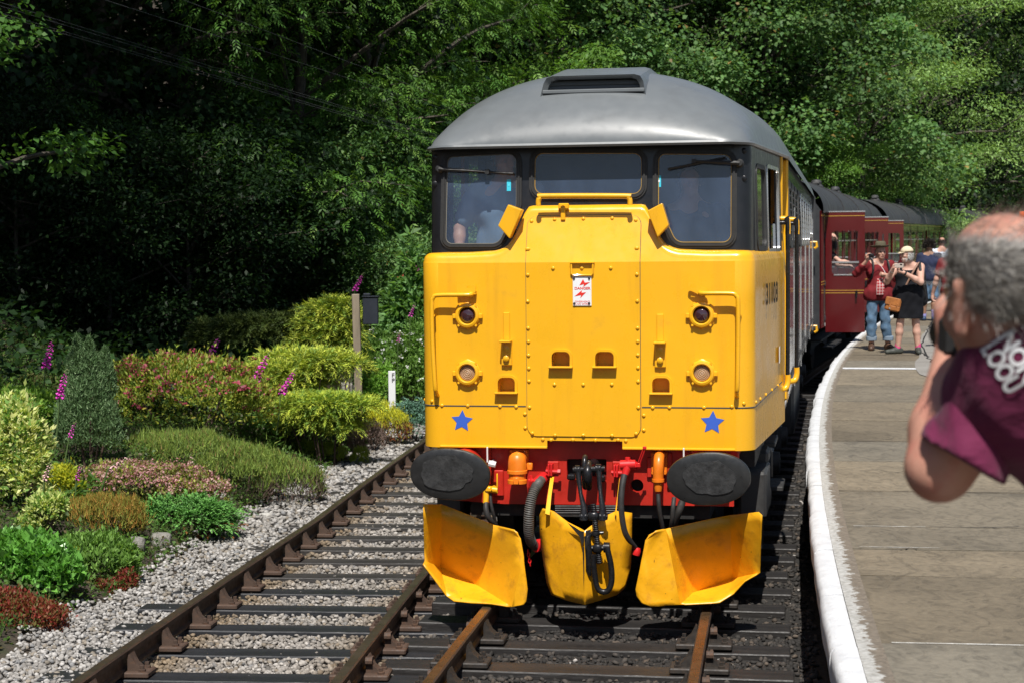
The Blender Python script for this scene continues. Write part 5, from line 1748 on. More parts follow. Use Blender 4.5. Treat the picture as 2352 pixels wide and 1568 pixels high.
# ------------------------------------------------------------------ trees
def tree_parts(seed, H, R0, base, limbs, spray, leaves, leafL, leafW, cols, droop, cluster_r, per, lean_=(0, 0), trunk_r=.18, flat=.8, leafkind='leaf', low=.15, pinnate=False):
    """returns trunk mesh and crown mesh around a branching skeleton"""
    rnd = random.Random(seed); rg = np.random.default_rng(seed)
    mb = MB()
    top = Vector((lean_[0], lean_[1], H * .92))
    tr = spline([(0, 0, -.4), (lean_[0] * .2 + rnd.uniform(-.1, .1), lean_[1] * .2, H * .3), (lean_[0] * .55 + rnd.uniform(-.25, .25), lean_[1] * .55, H * .62), top], 5)
    mb.tube(tr, [trunk_r * (1 - .85 * i / (len(tr) - 1)) for i in range(len(tr))], 8)
    ends = []
    for i in range(limbs):
        f = low + (1 - low) * ((i + .5) / limbs) ** .9
        f = min(.98, f + rnd.uniform(-.03, .03))
        k = f * (len(tr) - 1); a = tr[int(k)]; b = tr[min(len(tr) - 1, int(k) + 1)]
        p = a + (b - a) * (k - int(k))
        an = i * 2.39996 + rnd.uniform(-.4, .4)
        prof = math.sqrt(max(.05, 1 - ((f - base) / (1.02 - base if f > base else base + .15)) ** 2))
        L = R0 * prof * rnd.uniform(.75, 1.15)
        up = rnd.uniform(.1, .55) + .5 * f
        d = Vector((math.cos(an), math.sin(an), up)).normalized()
        q1 = p + d * L * .5 + Vector((rnd.uniform(-.1, .1), rnd.uniform(-.1, .1), .05)) * L
        q2 = p + d * L * .95 + Vector((0, 0, -.18 * L * droop))
        br = spline([p, q1, q2], 4)
        r0 = trunk_r * .42 * (1 - .6 * f)
        mb.tube(br, [r0 * (1 - .8 * j / (len(br) - 1)) + .006 for j in range(len(br))], 5, caps=False)
        ends.append((q2, d)); ends.append((br[5], d)); 
        if L > 1.2: ends.append((br[3], d))
        for s_ in range(spray):
            t = rnd.uniform(.35, 1.0); kk = t * (len(br) - 1); c = br[min(len(br) - 1, int(kk))]
            a2 = an + rnd.choice((-1, 1)) * rnd.uniform(.4, 1.2)
            d2 = Vector((math.cos(a2), math.sin(a2), rnd.uniform(-.25, .6))).normalized()
            e = c + d2 * L * rnd.uniform(.25, .5)
            mb.tube([c, (c + e) / 2 + Vector((0, 0, .04 * L)), e], [r0 * .35, r0 * .22, .005], 4, caps=False)
            ends.append((e, d2))
            if L > 1.5: ends.append(((c + e) / 2, d2))
    me_t = mb.mesh('trunk', MAT['bark'], 60)
    E = np.array([tuple(e) for e, d in ends]); Dv = np.array([tuple(d) for e, d in ends])
    w = rg.uniform(.5, 1.5, len(E))
    n = leaves // (7 if pinnate else 1)
    idx = rg.choice(len(E), n, p=w / w.sum())
    cr = cluster_r * rg.uniform(.6, 1.35, len(E))[idx]
    off = rand_dir(n, rg); off[:, 2] = np.where(rg.random(n) < .6, np.abs(off[:, 2]), off[:, 2]); off = off * (rg.random(n) ** .40)[:, None] * cr[:, None]
    off[:, 2] *= flat
    P = E[idx] + off
    out = unit(off + Dv[idx] * .35 * cluster_r + 1e-3)
    tint = rg.uniform(.68, 1.36, len(E))[idx][:, None]
    if pinnate:
        D = unit(out * np.array([1, 1, .25]) + rg.normal(0, .35, (n, 3)) + np.array([0, 0, -droop]))
        U = unit(np.array([0, 0, 1.0]) + rg.normal(0, .3, (n, 3)))
        S = unit(np.cross(D, U)); N = np.cross(S, D)
        Ls = leafL * rg.uniform(.8, 1.25, n)
        PP = []; DD = []; NN = []; LL = []; CC = []
        C0 = pick_cols(n, cols, rg, .12) * tint
        for j in range(7):
            pos = (.18, .18, .42, .42, .66, .66, .82)[j]; sd = (1, -1, 1, -1, 1, -1, 0)[j]
            PP.append(P + D * (Ls * pos * 2.4)[:, None] - np.array([0, 0, 1.0]) * (Ls * pos * pos * droop * 1.0)[:, None])
            DD.append(unit(D * .75 + S * sd * .85 - np.array([0, 0, .25 * droop])))
            NN.append(unit(N + rg.normal(0, .25, (n, 3)))); LL.append(Ls); CC.append(C0 * rg.uniform(.9, 1.1, (n, 1)))
        P, D, N, Ls, C = map(np.concatenate, (PP, DD, NN, LL, CC))
        V, F = leaf_arrays(P, D, N, Ls, Ls * leafW)
    else:
        D = unit(out * np.array([1, 1, .5]) + rg.normal(0, .5, (n, 3)) + np.array([0, 0, -droop * .8]))
        N = unit(np.array([0, 0, .8]) + 1.1 * out + rg.normal(0, .42, (n, 3)))
        Ls = leafL * rg.uniform(.6, 1.3, n)
        C = pick_cols(n, cols, rg, .14) * tint
        V, F = leaf_arrays(P, D, N, Ls, Ls * leafW, .12)
    me_c = np_mesh('crown', V, F, MAT['leaf'], np.repeat(C, 4, axis=0))
    return me_t, me_c

G_ASH = [(.080, .185, .034, 4), (.11, .23, .042, 3), (.155, .275, .055, 1.2)]
G_SYC = [(.085, .18, .056, 4), (.115, .22, .07, 3), (.165, .27, .095, 1.5), (.26, .18, .06, .12)]
G_LIME = [(.10, .215, .034, 4), (.135, .26, .045, 3), (.16, .29, .06, 1)]
G_WIL = [(.18, .31, .085, 4), (.23, .37, .115, 3), (.30, .44, .16, 1)]
G_SHADED = [(.014, .036, .011, 4), (.020, .048, .014, 3), (.034, .074, .020, 1)]  # leaf greens darkened to paint in woodland shade
SPEC = {}
SPEC['ash'] = tree_parts(1, 13, 5.4, .45, 28, 3, 70000, .115, .30, G_ASH, .55, 1.05, 0, trunk_r=.22, pinnate=True, low=.10)
SPEC['sycamore'] = tree_parts(2, 14, 5.6, .45, 28, 2, 70000, .15, .85, G_SYC, .35, 1.25, 0, trunk_r=.26, low=.08, flat=.7)
SPEC['lime'] = tree_parts(3, 10, 4.0, .40, 26, 2, 46000, .12, .55, G_LIME, .4, .85, 0, trunk_r=.16, low=.06)
SPEC['willow'] = tree_parts(4, 14, 6.4, .45, 30, 2, 76000, .15, .36, G_WIL, .5, 1.45, 0, trunk_r=.26, low=.05, flat=.5)
SPEC['dark'] = tree_parts(5, 12, 5.0, .45, 30, 4, 42000, .145, .75, G_SHADED, .4, 1.05, 0, trunk_r=.24, low=.06)
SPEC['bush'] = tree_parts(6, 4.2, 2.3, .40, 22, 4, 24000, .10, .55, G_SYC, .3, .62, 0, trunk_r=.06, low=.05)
SPEC['shaded_bush'] = tree_parts(16, 4.2, 2.3, .40, 22, 4, 20000, .11, .5, G_SHADED, .3, .62, 0, trunk_r=.06, low=.05)  # bush again, shade put into its leaf colours
SPEC['alder'] = tree_parts(8, 6.6, 2.3, .55, 13, 2, 5200, .078, .80, [(.055, .135, .025, 3), (.08, .18, .034, 2)], .45, .36, 0, trunk_r=.10, low=.40, flat=.7)
def tree(kind, px, Y, sc, rz, name, label, group='trees on the wooded hillside', dz=0.0, sx=1.0, x=None):
    X = at(px, 556, Y).x if x is None else x
    t = empty(name, (X, Y, terrain(X, Y) + dz), rz, label, 'tree', group)
    t.scale = (sc * sx, sc * sx, sc)
    a, b = SPEC[kind]
    link('trunk', a, t); link('crown', b, t)
    return t
# left: dark wood in the shade of tall crowns that reach over the garden above the frame
SPEC['tall'] = tree_parts(9, 17, 6.2, .70, 34, 4, 46000, .16, .75, G_SHADED, .35, 1.15, 0, trunk_r=.30, low=.46, flat=.75)
OVER = 'tall trees overhanging the garden'
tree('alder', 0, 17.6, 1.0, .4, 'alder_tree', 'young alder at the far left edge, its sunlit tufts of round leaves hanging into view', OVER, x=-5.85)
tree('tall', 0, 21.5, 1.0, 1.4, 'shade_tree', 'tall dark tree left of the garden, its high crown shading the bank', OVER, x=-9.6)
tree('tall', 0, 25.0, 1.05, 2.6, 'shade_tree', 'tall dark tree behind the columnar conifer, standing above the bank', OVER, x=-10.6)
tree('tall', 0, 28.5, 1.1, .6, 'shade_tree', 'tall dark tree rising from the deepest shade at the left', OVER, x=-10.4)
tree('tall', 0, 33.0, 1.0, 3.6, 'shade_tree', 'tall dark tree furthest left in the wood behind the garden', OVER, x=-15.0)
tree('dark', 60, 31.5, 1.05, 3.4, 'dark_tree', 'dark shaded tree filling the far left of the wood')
tree('ash', 240, 32.5, .95, 1.9, 'ash_tree', 'shaded ash with hanging sprays in the dark left part of the wood')
tree('dark', 430, 34.0, 1.1, 5.0, 'dark_tree', 'dark shaded tree behind the post, between two ash trees')
tree('ash', 690, 34.0, .85, .2, 'ash_tree', 'half sunlit ash left of the locomotive with drooping sprays')
tree('ash', 850, 38.0, 1.0, 2.2, 'ash_tree', 'sunlit ash directly left of the locomotive roof')
tree('lime', 965, 44.0, 1.1, 1.1, 'lime_tree', 'bright green small tree just left of the cab windows')
tree('sycamore', 1080, 50.0, .95, .9, 'sycamore_tree', 'sycamore behind the left shoulder of the locomotive roof')
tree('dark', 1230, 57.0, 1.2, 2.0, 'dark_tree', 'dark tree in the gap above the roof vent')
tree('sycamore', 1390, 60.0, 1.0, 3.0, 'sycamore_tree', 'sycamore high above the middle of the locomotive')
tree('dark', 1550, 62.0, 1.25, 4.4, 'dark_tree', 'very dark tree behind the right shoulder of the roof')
tree('sycamore', 1750, 60.0, 1.05, 5.2, 'sycamore_tree', 'sycamore right of the locomotive roof with pale broad leaves')
tree('willow', 1980, 68.0, 1.0, .7, 'ash_tree', 'feathery bright green tree above the second coach')
tree('willow', 2210, 94.0, 1.45, 2.9, 'willow_tree', 'large bright willow at the top right, its sprays layered')
tree('lime', 1890, 57.0, .62, .3, 'young_ash_tree', 'small light green tree with a pale bent stem behind the first coach')
tree('willow', 2400, 112.0, 1.75, 4.2, 'willow_tree', 'bright willow at the right edge of the photo')
tree('dark', 2100, 80.0, 1.5, 1.0, 'dark_tree', 'dark tree behind the willows on the right')
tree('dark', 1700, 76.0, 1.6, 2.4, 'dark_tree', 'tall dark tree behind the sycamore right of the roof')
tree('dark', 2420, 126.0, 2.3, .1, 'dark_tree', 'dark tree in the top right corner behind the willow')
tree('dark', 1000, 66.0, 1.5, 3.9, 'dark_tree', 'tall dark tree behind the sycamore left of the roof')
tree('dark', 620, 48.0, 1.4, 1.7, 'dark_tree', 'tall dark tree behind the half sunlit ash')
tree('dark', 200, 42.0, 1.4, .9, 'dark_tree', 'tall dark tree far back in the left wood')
HEDGE = 'bushes at the foot of the wood'
for i, (px, Y, sc, rz, lab) in enumerate([
        (40, 27.5, .75, 0.2, 'dark bush behind the garden at the far left edge'), (250, 28.0, .8, 1.2, 'dark bush behind the columnar conifer'),
        (430, 29.0, .85, 2.2, 'dark bush in the shade behind the spiraea'), (600, 31.0, .9, 3.2, 'shaded bush behind the golden juniper'),
        (745, 33.0, .9, 4.2, 'green bush above the junction box post'), (885, 36.0, 1.0, 5.2, 'pale green bush left of the cab below the ash'),
        (960, 31.0, .62, .8, 'small bright bush at the edge of the yellow nose'),
        (1900, 56.0, .9, 1.9, 'bush behind the roof of the first coach'), (2060, 64.0, 1.0, .4, 'bush behind the roof of the second coach'),
        (2250, 96.0, 1.5, 2.4, 'dark bush under the willow at the right')]):
    X = at(px, 556, Y).x
    t = empty('bush', (X, Y, terrain(X, Y)), rz, lab, 'bush', HEDGE); t.scale = (sc, sc, sc)
    a, b = SPEC['shaded_bush' if px < 700 or px > 2200 else 'bush']; link('stems', a, t); link('foliage', b, t)

# ------------------------------------------------------------------ ground cover of the bank
def cover(name, n, xr, yr, cond, L, W, cols, label, cat, seed, up=.4, kind='leaf', mat='leaf', hmax=.12):
    rg = np.random.default_rng(seed)
    X = rg.uniform(*xr, n * 3); Y = rg.uniform(*yr, n * 3)
    ok = np.array([cond(x, y) for x, y in zip(X, Y)])
    X, Y = X[ok][:n], Y[ok][:n]
    m = len(X)
    P = np.stack([X, Y, tz(X, Y) + rg.uniform(0, hmax, m)], 1)
    D = unit(rg.normal(0, 1, (m, 3)) * np.array([1, 1, .4]) + np.array([0, 0, up]))
    N = unit(rg.normal(0, .5, (m, 3)) + np.array([0, -.3, 1]))
    Ls = L * rg.uniform(.6, 1.4, m) * np.clip(Y / 24, .8, 2)
    C = pick_cols(m, cols, rg, .3)
    if kind == 'leaf': V, F = leaf_arrays(P, D, N, Ls, Ls * W); k = 4
    else: V, F = blade_arrays(P, D, unit(rg.normal(size=(m, 3))), Ls, W * np.clip(Y / 24, .8, 2)); k = 3
    o = link(name, np_mesh(name, V, F, MAT[mat], np.repeat(C, k, axis=0)))
    return tag(o, label, cat, None, 'stuff')
def sleft(x, y): return xa(y) - x
cover('ivy_undergrowth', 60000, (-22, 14), (22, 70), lambda x, y: 2.6 < sleft(x, y) < 14 and abs(x) < y * .33, .12, .7, G_SHADED + [(.035, .085, .022, 2)], 'dark leafy undergrowth on the bank below the trees', 'undergrowth', 21, hmax=.5)
cover('grass', 26000, (-7.5, 2), (11, 34), lambda x, y: 1.15 < sleft(x, y) < 7 and abs(x) < y * .31, .16, .010, [(.05, .10, .02, 3), (.08, .13, .03, 2), (.10, .10, .035, 1)], 'thin grass and weeds between the garden plants', 'grass', 22, up=1.6, kind='blade', mat='needle', hmax=.02)

def in_bed(x, y): return 1.0 + .15 * mnoise.noise(Vector((y * .8, x, 3))) < sleft(x, y) < 6.5 and abs(x) < y * .32
cover('creeping_groundcover', 42000, (-8, 1), (10.5, 28), in_bed, .050, .6, [(.075, .15, .03, 4), (.11, .20, .04, 2), (.10, .085, .035, 1), (.055, .10, .025, 2)], 'low creeping leaves filling the gaps between the garden plants', 'ground cover', 23, up=.8, hmax=.13)
# ------------------------------------------------------------------ garden plants
def blob_points(blobs, n, rg, depth=.25):
    """points near the surface of a union of ellipsoids: (c, r) lists; returns P, outward"""
    A = np.array([(b[1][0] * b[1][1] + b[1][0] * b[1][2] + b[1][1] * b[1][2]) for b in blobs])
    idx = rg.choice(len(blobs), n, p=A ** .72 / (A ** .72).sum())
    Cc = np.array([b[0] for b in blobs])[idx]; Rr = np.array([b[1] for b in blobs])[idx]
    d = rand_dir(n, rg)
    d[:, 2] = np.where((d[:, 2] < -.25), -d[:, 2], d[:, 2])
    rad = 1 - depth * rg.random(n) ** 1.6
    # lumpy outline
    lump = np.array([mnoise.noise(Vector((float(a[0] * 2.6 + c[0]), float(a[1] * 2.6 + c[1]), float(a[2] * 2.6 + c[2])))) for a, c in zip(d, Cc * 3)])
    lump2 = np.array([mnoise.noise(Vector((float(a[0] * 7 + c[2]), float(a[1] * 7 + c[0]), float(a[2] * 7 + c[1])))) for a, c in zip(d, Cc * 5)])
    rad = rad * (1 + .20 * lump + .14 * lump2)
    sp = (rg.random(n) < .05); rad = np.where(sp, rad * rg.uniform(1.05, 1.28, n), rad)
    P = Cc + d * Rr * rad[:, None]
    out = unit(d / Rr)
    keep = np.ones(n, bool)
    for k, (c, r) in enumerate(blobs):
        q = (((P - np.array(c)) / np.array(r)) ** 2).sum(1)
        keep &= ~((q < (1 - depth) ** 2 * .8) & (idx != k))
    return P[keep], out[keep], idx[keep]
def px_blobs(spec, Y):
    """(px, py, rx, ry[, dY[, depth ratio]]) in picture pixels at depth Y"""
    out = []
    for b in spec:
        dY = b[4] if len(b) > 4 else 0; kd = b[5] if len(b) > 5 else .8
        y = Y + dY; m = y / FPX
        out.append((tuple(at(b[0], b[1], y)), (b[2] * m, b[2] * m * kd, b[3] * m)))
    return out
def plant(name, label, cat, spec, base, n, L, W, cols, style='leaf', up=.5, mat='leaf', flowers=None, depth=.25, jit=.5, group=None, dY=None, woody=None, stem=True, var=.22, toptint=None, skirt=True, lumps=6, Yb=None, grow=1.14):
    g = on_ground(*base)
    Y = Yb if Yb else g.y + (dY if dY is not None else 0)
    g.x = at(base[0], base[1], Y).x
    B = px_blobs(spec, Y)
    rg = np.random.default_rng(sum(map(ord, label)))
    B2 = []
    for c, r in B:
        r = tuple(q * grow for q in r)
        if skirt:
            zt = c[2] + r[2]; zb = min(c[2] - r[2], terrain(c[0], c[1]) - .12)
            c = (c[0], c[1], (zt + zb) / 2); r = (r[0], r[1], (zt - zb) / 2)
        B2.append((c, r))
        for k in range(lumps):
            d = rand_dir(1, rg)[0]; d[2] = abs(d[2]) * .9; d[1] = -abs(d[1]) if rg.random() < .6 else d[1]
            f = rg.uniform(.20, .36)
            B2.append((tuple(np.array(c) + d * np.array(r) * rg.uniform(.72, .88)), (min(r) * f * 1.25, min(r) * f * 1.25, min(r) * f)))
    B = B2
    t = empty(name, (g.x, Y, terrain(g.x, Y)), 0, label, cat, group)
    off = np.array(t.location)
    P, out, idx = blob_points(B, n, rg, depth)
    ok = P[:, 2] > tz(P[:, 0], P[:, 1]) - .02
    P, out = P[ok], out[ok]
    m = len(P)
    upv = np.array([0, 0, 1.0])
    C = np.minimum(pick_cols(m, cols, rg, var) * 1.5, .8)
    if toptint is not None:
        # older wood shows low on the plant: a band of its own colour
        zmin, zmax = P[:, 2].min(), P[:, 2].max()
        h = (P[:, 2] - zmin) / (zmax - zmin) + rg.normal(0, .10, m)
        low = (h < toptint[1])[:, None]
        C = np.where(low, pick_cols(m, toptint[0], rg, var), C)
    if style == 'leaf':
        D = unit(out * (1 - up * .5) + upv * up + rg.normal(0, jit, (m, 3)))
        N = unit(out + upv * .6 + rg.normal(0, .5, (m, 3)))
        Ls = L * rg.uniform(.6, 1.35, m)
        V, F = leaf_arrays(P - off, D, N, Ls, Ls * W, .12); k = 4
    elif style == 'spike':
        D = unit(out * (1 - up) + upv * up + rg.normal(0, jit, (m, 3)))
        Ls = L * rg.uniform(.6, 1.4, m)
        V, F = blade_arrays(P - D * Ls[:, None] * .4 - off, D, unit(rg.normal(size=(m, 3))), Ls, W); k = 3
    else:                                                  # juniper sprays: fans of short needles along an arching twig
        s_ = m // 10
        P, out, C = P[:s_], out[:s_], C[:s_]
        A = unit(out * np.array([1, 1, .4]) + upv * up + rg.normal(0, jit * .6, (s_, 3)))
        S = unit(np.cross(A, upv) + rg.normal(0, .2, (s_, 3)))
        Ls = L * rg.uniform(.7, 1.4, s_)
        PP = []; DD = []; CC = []; LL = []
        for j in range(10):
            f = j / 9
            PP.append(P + A * (Ls * f)[:, None] - upv * (Ls * .35 * f * f)[:, None])
            DD.append(unit(A * .8 + S * (1 if j % 2 else -1) * (.75 - .4 * f) - upv * .35 * f + rg.normal(0, .15, (s_, 3))))
            LL.append(Ls * (.48 - .22 * f)); CC.append(C * (.85 + .3 * f))
        P2, D, Ln, C = map(np.concatenate, (PP, DD, LL, CC))
        V, F = blade_arrays(P2 - off, D, unit(rg.normal(0, .5, (len(P2), 3)) + upv), Ln, W); k = 3
    link('foliage', np_mesh('foliage', V, F, MAT[mat], np.repeat(C, k, axis=0)), t)
    if flowers:
        fn, fs, fc, thr = flowers[:4]
        P, out, idx = blob_points(B, fn * 3, rg, .04)
        ok = (out[:, 2] > thr) & (P[:, 2] > tz(P[:, 0], P[:, 1]))
        P, out = P[ok][:fn], out[ok][:fn]
        q = len(P); per = 7
        Pf = np.repeat(P + out * fs * .4, per, axis=0) + rg.normal(0, fs * .45, (q * per, 3)) * np.array([1, 1, .45])
        Df = unit(rg.normal(0, 1, (q * per, 3)) + upv * .3); Nf = unit(rg.normal(0, .4, (q * per, 3)) + upv + np.repeat(out, per, axis=0))
        Lf = fs * rg.uniform(.5, .9, q * per)
        V, F = leaf_arrays(Pf - off, Df, Nf, Lf, Lf * .8, .1)
        Cf = np.repeat(pick_cols(q, fc, rg, .2), per, axis=0) * rg.uniform(.85, 1.15, (q * per, 1))
        o = link('flower_heads', np_mesh('flower_heads', V, F, MAT['petal'], np.repeat(Cf, 4, axis=0)), t); o['kind'] = 'stuff'
    if stem:
        mb = MB(); rnd = random.Random(m)
        for k in range(7):
            c, r = B[rnd.randrange(len(B))]
            e = Vector(c) + Vector((rnd.uniform(-.6, .6) * r[0], rnd.uniform(-.6, .6) * r[1], rnd.uniform(-.1, .5) * r[2])) - Vector(off)
            s0 = Vector((e.x * .45, e.y * .45, -.03))
            mb.tube([s0, (s0 + e) / 2 + Vector((0, 0, .02)), e], [.016, .011, .005], 5)
        link('stems', mb.mesh('stems', MAT['woody'], 60), t)['kind'] = 'stuff'
    return t
PINK = [(.36, .06, .10, 3), (.24, .035, .06, 2), (.42, .12, .15, 1)]
plant('spiraea', 'wide yellow green spiraea covered in crimson pink flower heads', 'shrub', [(440, 935, 165, 105), (330, 930, 80, 85, .3), (540, 955, 80, 70, .1), (395, 870, 80, 50, .4), (300, 880, 45, 50, .5)], (440, 1015), 26000, .062, .34, [(.17, .22, .035, 4), (.24, .27, .04, 3), (.11, .19, .035, 2), (.30, .26, .05, 1)], 'leaf', .7, 'leaf', (430, .052, PINK, .05), dY=.9)
plant('columnar_conifer', 'dark grey green columnar conifer with three pointed tips', 'conifer', [(203, 985, 74, 105), (178, 870, 26, 72), (177, 818, 13, 46), (176, 792, 6, 22), (209, 868, 26, 70), (205, 820, 13, 44), (204, 796, 6, 22), (246, 892, 22, 70), (242, 838, 11, 42), (241, 815, 5, 18), (203, 925, 56, 80), (165, 1000, 44, 78, -.1), (243, 1000, 38, 80, -.1)], (205, 1082), 42000, .042, .011, [(.070, .125, .048, 4), (.095, .155, .065, 3), (.05, .095, .036, 2), (.13, .19, .09, 1)], 'spike', .62, 'needle', depth=.18, jit=.35, dY=.25, skirt=False, lumps=2, grow=1.0)
plant('heather', 'long mound of green heather with brown woody front beside the gravel', 'heather', [(430, 1060, 120, 62), (540, 1085, 120, 58, -.1), (640, 1105, 95, 48, -.1), (350, 1045, 70, 50, .1), (690, 1110, 50, 35)], (560, 1165), 34000, .075, .009, [(.115, .17, .030, 4), (.15, .20, .035, 3), (.085, .135, .03, 2), (.17, .11, .045, .7)], 'spike', .75, 'needle', depth=.22, jit=.35, dY=.55, toptint=([(.14, .095, .080, 3), (.10, .065, .05, 2), (.10, .12, .04, 1)], .24))
plant('thyme', 'mat of dusty pink flowering thyme below the conifer', 'ground plant', [(300, 1112, 120, 45), (420, 1118, 90, 42), (225, 1120, 60, 40)], (320, 1165), 12000, .035, .6, [(.17, .20, .06, 3), (.25, .28, .05, 2), (.22, .13, .10, 2)], 'leaf', .8, 'leaf', (620, .034, [(.46, .24, .24, 3), (.36, .16, .17, 2), (.60, .42, .38, 1)], .1), dY=.35)
plant('heather', 'rust orange low heather with olive tips in front of the thyme', 'heather', [(232, 1188, 92, 45), (175, 1190, 45, 40), (290, 1180, 40, 38)], (230, 1232), 15000, .06, .008, [(.19, .14, .025, 3), (.15, .17, .03, 3), (.26, .13, .03, 2)], 'spike', .8, 'needle', depth=.25, jit=.3, dY=.3)
plant('prostrate_juniper', 'low spreading green juniper with rusty dead twigs at the gravel edge', 'juniper', [(420, 1190, 110, 42), (360, 1200, 60, 38), (480, 1195, 55, 36)], (425, 1245), 30000, .075, .013, [(.085, .21, .045, 4), (.11, .25, .06, 3), (.06, .15, .04, 2)], 'spray', .25, 'needle', depth=.3, jit=.5, dY=.35, toptint=([(.24, .085, .03, 2), (.07, .14, .035, 1)], .20))
plant('catmint', 'soft bright green herb mound near the front of the bed', 'herb', [(215, 1285, 90, 52), (160, 1300, 60, 45), (270, 1295, 40, 40)], (215, 1345), 15000, .045, .38, [(.11, .21, .04, 4), (.15, .26, .06, 3), (.08, .15, .035, 2)], 'leaf', .9, 'leaf', (14, .03, [(.7, .55, .03)], .3), dY=.3)
plant('geranium', 'lush leafy green plant at the left edge of the photo', 'herb', [(60, 1300, 85, 58), (120, 1310, 55, 45, -.1), (10, 1295, 50, 60)], (70, 1365), 11000, .07, .62, [(.09, .23, .035, 4), (.12, .28, .05, 3), (.065, .16, .03, 2)], 'leaf', .7, 'leaf_gloss', dY=.3)
plant('sedum', 'red and rust coloured sedum carpet at the lower left edge', 'sedum', [(45, 1415, 95, 34), (95, 1420, 50, 24), (20, 1390, 60, 34)], (50, 1452), 12000, .03, .5, [(.19, .035, .026, 4), (.15, .05, .025, 2), (.11, .10, .03, 2.5), (.26, .13, .08, 1)], 'leaf', .8, 'leaf', dY=.2)
plant('sedum', 'small red sedum fringe beside the soft green mound', 'sedum', [(250, 1345, 50, 16), (205, 1368, 40, 16), (290, 1322, 25, 14)], (250, 1362), 4500, .028, .5, [(.19, .035, .028, 4), (.12, .08, .03, 2), (.08, .12, .03, 2)], 'leaf', .8, 'leaf', dY=.1)
plant('pieris', 'variegated cream and green shrub at the left edge', 'shrub', [(30, 1010, 72, 85), (15, 1110, 70, 70), (65, 1070, 40, 60, -.1), (-30, 1060, 70, 110)], (25, 1190), 15000, .055, .42, [(.46, .48, .20, 4), (.36, .42, .13, 2), (.12, .22, .05, 2.2)], 'leaf', .55, 'leaf', dY=.3)
plant('pieris', 'single variegated sprig leaning out in front of the rust heather', 'shrub', [(100, 1185, 36, 42), (75, 1215, 30, 30), (125, 1165, 24, 26)], (100, 1250), 3600, .05, .42, [(.42, .46, .18, 4), (.14, .24, .05, 2.2)], 'leaf', .6, 'leaf', dY=.25, skirt=False)
plant('euonymus', 'bright green bush behind the variegated shrub', 'shrub', [(70, 950, 75, 50), (25, 935, 60, 42, .2), (110, 990, 45, 55)], (70, 1040), 12000, .05, .5, [(.13, .24, .035, 4), (.19, .30, .05, 3), (.08, .16, .03, 2)], 'leaf', .7, 'leaf', dY=1.0)
plant('golden_heather', 'small bright yellow green cushion below the conifer', 'heather', [(140, 1105, 38, 34), (160, 1130, 30, 26)], (145, 1145), 4200, .04, .4, [(.36, .36, .03, 3), (.22, .28, .03, 2)], 'leaf', .8, 'leaf', dY=.2)
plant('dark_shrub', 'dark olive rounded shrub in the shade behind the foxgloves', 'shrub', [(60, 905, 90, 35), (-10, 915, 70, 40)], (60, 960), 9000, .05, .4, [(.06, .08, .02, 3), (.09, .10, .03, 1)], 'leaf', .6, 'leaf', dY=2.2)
GJ = [(.25, .30, .035, 4), (.33, .36, .05, 2.5), (.13, .20, .035, 3)]
GT = dict(style='spray', up=.08, mat='needle', depth=.6, jit=.45, skirt=False, lumps=3, stem=True)
plant('golden_juniper', 'layered golden juniper, its top tier beside the wooden post', 'juniper', [(768, 703, 34, 9), (745, 716, 40, 9), (788, 728, 40, 9), (735, 745, 50, 9), (778, 762, 46, 9), (722, 782, 50, 9), (785, 790, 36, 9), (750, 775, 30, 30, .4)], (770, 905), 30000, .17, .013, GJ, Yb=26.3, **GT)
plant('golden_juniper', 'wide golden juniper in the middle of the bed with drooping tiers', 'juniper', [(735, 828, 70, 10), (660, 828, 60, 12, .3), (790, 842, 50, 10), (690, 850, 75, 11), (610, 858, 60, 12), (590, 885, 60, 12), (665, 880, 60, 12), (640, 905, 60, 14), (590, 915, 50, 14), (560, 905, 40, 14), (700, 875, 60, 26, .4)], (690, 960), 52000, .18, .013, GJ, Yb=23.6, **GT)
plant('golden_juniper', 'low golden green juniper with a dark hollow beneath it', 'juniper', [(735, 925, 75, 10), (690, 938, 65, 12), (800, 932, 50, 12), (750, 950, 70, 12), (710, 965, 60, 12), (780, 980, 45, 12), (740, 975, 50, 28, .4)], (760, 1035), 46000, .15, .012, [(.24, .31, .035, 4), (.33, .37, .045, 2.2), (.12, .20, .035, 3)], Yb=22.6, **GT)
plant('golden_juniper', 'shaded olive juniper left of the tall golden one', 'juniper', [(620, 745, 90, 12), (520, 755, 70, 12), (660, 760, 50, 12), (570, 775, 90, 14), (480, 780, 40, 14), (690, 735, 30, 12)], (590, 850), 24000, .18, .013, [(.055, .075, .014, 3), (.035, .055, .012, 3)], Yb=26.6, **GT)  # golden needles darkened to paint in the shade it stands in
plant('golden_heather', 'bright yellow heather with a rust red side next to the blue juniper', 'heather', [(875, 962, 52, 36), (905, 985, 38, 40), (850, 965, 42, 38)], (880, 1036), 11000, .055, .010, [(.44, .42, .02, 4), (.34, .36, .03, 3), (.22, .26, .03, 2)], 'spike', .75, 'needle', depth=.25, jit=.35, dY=.35, toptint=([(.26, .085, .03, 3), (.30, .27, .03, 2), (.12, .08, .06, 1)], .42))
plant('heather', 'grey brown leggy heather between the low juniper and the yellow heather', 'heather', [(835, 1000, 45, 34), (815, 1035, 40, 22)], (830, 1050), 6000, .06, .008, [(.19, .14, .12, 3), (.14, .10, .08, 2)], 'spike', .7, 'needle', depth=.3, jit=.4, dY=.3)
plant('golden_heather', 'small yellow green heather clump at the gravel below the low juniper', 'heather', [(740, 1040, 55, 22), (700, 1032, 36, 20), (828, 1040, 20, 16)], (735, 1062), 6000, .05, .009, [(.28, .32, .03, 3), (.18, .25, .03, 3)], 'spike', .7, 'needle', depth=.3, jit=.4, dY=.2)
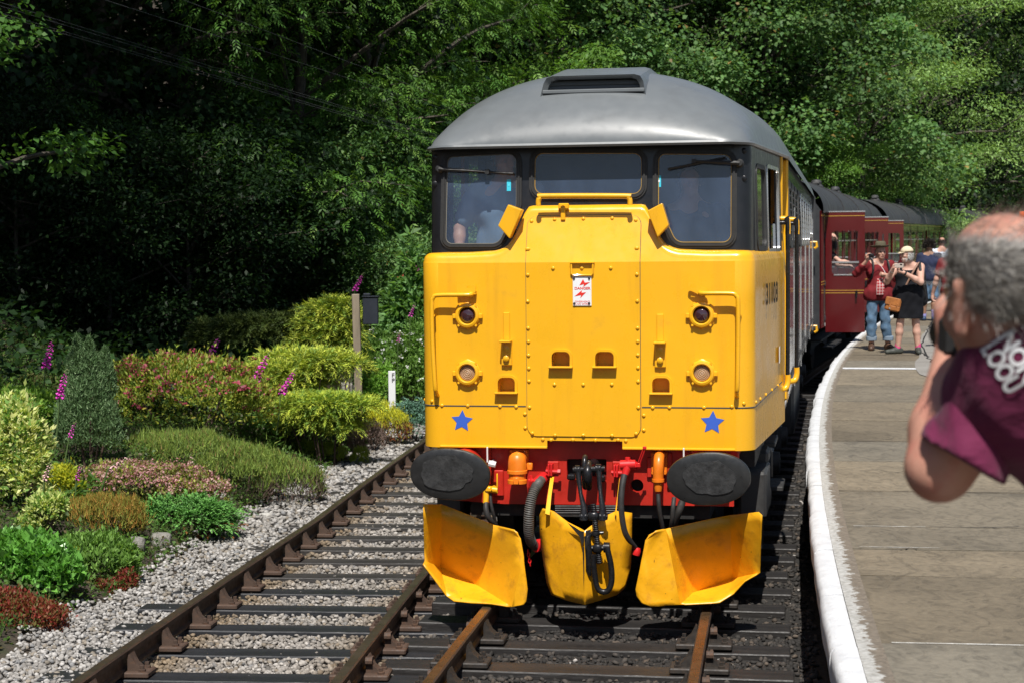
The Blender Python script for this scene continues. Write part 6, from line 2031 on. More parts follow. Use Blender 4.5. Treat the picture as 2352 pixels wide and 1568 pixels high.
plant('blue_juniper', 'low blue green juniper touching the yellow nose of the locomotive', 'juniper', [(940, 955, 45, 32), (975, 955, 40, 30), (915, 965, 28, 28)], (940, 992), 18000, .07, .011, [(.10, .19, .14, 4), (.14, .25, .19, 2), (.06, .13, .09, 2)], 'spray', .3, 'needle', depth=.35, jit=.5, Yb=25.4)
plant('sweet_rocket', 'green bush sprinkled with white flowers beside the signpost', 'shrub', [(925, 850, 60, 70), (870, 830, 50, 60, .4), (960, 830, 40, 80), (890, 870, 60, 40, .3)], (930, 925), 24000, .07, .38, [(.11, .21, .045, 4), (.15, .26, .06, 3), (.08, .15, .03, 2)], 'leaf', .8, 'leaf', (110, .055, [(.75, .75, .74)], .05), Yb=27.5)
plant('buddleia', 'tall leafy buddleia with long drooping leaves beside the nose', 'shrub', [(950, 650, 36, 60), (925, 700, 45, 50), (965, 720, 30, 60), (940, 605, 25, 35)], (945, 860), 5200, .19, .30, [(.10, .20, .06, 4), (.15, .27, .10, 3), (.07, .14, .04, 2)], 'leaf', .2, 'leaf', (16, .07, [(.42, .08, .25), (.5, .12, .08)], .0), Yb=28.5, depth=.6)
plant('fern', 'dark green fern in front of the pink spiraea', 'fern', [(650, 985, 50, 36), (620, 975, 34, 30)], (650, 1025), 9000, .10, .012, [(.08, .17, .04, 3), (.12, .23, .06, 2)], 'spray', .6, 'needle', depth=.6, jit=.5, dY=.3)
plant('boxwood', 'small rounded green bush at the foot of the wooden post', 'shrub', [(875, 870, 38, 34), (855, 885, 30, 26)], (870, 905), 6000, .05, .5, [(.13, .26, .04, 3), (.18, .32, .06, 2)], 'leaf', .7, 'leaf', Yb=26.8)

def foxglove(label, top, fb, base, col, tipcol=(.22, .26, .10), dY=0.2, nf=26, Yb=None):
    g = on_ground(*base)
    Y = Yb if Yb else g.y + dY
    g.x = at(base[0], base[1], Y).x
    b = Vector((g.x, Y, terrain(g.x, Y)))
    f0 = at(*fb, Y); t = at(*top, Y)
    root = empty('foxglove', tuple(b), 0, label, 'foxglove', 'foxgloves in the garden bed')
    mid = (b + f0) / 2 + Vector(((f0.x - b.x) * .12, 0, .02))
    S = spline([b, mid, f0, (f0 + t) / 2, t], 5)
    S = [p - b for p in S]
    mb = MB(); mb.tube(S, [.011 * (1 - .7 * k / (len(S) - 1)) for k in range(len(S))], 5)
    mb.build('stem', MAT['stem'], root)
    rnd = random.Random(int(top[0]) + 7)
    mb = MB()
    f0 -= b; t -= b
    L = (t - f0).length
    for k in range(nf):
        u = k / (nf - 1)
        p = f0 + (t - f0) * u
        an = k * 2.3 + rnd.uniform(-.3, .3)
        s_ = (1 - u * .70) * min(1.0, L * 2.4) * 1.3
        dr = Vector((math.cos(an), math.sin(an) - .3, -.75 + .8 * u)).normalized()
        if u > .86:
            mb.mi = 1; mb.lathe([(.003, 0), (.008 * s_ + .003, .012), (.002, .02)], p, dr, 5)
        else:
            mb.mi = 0; l = .060 * s_
            mb.lathe([(.005 * s_, .0), (.012 * s_, l * .25), (.014 * s_, l * .7), (.021 * s_, l)], p + dr * .004, dr, 6, capb=False)
    m0 = MAT.setdefault('foxglove%s' % (col,), paint('foxglove_petal', col, .55, var=.15, vscale=40))
    m1 = MAT.setdefault('foxbud', paint('foxglove_bud', tipcol, .6))
    mb.build('flower_spike', [m0, m1], root, smooth=60)
    rg = np.random.default_rng(int(top[0])); n = 22
    P = np.stack([rg.normal(0, .04, n), rg.normal(0, .04, n), rg.uniform(.02, .25, n)], 1)
    D = unit(np.stack([rg.normal(0, 1, n), rg.normal(0, 1, n), rg.uniform(0, .6, n)], 1))
    V, F = leaf_arrays(P, D, np.tile(np.array([0, 0, 1.0]), (n, 1)) + rg.normal(0, .2, (n, 3)), .16 * rg.uniform(.6, 1.2, n), .055, .1)
    link('leaves', np_mesh('leaves', V, F, MAT['leaf'], np.repeat(pick_cols(n, [(.10, .20, .05)], rg), 4, axis=0)), root)
MAG = (.66, .05, .46); PUR = (.46, .03, .34); PALE = (.82, .50, .50)
foxglove('tall magenta foxglove standing furthest left above the variegated shrub', (122, 776), (105, 838), (85, 1010), MAG, dY=.3)
foxglove('magenta foxglove touching the left side of the columnar conifer', (152, 848), (137, 908), (118, 1090), MAG, dY=-.2)
foxglove('short magenta foxglove in front of the columnar conifer', (174, 966), (160, 1000), (130, 1100), MAG, dY=-.4, nf=18)
foxglove('small purple foxglove low beside the conifer foot', (120, 1000), (116, 1022), (112, 1100), PUR, dY=-.4, nf=14)
foxglove('pale pink foxglove at the right of the variegated shrub', (116, 1058), (102, 1098), (92, 1190), PALE, dY=-.3, nf=18)
foxglove('small magenta foxglove above the yellow cushion', (187, 1066), (176, 1098), (168, 1150), MAG, dY=-.4, nf=16)
foxglove('pale pink foxglove spike leaning almost flat over the thyme', (302, 1044), (250, 1075), (215, 1140), PALE, dY=-.3, nf=16)
foxglove('purple foxglove in the shade behind the spiraea', (508, 768), (472, 830), (470, 960), PUR, dY=2.2)
foxglove('leaning magenta foxglove between spiraea and golden juniper', (620, 806), (586, 868), (570, 1030), MAG, dY=.3)
foxglove('leaning magenta foxglove in front of the wide golden juniper', (680, 846), (646, 898), (628, 1050), MAG, dY=.2)
foxglove('magenta foxglove behind the black junction box', (834, 628), (815, 664), (806, 800), MAG, Yb=27.0)
foxglove('small magenta foxglove among the buddleia leaves', (954, 697), (942, 724), (935, 800), MAG, Yb=27.3, nf=16)
foxglove('small magenta foxglove above the white flowered bush', (921, 760), (914, 782), (908, 850), MAG, Yb=26.8, nf=14)

# rocks
def rock(label, base, w, h, mat, seed, dY=0.0):
    g = on_ground(*base); Y = g.y + dY
    m = Y / FPX
    bm = bmesh.new(); bmesh.ops.create_icosphere(bm, subdivisions=3, radius=1)
    for v in bm.verts:
        k = 1 + .32 * mnoise.noise(v.co * 1.3 + Vector((seed, 0, 0))) + .10 * mnoise.noise(v.co * 4 + Vector((0, seed, 0)))
        v.co = Vector((max(-.82, min(.82, v.co.x * k)) * w * m * .6, v.co.y * k * w * m * .5, max(-.8, min(.75, v.co.z * k)) * h * m * .72))
    me = bpy.data.meshes.new('rock'); bm.to_mesh(me); bm.free()
    me.polygons.foreach_set("use_smooth", [True] * len(me.polygons)); me.set_sharp_from_angle(angle=R(28))
    o = link('rock', me, None, MAT[mat]); o.location = (g.x, Y, terrain(g.x, Y) + h * m * .35)
    tag(o, label, 'rock', 'rocks edging the garden bed')
rock('pale upright rock at the right end of the thyme mat', (501, 1158), 30, 52, 'rock_white', 1, .1)
rock('grey rock between the green mound and the prostrate juniper', (312, 1268), 44, 40, 'rock', 2)
rock('small grey rock under the rust heather', (212, 1258), 36, 26, 'rock', 3)
rock('dark rock beneath the prostrate juniper', (365, 1258), 48, 34, 'rock', 4, .1)
rock('flat pale stone at the gravel edge below the green heather', (612, 1192), 28, 16, 'rock_white', 5)
rock('grey rock by the foot of the wooden post', (800, 905), 40, 30, 'rock', 6)
rock('flat grey stone step behind the white marker post', (858, 912), 60, 22, 'rock', 7, .3)

# wooden post with black box
Yp = 24.5
pb = at(826, 908, Yp); pt = at(817, 676, Yp); m = Yp / FPX
post = empty('junction_post', (pb.x, Yp, terrain(pb.x, Yp)), 0, 'weathered wooden post carrying a black metal box', 'post')
d = pt - post.location
mb = MB(); mb.box((0, 0, d.z / 2 - .1), (17 * m, 17 * m, d.z + .2), .006)
mb.v = [(x + (z / d.z) * d.x, y, z) for x, y, z in mb.v]
mb.build('post', MAT['post_wood'], post)
a = at(834, 745, Yp) - post.location; b = at(868, 683, Yp) - post.location
mb = MB(); mb.box(((a.x + b.x) / 2, .03, (a.z + b.z) / 2), (b.x - a.x, .14, b.z - a.z), .008)
bx = mb.build('black_box', MAT['box_black'], post)
mb = MB(); mb.box(((a.x + b.x) / 2, .03, b.z + .01), (b.x - a.x + .02, .17, .014), .004); mb.box(((a.x + b.x) / 2 - .05, .03, b.z + .035), (.10, .1, .04), .01); mb.build('box_lid', MAT['box_black'], bx)
a2 = at(811, 700, Yp) - post.location
mb = MB(); mb.box((a2.x + .012, .02, (a.z + b.z) / 2 + .02), (.03, .1, (b.z - a.z) * .8), .006); mb.build('cable_bracket', MAT['box_black'], post)

# white marker post with letters F P
Yf = 26.2
p0 = at(901, 925, Yf); p1 = at(901, 851, Yf); m = Yf / FPX
fp = empty('marker_post', (p0.x, Yf, terrain(p0.x, Yf)), 0, 'short white marker post lettered F P beside the track', 'marker post')
zt = p1.z - fp.location.z
mb = MB(); mb.box((0, 0, zt / 2 - .05), (16 * m, .05, zt + .1), .004); mb.build('board', MAT['sign_white'], fp)
for ch, py in (('F', 861), ('P', 873)):
    me = text_mesh('letter', ch, 13.5 * m, MAT['sign_black'], bold=.002)
    o = link('letter', me, fp); o.location = (3 * m, -.0275, at(901, py, Yf).z - fp.location.z); o.rotation_euler = (R(90), 0, 0)

# overhead telephone wires
def wire(i, p0, Y0, p1, Y1, sag=.25):
    a = at(*p0, Y0); b = at(*p1, Y1)
    d = (b - a)
    a2 = a - d * .25; b2 = b + d * .5
    pts = []
    for k in range(25):
        t = k / 24; q = a2 + (b2 - a2) * t; q.z -= sag * 4 * t * (1 - t) * 0; pts.append(q)
    mb = MB(); mb.tube(pts, .0020, 5)
    o = mb.build('telephone_wire', MAT['wire'], None, smooth=60)
    tag(o, ['uppermost thin telephone wire crossing the dark wood at the top left', 'second thin telephone wire from the top at the left', 'third thin telephone wire from the top, sloping to the cab roof', 'lowest of the thin telephone wires sloping to the cab roof', 'thin telephone wire entering at the top edge left of the centre', 'thin telephone wire nearest the locomotive at the top edge'][i], 'wire', 'telephone wires over the garden')
for i, (p0, p1) in enumerate([((0, 6), (985, 305)), ((0, 14), (985, 309)), ((0, 30), (985, 318)), ((0, 36), (985, 322)), ((240, 0), (960, 232)), ((420, 0), (980, 210))]):
    wire(i, p0, 21, p1, 31)
_e = at(985, 305, 31) + (at(985, 305, 31) - at(0, 6, 21)) * .5
tp = empty('telegraph_pole', (_e.x, _e.y, terrain(_e.x, _e.y)), 0, 'wooden telegraph pole behind the locomotive carrying the wires', 'pole')
mb = MB(); h = _e.z - tp.location.z
mb.tube([(0, 0, -.5), (0, 0, h + .3)], [.13, .10], 10); mb.build('pole', MAT['post_wood'], tp)
mb = MB(); mb.box((0, .0, h - .02), (1.2, .09, .09)); mb.build('cross_arm', MAT['post_wood'], tp)
# ------------------------------------------------------------------ maroon coaches
CL = 19.3
def coach_frame(x, y, hd):
    a = -math.atan(hd)
    return Matrix.Translation((x, y, 0)) @ Matrix.Rotation(a, 4, 'Z'), a
ZCB, ZCT = .98, 2.98     # bottom of the body, cantrail
def cx_side(z):
    return 1.335 - .10 * max(0, (1.35 - z) / .4) ** 2 - .05 * max(0, (z - 2.2) / .8) ** 2
def door_mesh_parts(parent_name, w, h):
    pass
def make_coach(idx, x, y, hd, label, open_doors):
    M, a = coach_frame(x, y, hd)
    t = empty('railway_coach', (x, y, 0), a, label, 'railway coach', 'maroon coaches behind the locomotive')
    # side layout along y: doors at both ends and the middle, windows between
    doors = [(.75, 1.42), (9.3, 9.97), (17.9, 18.57)]
    wins = []
    yv = 1.95
    for (y0, y1, n) in ((1.75, 9.0, 4), (10.25, 17.6, 4)):
        pw = (y1 - y0) / n
        for k in range(n): wins.append((y0 + pw * k + .22, y0 + pw * (k + 1) - .22))
    for sg in (1, -1):
        mb = MB()
        holes = [rpoly(rect(w0, w1, 1.92, 2.72), .09, 4) for w0, w1 in wins]
        if sg > 0:
            for k, (d0, d1) in enumerate(doors):
                if open_doors[k]: holes.append(rect(d0, d1, ZCB + .06, ZCT - .05))
                else: holes.append(rpoly(rect(d0 + .1, d1 - .1, 1.9, 2.75), .08, 4))
        # middle rows keep the curve of the side
        zs = [ZCB, 1.15, 1.35, 1.9, 2.2, 2.6, ZCT]
        mb.plate(rect(0, CL, ZCB, ZCT), holes, lambda p, q, d, sg=sg: (sg * (1.335 - d), p, q), .03)
        mb.build('body_side', MAT['maroon'], t, smooth=0)
        for w0, w1 in wins:
            W = rpoly(rect(w0, w1, 1.92, 2.72), .09, 4)
            mb = MB(); mb.plate(inset(W, -.02), [inset(W, .028)], lambda p, q, d, sg=sg: (sg * (1.341 - d), p, q), .03)
            fr = mb.build('window_frame', MAT['maroon'], t)
            mb = MB(); mb.plate(inset(W, .02), f=lambda p, q, d, sg=sg: (sg * 1.325, p, q), thick=0)
            mb.build('pane', MAT['coach_glass'], fr, smooth=0)
            if sg > 0:
                mb = MB()
                for yy in (w0 + .1, w1 - .1):
                    for k in range(4): mb.box((1.22 - .01 * (k % 2), yy - .06 + .04 * k, 2.3), (.02, .036, .86))
                mb.build('curtain', MAT['interior_red'], fr)
                mb = MB(); mb.box((1.345, (w0 + w1) / 2, 2.46), (.016, w1 - w0 - .04, .028)); mb.build('window_bar', MAT['alu'], fr)
        mb = MB()
        for zz in (1.72, 1.765): mb.box((sg * 1.3375, CL / 2, zz), (.007, CL, .014))
        mb.build('waist_lining', MAT['gold'], t)['kind'] = 'stuff'
        mb = MB(); mb.box((sg * 1.3375, CL / 2, 2.90), (.007, CL, .014)); mb.build('cantrail_lining', MAT['gold'], t)
        # ribs between windows
        if sg > 0:
            for w0, w1 in wins + [(d0, d1) for d0, d1 in doors]:
                for yy in (w0 - .2,):
                    mb = MB(); mb.box((1.3375, yy, 1.95), (.008, .012, 1.9)); mb.build('panel_joint', MAT['dark'], t)
    # ends, floor, interior, roof
    for yy, s_ in ((0, -1), (CL, 1)):
        mb = MB(); mb.plate([(-1.33, ZCB), (1.33, ZCB), (1.33, ZCT), (1.05, 3.36), (.5, 3.60), (0, 3.67), (-.5, 3.60), (-1.05, 3.36), (-1.33, ZCT)], f=lambda p, q, d: (p, yy - s_ * d, q), thick=.04)
        mb.build('end_wall', MAT['coach_end'], t)
        mb = MB(); mb.box((0, yy + s_ * .16, 2.15), (1.05, .34, 2.1), .05)
        for k in range(5): mb.box((0, yy + s_ * (.03 + .07 * k), 2.15), (1.14, .03, 2.2), .01)
        mb.build('gangway', MAT['rubber'], t)
        for sx in (-1, 1):
            mb = MB(); mb.lathe([(.07, 0), (.07, .35), (.23, .36), (.22, .40)], (sx * .87, yy, 1.05), (0, s_, 0), 16); mb.build('buffer', MAT['dark'], t)
        mb = MB(); mb.tube([(1.2, yy + s_ * .03, 1.2), (1.2, yy + s_ * .08, 1.25), (1.2, yy + s_ * .08, 2.6)], .02, 6); mb.build('end_pipe', MAT['coach_end'], t)
    mb = MB(); mb.box((0, CL / 2, 1.06), (2.5, CL - .2, .06)); mb.build('floor', MAT['interior'], t)
    mb = MB()
    for k in range(9): mb.box((-.55, 2.0 + 1.9 * k, 1.75), (1.1, .5, 1.2), .08)
    for k in range(9): mb.box((.75, 2.0 + 1.9 * k, 1.7), (.9, .45, 1.1), .08)
    o = mb.build('seats', MAT['interior_red'], t); o['kind'] = 'stuff'
    rows = []
    for yy in [CL * k / 10 for k in range(11)]:
        row = []
        for k in range(25):
            an = math.pi * k / 24
            row.append((1.375 * math.cos(an) * (1 - .0 * abs(math.sin(an))), yy, ZCT - .02 + .72 * math.sin(an) ** .86))
        rows.append(row)
    mb = MB(); mb.grid(rows); rf = mb.build('roof', MAT['coach_roof'], t, smooth=60)
    mb = MB()
    for sg in (-1, 1): mb.tube([(sg * 1.385, 0, ZCT - .02), (sg * 1.385, CL, ZCT - .02)], .022, 6)
    mb.build('gutter', MAT['coach_roof'], rf)['kind'] = 'stuff'
    for k in range(7):
        for dx in ((.42,) if k % 2 else (-.42,)):
            mb = MB(); yy = 1.4 + 2.75 * k
            mb.lathe([(.16, -.02), (.15, .06), (.11, .10), (.12, .15), (.08, .20), (.01, .205)], (dx, yy, 3.62), (0, 0, 1), 12); mb.box((dx, yy, 3.74), (.16, .30, .05), .015)
            mb.build('roof_ventilator', MAT['coach_roof'], rf)
    for yy in (4.8, 9.6, 14.4):
        mb = MB(); mb.tube([(1.385 * math.cos(math.pi * k / 20), yy, ZCT - .015 + .725 * math.sin(math.pi * k / 20) ** .86) for k in range(21)], .012, 5); mb.build('roof_rib', MAT['coach_roof'], rf)
    # open or closed doors on the platform side
    for k, (d0, d1) in enumerate(doors):
        if not open_doors[k]: continue
        dr = empty('door', (1.345, d0 - .0, 0), 0, None); dr.parent = t
        dr['label'] = 'open maroon door swung out over the platform'
        dr.rotation_euler = (0, 0, -R(open_doors[k]))
        # door local: width along +y when shut; its outer face looks to +x
        w = d1 - d0; z0, z1 = ZCB - .10, ZCT - .02
        W = rpoly(rect(.085, w - .075, 1.86, 2.66), .08, 5)
        mb = MB(); mb.plate(rect(0, w, z0, z1), [W], lambda p, q, d: (.03 - d, p, q), .05)
        mb.build('door_leaf', MAT['maroon'], dr, smooth=0)
        mb = MB(); mb.plate(inset(W, -.006), [inset(W, .024)], lambda p, q, d: (.034 - d, p, q), .058); mb.build('window_surround', MAT['maroon'], dr)
        mb = MB(); mb.box((.012, w / 2, 2.09), (.03, w - .19, .030), .004); mb.box((.030, w / 2, 1.872), (.02, w - .28, .022), .004); mb.build('droplight_rail', MAT['alu'], dr)['kind'] = 'stuff'
        mb = MB(); mb.plate(rect(.10, w - .09, 1.88, 2.08), f=lambda p, q, d: (.006, p, q), thick=0); mb.build('pane', MAT['side_glass'], dr, smooth=0)
        mb = MB(); mb.box((.0, w / 2, z1 + .008), (.07, w + .02, .022), .004); mb.build('top_strip', MAT['alu'], dr)
        mb = MB()
        for zz in (1.56, 1.605, z1 - .065): mb.box((.0315, w / 2, zz), (.004, w, .011))
        mb.build('lining', MAT['gold'], dr)['kind'] = 'stuff'
        mb = MB(); mb.tube([(.03, w - .14, 1.58), (.09, w - .14, 1.58)], .022, 8); mb.box((.09, w - .14, 1.54), (.03, .035, .13), .01); mb.build('door_handle', MAT['iron'], dr)
        mb = MB(); mb.box((-.0, w + .015, 1.70), (.06, .03, .14), .008); mb.tube([(-.0, w + .02, 1.72), (.03, w + .06, 1.80)], .012, 6); mb.build('door_lock', MAT['iron'], dr)
        for zz in (1.12, 1.72, 2.55):
            mb = MB(); mb.box((.01, -.03, zz), (.05, .08, .09), .01); mb.tube([(.0, -.02, zz - .07), (.0, -.02, zz + .07)], .018, 8); mb.build('hinge', MAT['coach_end'], dr)
    # running gear
    mb = MB(); mb.box((0, CL / 2, .92), (2.2, CL - .3, .14)); mb.box((.75, 9.5, .62), (.5, 3.4, .5), .04); mb.box((1.18, CL / 2, .74), (.22, CL - 1, .04)); mb.build('underframe', MAT['dark'], t)['kind'] = 'stuff'
    for yb in (2.8, 16.5):
        b = empty('bogie', (0, yb, 0)); b.parent = t
        for dy in (-1.28, 1.28):
            mb = MB()
            for sg in (-1, 1): mb.lathe([(.36, -.06), (.485, -.05), (.455, .07), (.47, .075), (.12, .06)], (sg * .75, dy, .455), (sg, 0, 0), 22)
            mb.tube([(-.75, dy, .455), (.75, dy, .455)], .08, 10); mb.build('wheelset', MAT['dark'], b)
        for sg in (-1, 1):
            mb = MB(); mb.plate([(-1.9, .5), (-1.6, .72), (1.6, .72), (1.9, .5), (1.4, .42), (.8, .56), (-.8, .56), (-1.4, .42)], f=lambda p, q, d, sg=sg: (sg * (1.06 - d), p, q), thick=.08); mb.build('bogie_frame', MAT['dark'], b)
        mb = MB(); mb.box((1.3, 0, .55), (.18, 2.4, .05), .01); mb.build('footboard', MAT['dark'], b)
    return t
make_coach(0, 3.98, 30.3, .263, 'first maroon coach behind the locomotive with its doors open', [88, 84, 80])
make_coach(1, 9.35, 50.3, .36, 'second maroon coach, behind the row of open doors', [0, 0, 0])
make_coach(2, 16.55, 69.3, .46, 'third maroon coach curving away behind the photographer', [0, 0, 0])
# two parts of the first coach reach as far as the locomotive: short pipe and lamp bracket are left to the ends
# ------------------------------------------------------------------ people: bodies grown as one smooth surface from limb volumes
class Field:
    def __init__(s, prims, res, k=.03, pad=.03, cuts=(), grow=0.0, noise=0.0, nscale=9.0, nseed=0.0):
        """prims: ('cap', a, b, ra, rb[, k]) or ('ell', c, r[, rotation matrix][, k]); cuts: (point, normal) keep the side against the normal"""
        lo = np.full(3, 1e9); hi = np.full(3, -1e9)
        for p in prims:
            if p[0] == 'cap':
                for q, r in ((p[1], p[3]), (p[2], p[4])):
                    lo = np.minimum(lo, np.array(q) - r - grow); hi = np.maximum(hi, np.array(q) + r + grow)
            else:
                m = max(p[2]) if len(p) > 3 and p[3] is not None else None
                r = np.array([m] * 3) if m else np.array(p[2])
                lo = np.minimum(lo, np.array(p[1]) - r - grow); hi = np.maximum(hi, np.array(p[1]) + r + grow)
        lo -= pad + res; hi += pad + res
        n = np.ceil((hi - lo) / res).astype(int) + 1
        s.lo, s.res, s.n = lo, res, n
        ax = [(lo[i] + res * np.arange(n[i])).astype(np.float32) for i in range(3)]
        s.ax = ax
        f = np.full(n, 1.0, dtype=np.float32)
        for p in prims:
            kk = k
            if p[0] == 'cap':
                a = np.array(p[1], dtype=np.float32); b = np.array(p[2], dtype=np.float32); ra, rb = p[3] + grow, p[4] + grow
                if len(p) > 5: kk = p[5]
                l0 = np.minimum(a - ra, b - rb); h0 = np.maximum(a + ra, b + rb)
            else:
                c = np.array(p[1], dtype=np.float32); r = np.array(p[2], dtype=np.float32) + grow
                Rm = np.array(p[3], dtype=np.float32) if len(p) > 3 and p[3] is not None else None
                if len(p) > 4: kk = p[4]
                m = r if Rm is None else np.array([r.max()] * 3)
                l0, h0 = c - m, c + m
            i0 = np.maximum(0, np.floor((l0 - kk * 1.6 - .02 - lo) / res)).astype(int); i1 = np.minimum(n, np.ceil((h0 + kk * 1.6 + .02 - lo) / res).astype(int) + 1)
            X = ax[0][i0[0]:i1[0], None, None]; Y = ax[1][None, i0[1]:i1[1], None]; Z = ax[2][None, None, i0[2]:i1[2]]
            if p[0] == 'cap':
                d = b - a; L2 = float((d * d).sum()) + 1e-9
                t = np.clip(((X - a[0]) * d[0] + (Y - a[1]) * d[1] + (Z - a[2]) * d[2]) / L2, 0, 1)
                g = np.sqrt((X - a[0] - t * d[0]) ** 2 + (Y - a[1] - t * d[1]) ** 2 + (Z - a[2] - t * d[2]) ** 2) - (ra + (rb - ra) * t)
            else:
                x, y, z = X - c[0], Y - c[1], Z - c[2]
                if Rm is not None:
                    x, y, z = (Rm[0, 0] * x + Rm[1, 0] * y + Rm[2, 0] * z), (Rm[0, 1] * x + Rm[1, 1] * y + Rm[2, 1] * z), (Rm[0, 2] * x + Rm[1, 2] * y + Rm[2, 2] * z)
                q = np.sqrt((x / r[0]) ** 2 + (y / r[1]) ** 2 + (z / r[2]) ** 2)
                q2 = np.sqrt((x / r[0] ** 2) ** 2 + (y / r[1] ** 2) ** 2 + (z / r[2] ** 2) ** 2) + 1e-6
                g = q * (q - 1) / q2
            sl = (slice(i0[0], i1[0]), slice(i0[1], i1[1]), slice(i0[2], i1[2]))
            o = f[sl]
            h = np.maximum(kk - np.abs(o - g), 0) / kk
            f[sl] = np.minimum(o, g) - h * h * kk * .25
        if noise:
            # folds of cloth: a few crossed waves, bent by each other
            X = ax[0][:, None, None]; Y = ax[1][None, :, None]; Z = ax[2][None, None, :]
            w = np.sin(nscale * (X * 1.3 + Z * 2.1 + .25 * np.sin(11 * Y + nseed)) + nseed) + np.sin(nscale * 1.7 * (Y * 1.5 - Z * 1.4 + .3 * np.sin(9 * X)) + 2.1 * nseed) * .7 + np.sin(nscale * 2.6 * (X - Y + Z * .6) + nseed) * .35
            f = f + noise * w.astype(np.float32)
        for pt, nr in cuts:
            nr = np.array(nr, dtype=np.float32); nr /= np.linalg.norm(nr); pt = np.array(pt)
            g = (ax[0][:, None, None] - pt[0]) * nr[0] + (ax[1][None, :, None] - pt[1]) * nr[1] + (ax[2][None, None, :] - pt[2]) * nr[2]
            f = np.maximum(f, g)
        s.f = f
    def mesh(s):
        """surface nets"""
        f = s.f; ins = f < 0
        n = np.array(f.shape) - 1
        c = np.zeros(tuple(n), dtype=np.int8)
        for dx in (0, 1):
            for dy in (0, 1):
                for dz in (0, 1):
                    c += ins[dx:dx + n[0], dy:dy + n[1], dz:dz + n[2]]
        act = (c > 0) & (c < 8)
        ijk = np.argwhere(act)
        vid = -np.ones(tuple(n), dtype=np.int64); vid[act] = np.arange(len(ijk))
        S = np.zeros((len(ijk), 3)); W = np.zeros(len(ijk))
        cor = [(dx, dy, dz) for dx in (0, 1) for dy in (0, 1) for dz in (0, 1)]
        vals = {q: f[ijk[:, 0] + q[0], ijk[:, 1] + q[1], ijk[:, 2] + q[2]] for q in cor}
        for q in cor:
            for a in range(3):
                if q[a] == 0:
                    r = list(q); r[a] = 1; r = tuple(r)
                    v0, v1 = vals[q], vals[r]
                    m = (v0 < 0) != (v1 < 0)
                    t = np.where(m, v0 / np.where(m, v0 - v1, 1), 0)
                    p = np.tile(np.array(q, float), (len(ijk), 1)); p[:, a] = t
                    S += p * m[:, None]; W += m
        V = s.lo + s.res * (ijk + S / np.maximum(W, 1)[:, None])
        F = []
        for a in range(3):
            b, d = (a + 1) % 3, (a + 2) % 3
            sl0 = [slice(None)] * 3; sl1 = [slice(None)] * 3
            sl0[a] = slice(0, -1); sl1[a] = slice(1, None)
            ch = ins[tuple(sl0)] != ins[tuple(sl1)]
            e = np.argwhere(ch)
            ok = (e[:, b] > 0) & (e[:, d] > 0) & (e[:, b] < n[b]) & (e[:, d] < n[d])
            e = e[ok]
            flip = ins[tuple(sl0)][e[:, 0], e[:, 1], e[:, 2]]
            def g(db, dd):
                q = e.copy(); q[:, b] -= db; q[:, d] -= dd
                return vid[q[:, 0], q[:, 1], q[:, 2]]
            quad = np.stack([g(1, 1), g(0, 1), g(0, 0), g(1, 0)], 1)
            quad[~flip] = quad[~flip][:, ::-1]
            F.append(quad)
        return V, np.concatenate(F)
def grow_mesh(name, prims, res, mat, parent, k=.03, **kw):
    V, F = Field(prims, res, k, **kw).mesh()
    me = np_mesh(name, V, F, mat, smooth=True)
    return link(name, me, parent)
def vadd(a, b, s=1.0): return tuple(a[i] + b[i] * s for i in range(3))
def vlerp(a, b, t): return tuple(a[i] + (b[i] - a[i]) * t for i in range(3))
def hand(wrist, d, nrm, curl=.5, s=1.0, side=1):
    """palm, four unequal fingers with a bend and a thumb leaving the side of the palm"""
    d = Vector(d).normalized(); nrm = Vector(nrm); nrm = (nrm - d * nrm.dot(d)).normalized()
    sd = d.cross(nrm) * side
    w = Vector(wrist)
    P = [('cap', tuple(w + d * .01 * s), tuple(w + d * .075 * s), .026 * s, .030 * s, .012)]
    for i, (o, L) in enumerate(((-.027, .070), (-.009, .080), (.009, .076), (.027, .060))):
        k = w + d * .085 * s + sd * o * s
        P.append(('cap', tuple(w + d * .05 * s + sd * o * .7 * s), tuple(k), .013 * s, .0105 * s, .010))
        a = curl * 1.1; m = k + (d * math.cos(a) + nrm * math.sin(a)) * L * .52 * s
        a2 = curl * 2.2; e = m + (d * math.cos(a2) + nrm * math.sin(a2)) * L * .48 * s
        P.append(('cap', tuple(k), tuple(m), .0105 * s, .0095 * s, .005)); P.append(('cap', tuple(m), tuple(e), .0095 * s, .008 * s, .005))
    t0 = w + d * .025 * s - sd * .026 * s; t1 = t0 + (d * .6 - sd * .55 + nrm * .5 * curl).normalized() * .045 * s
    t2 = t1 + (d * .8 + nrm * (.3 + .6 * curl) + sd * .1).normalized() * .035 * s
    P.append(('cap', tuple(t0), tuple(t1), .016 * s, .012 * s, .010)); P.append(('cap', tuple(t1), tuple(t2), .012 * s, .0095 * s, .005))
    return P
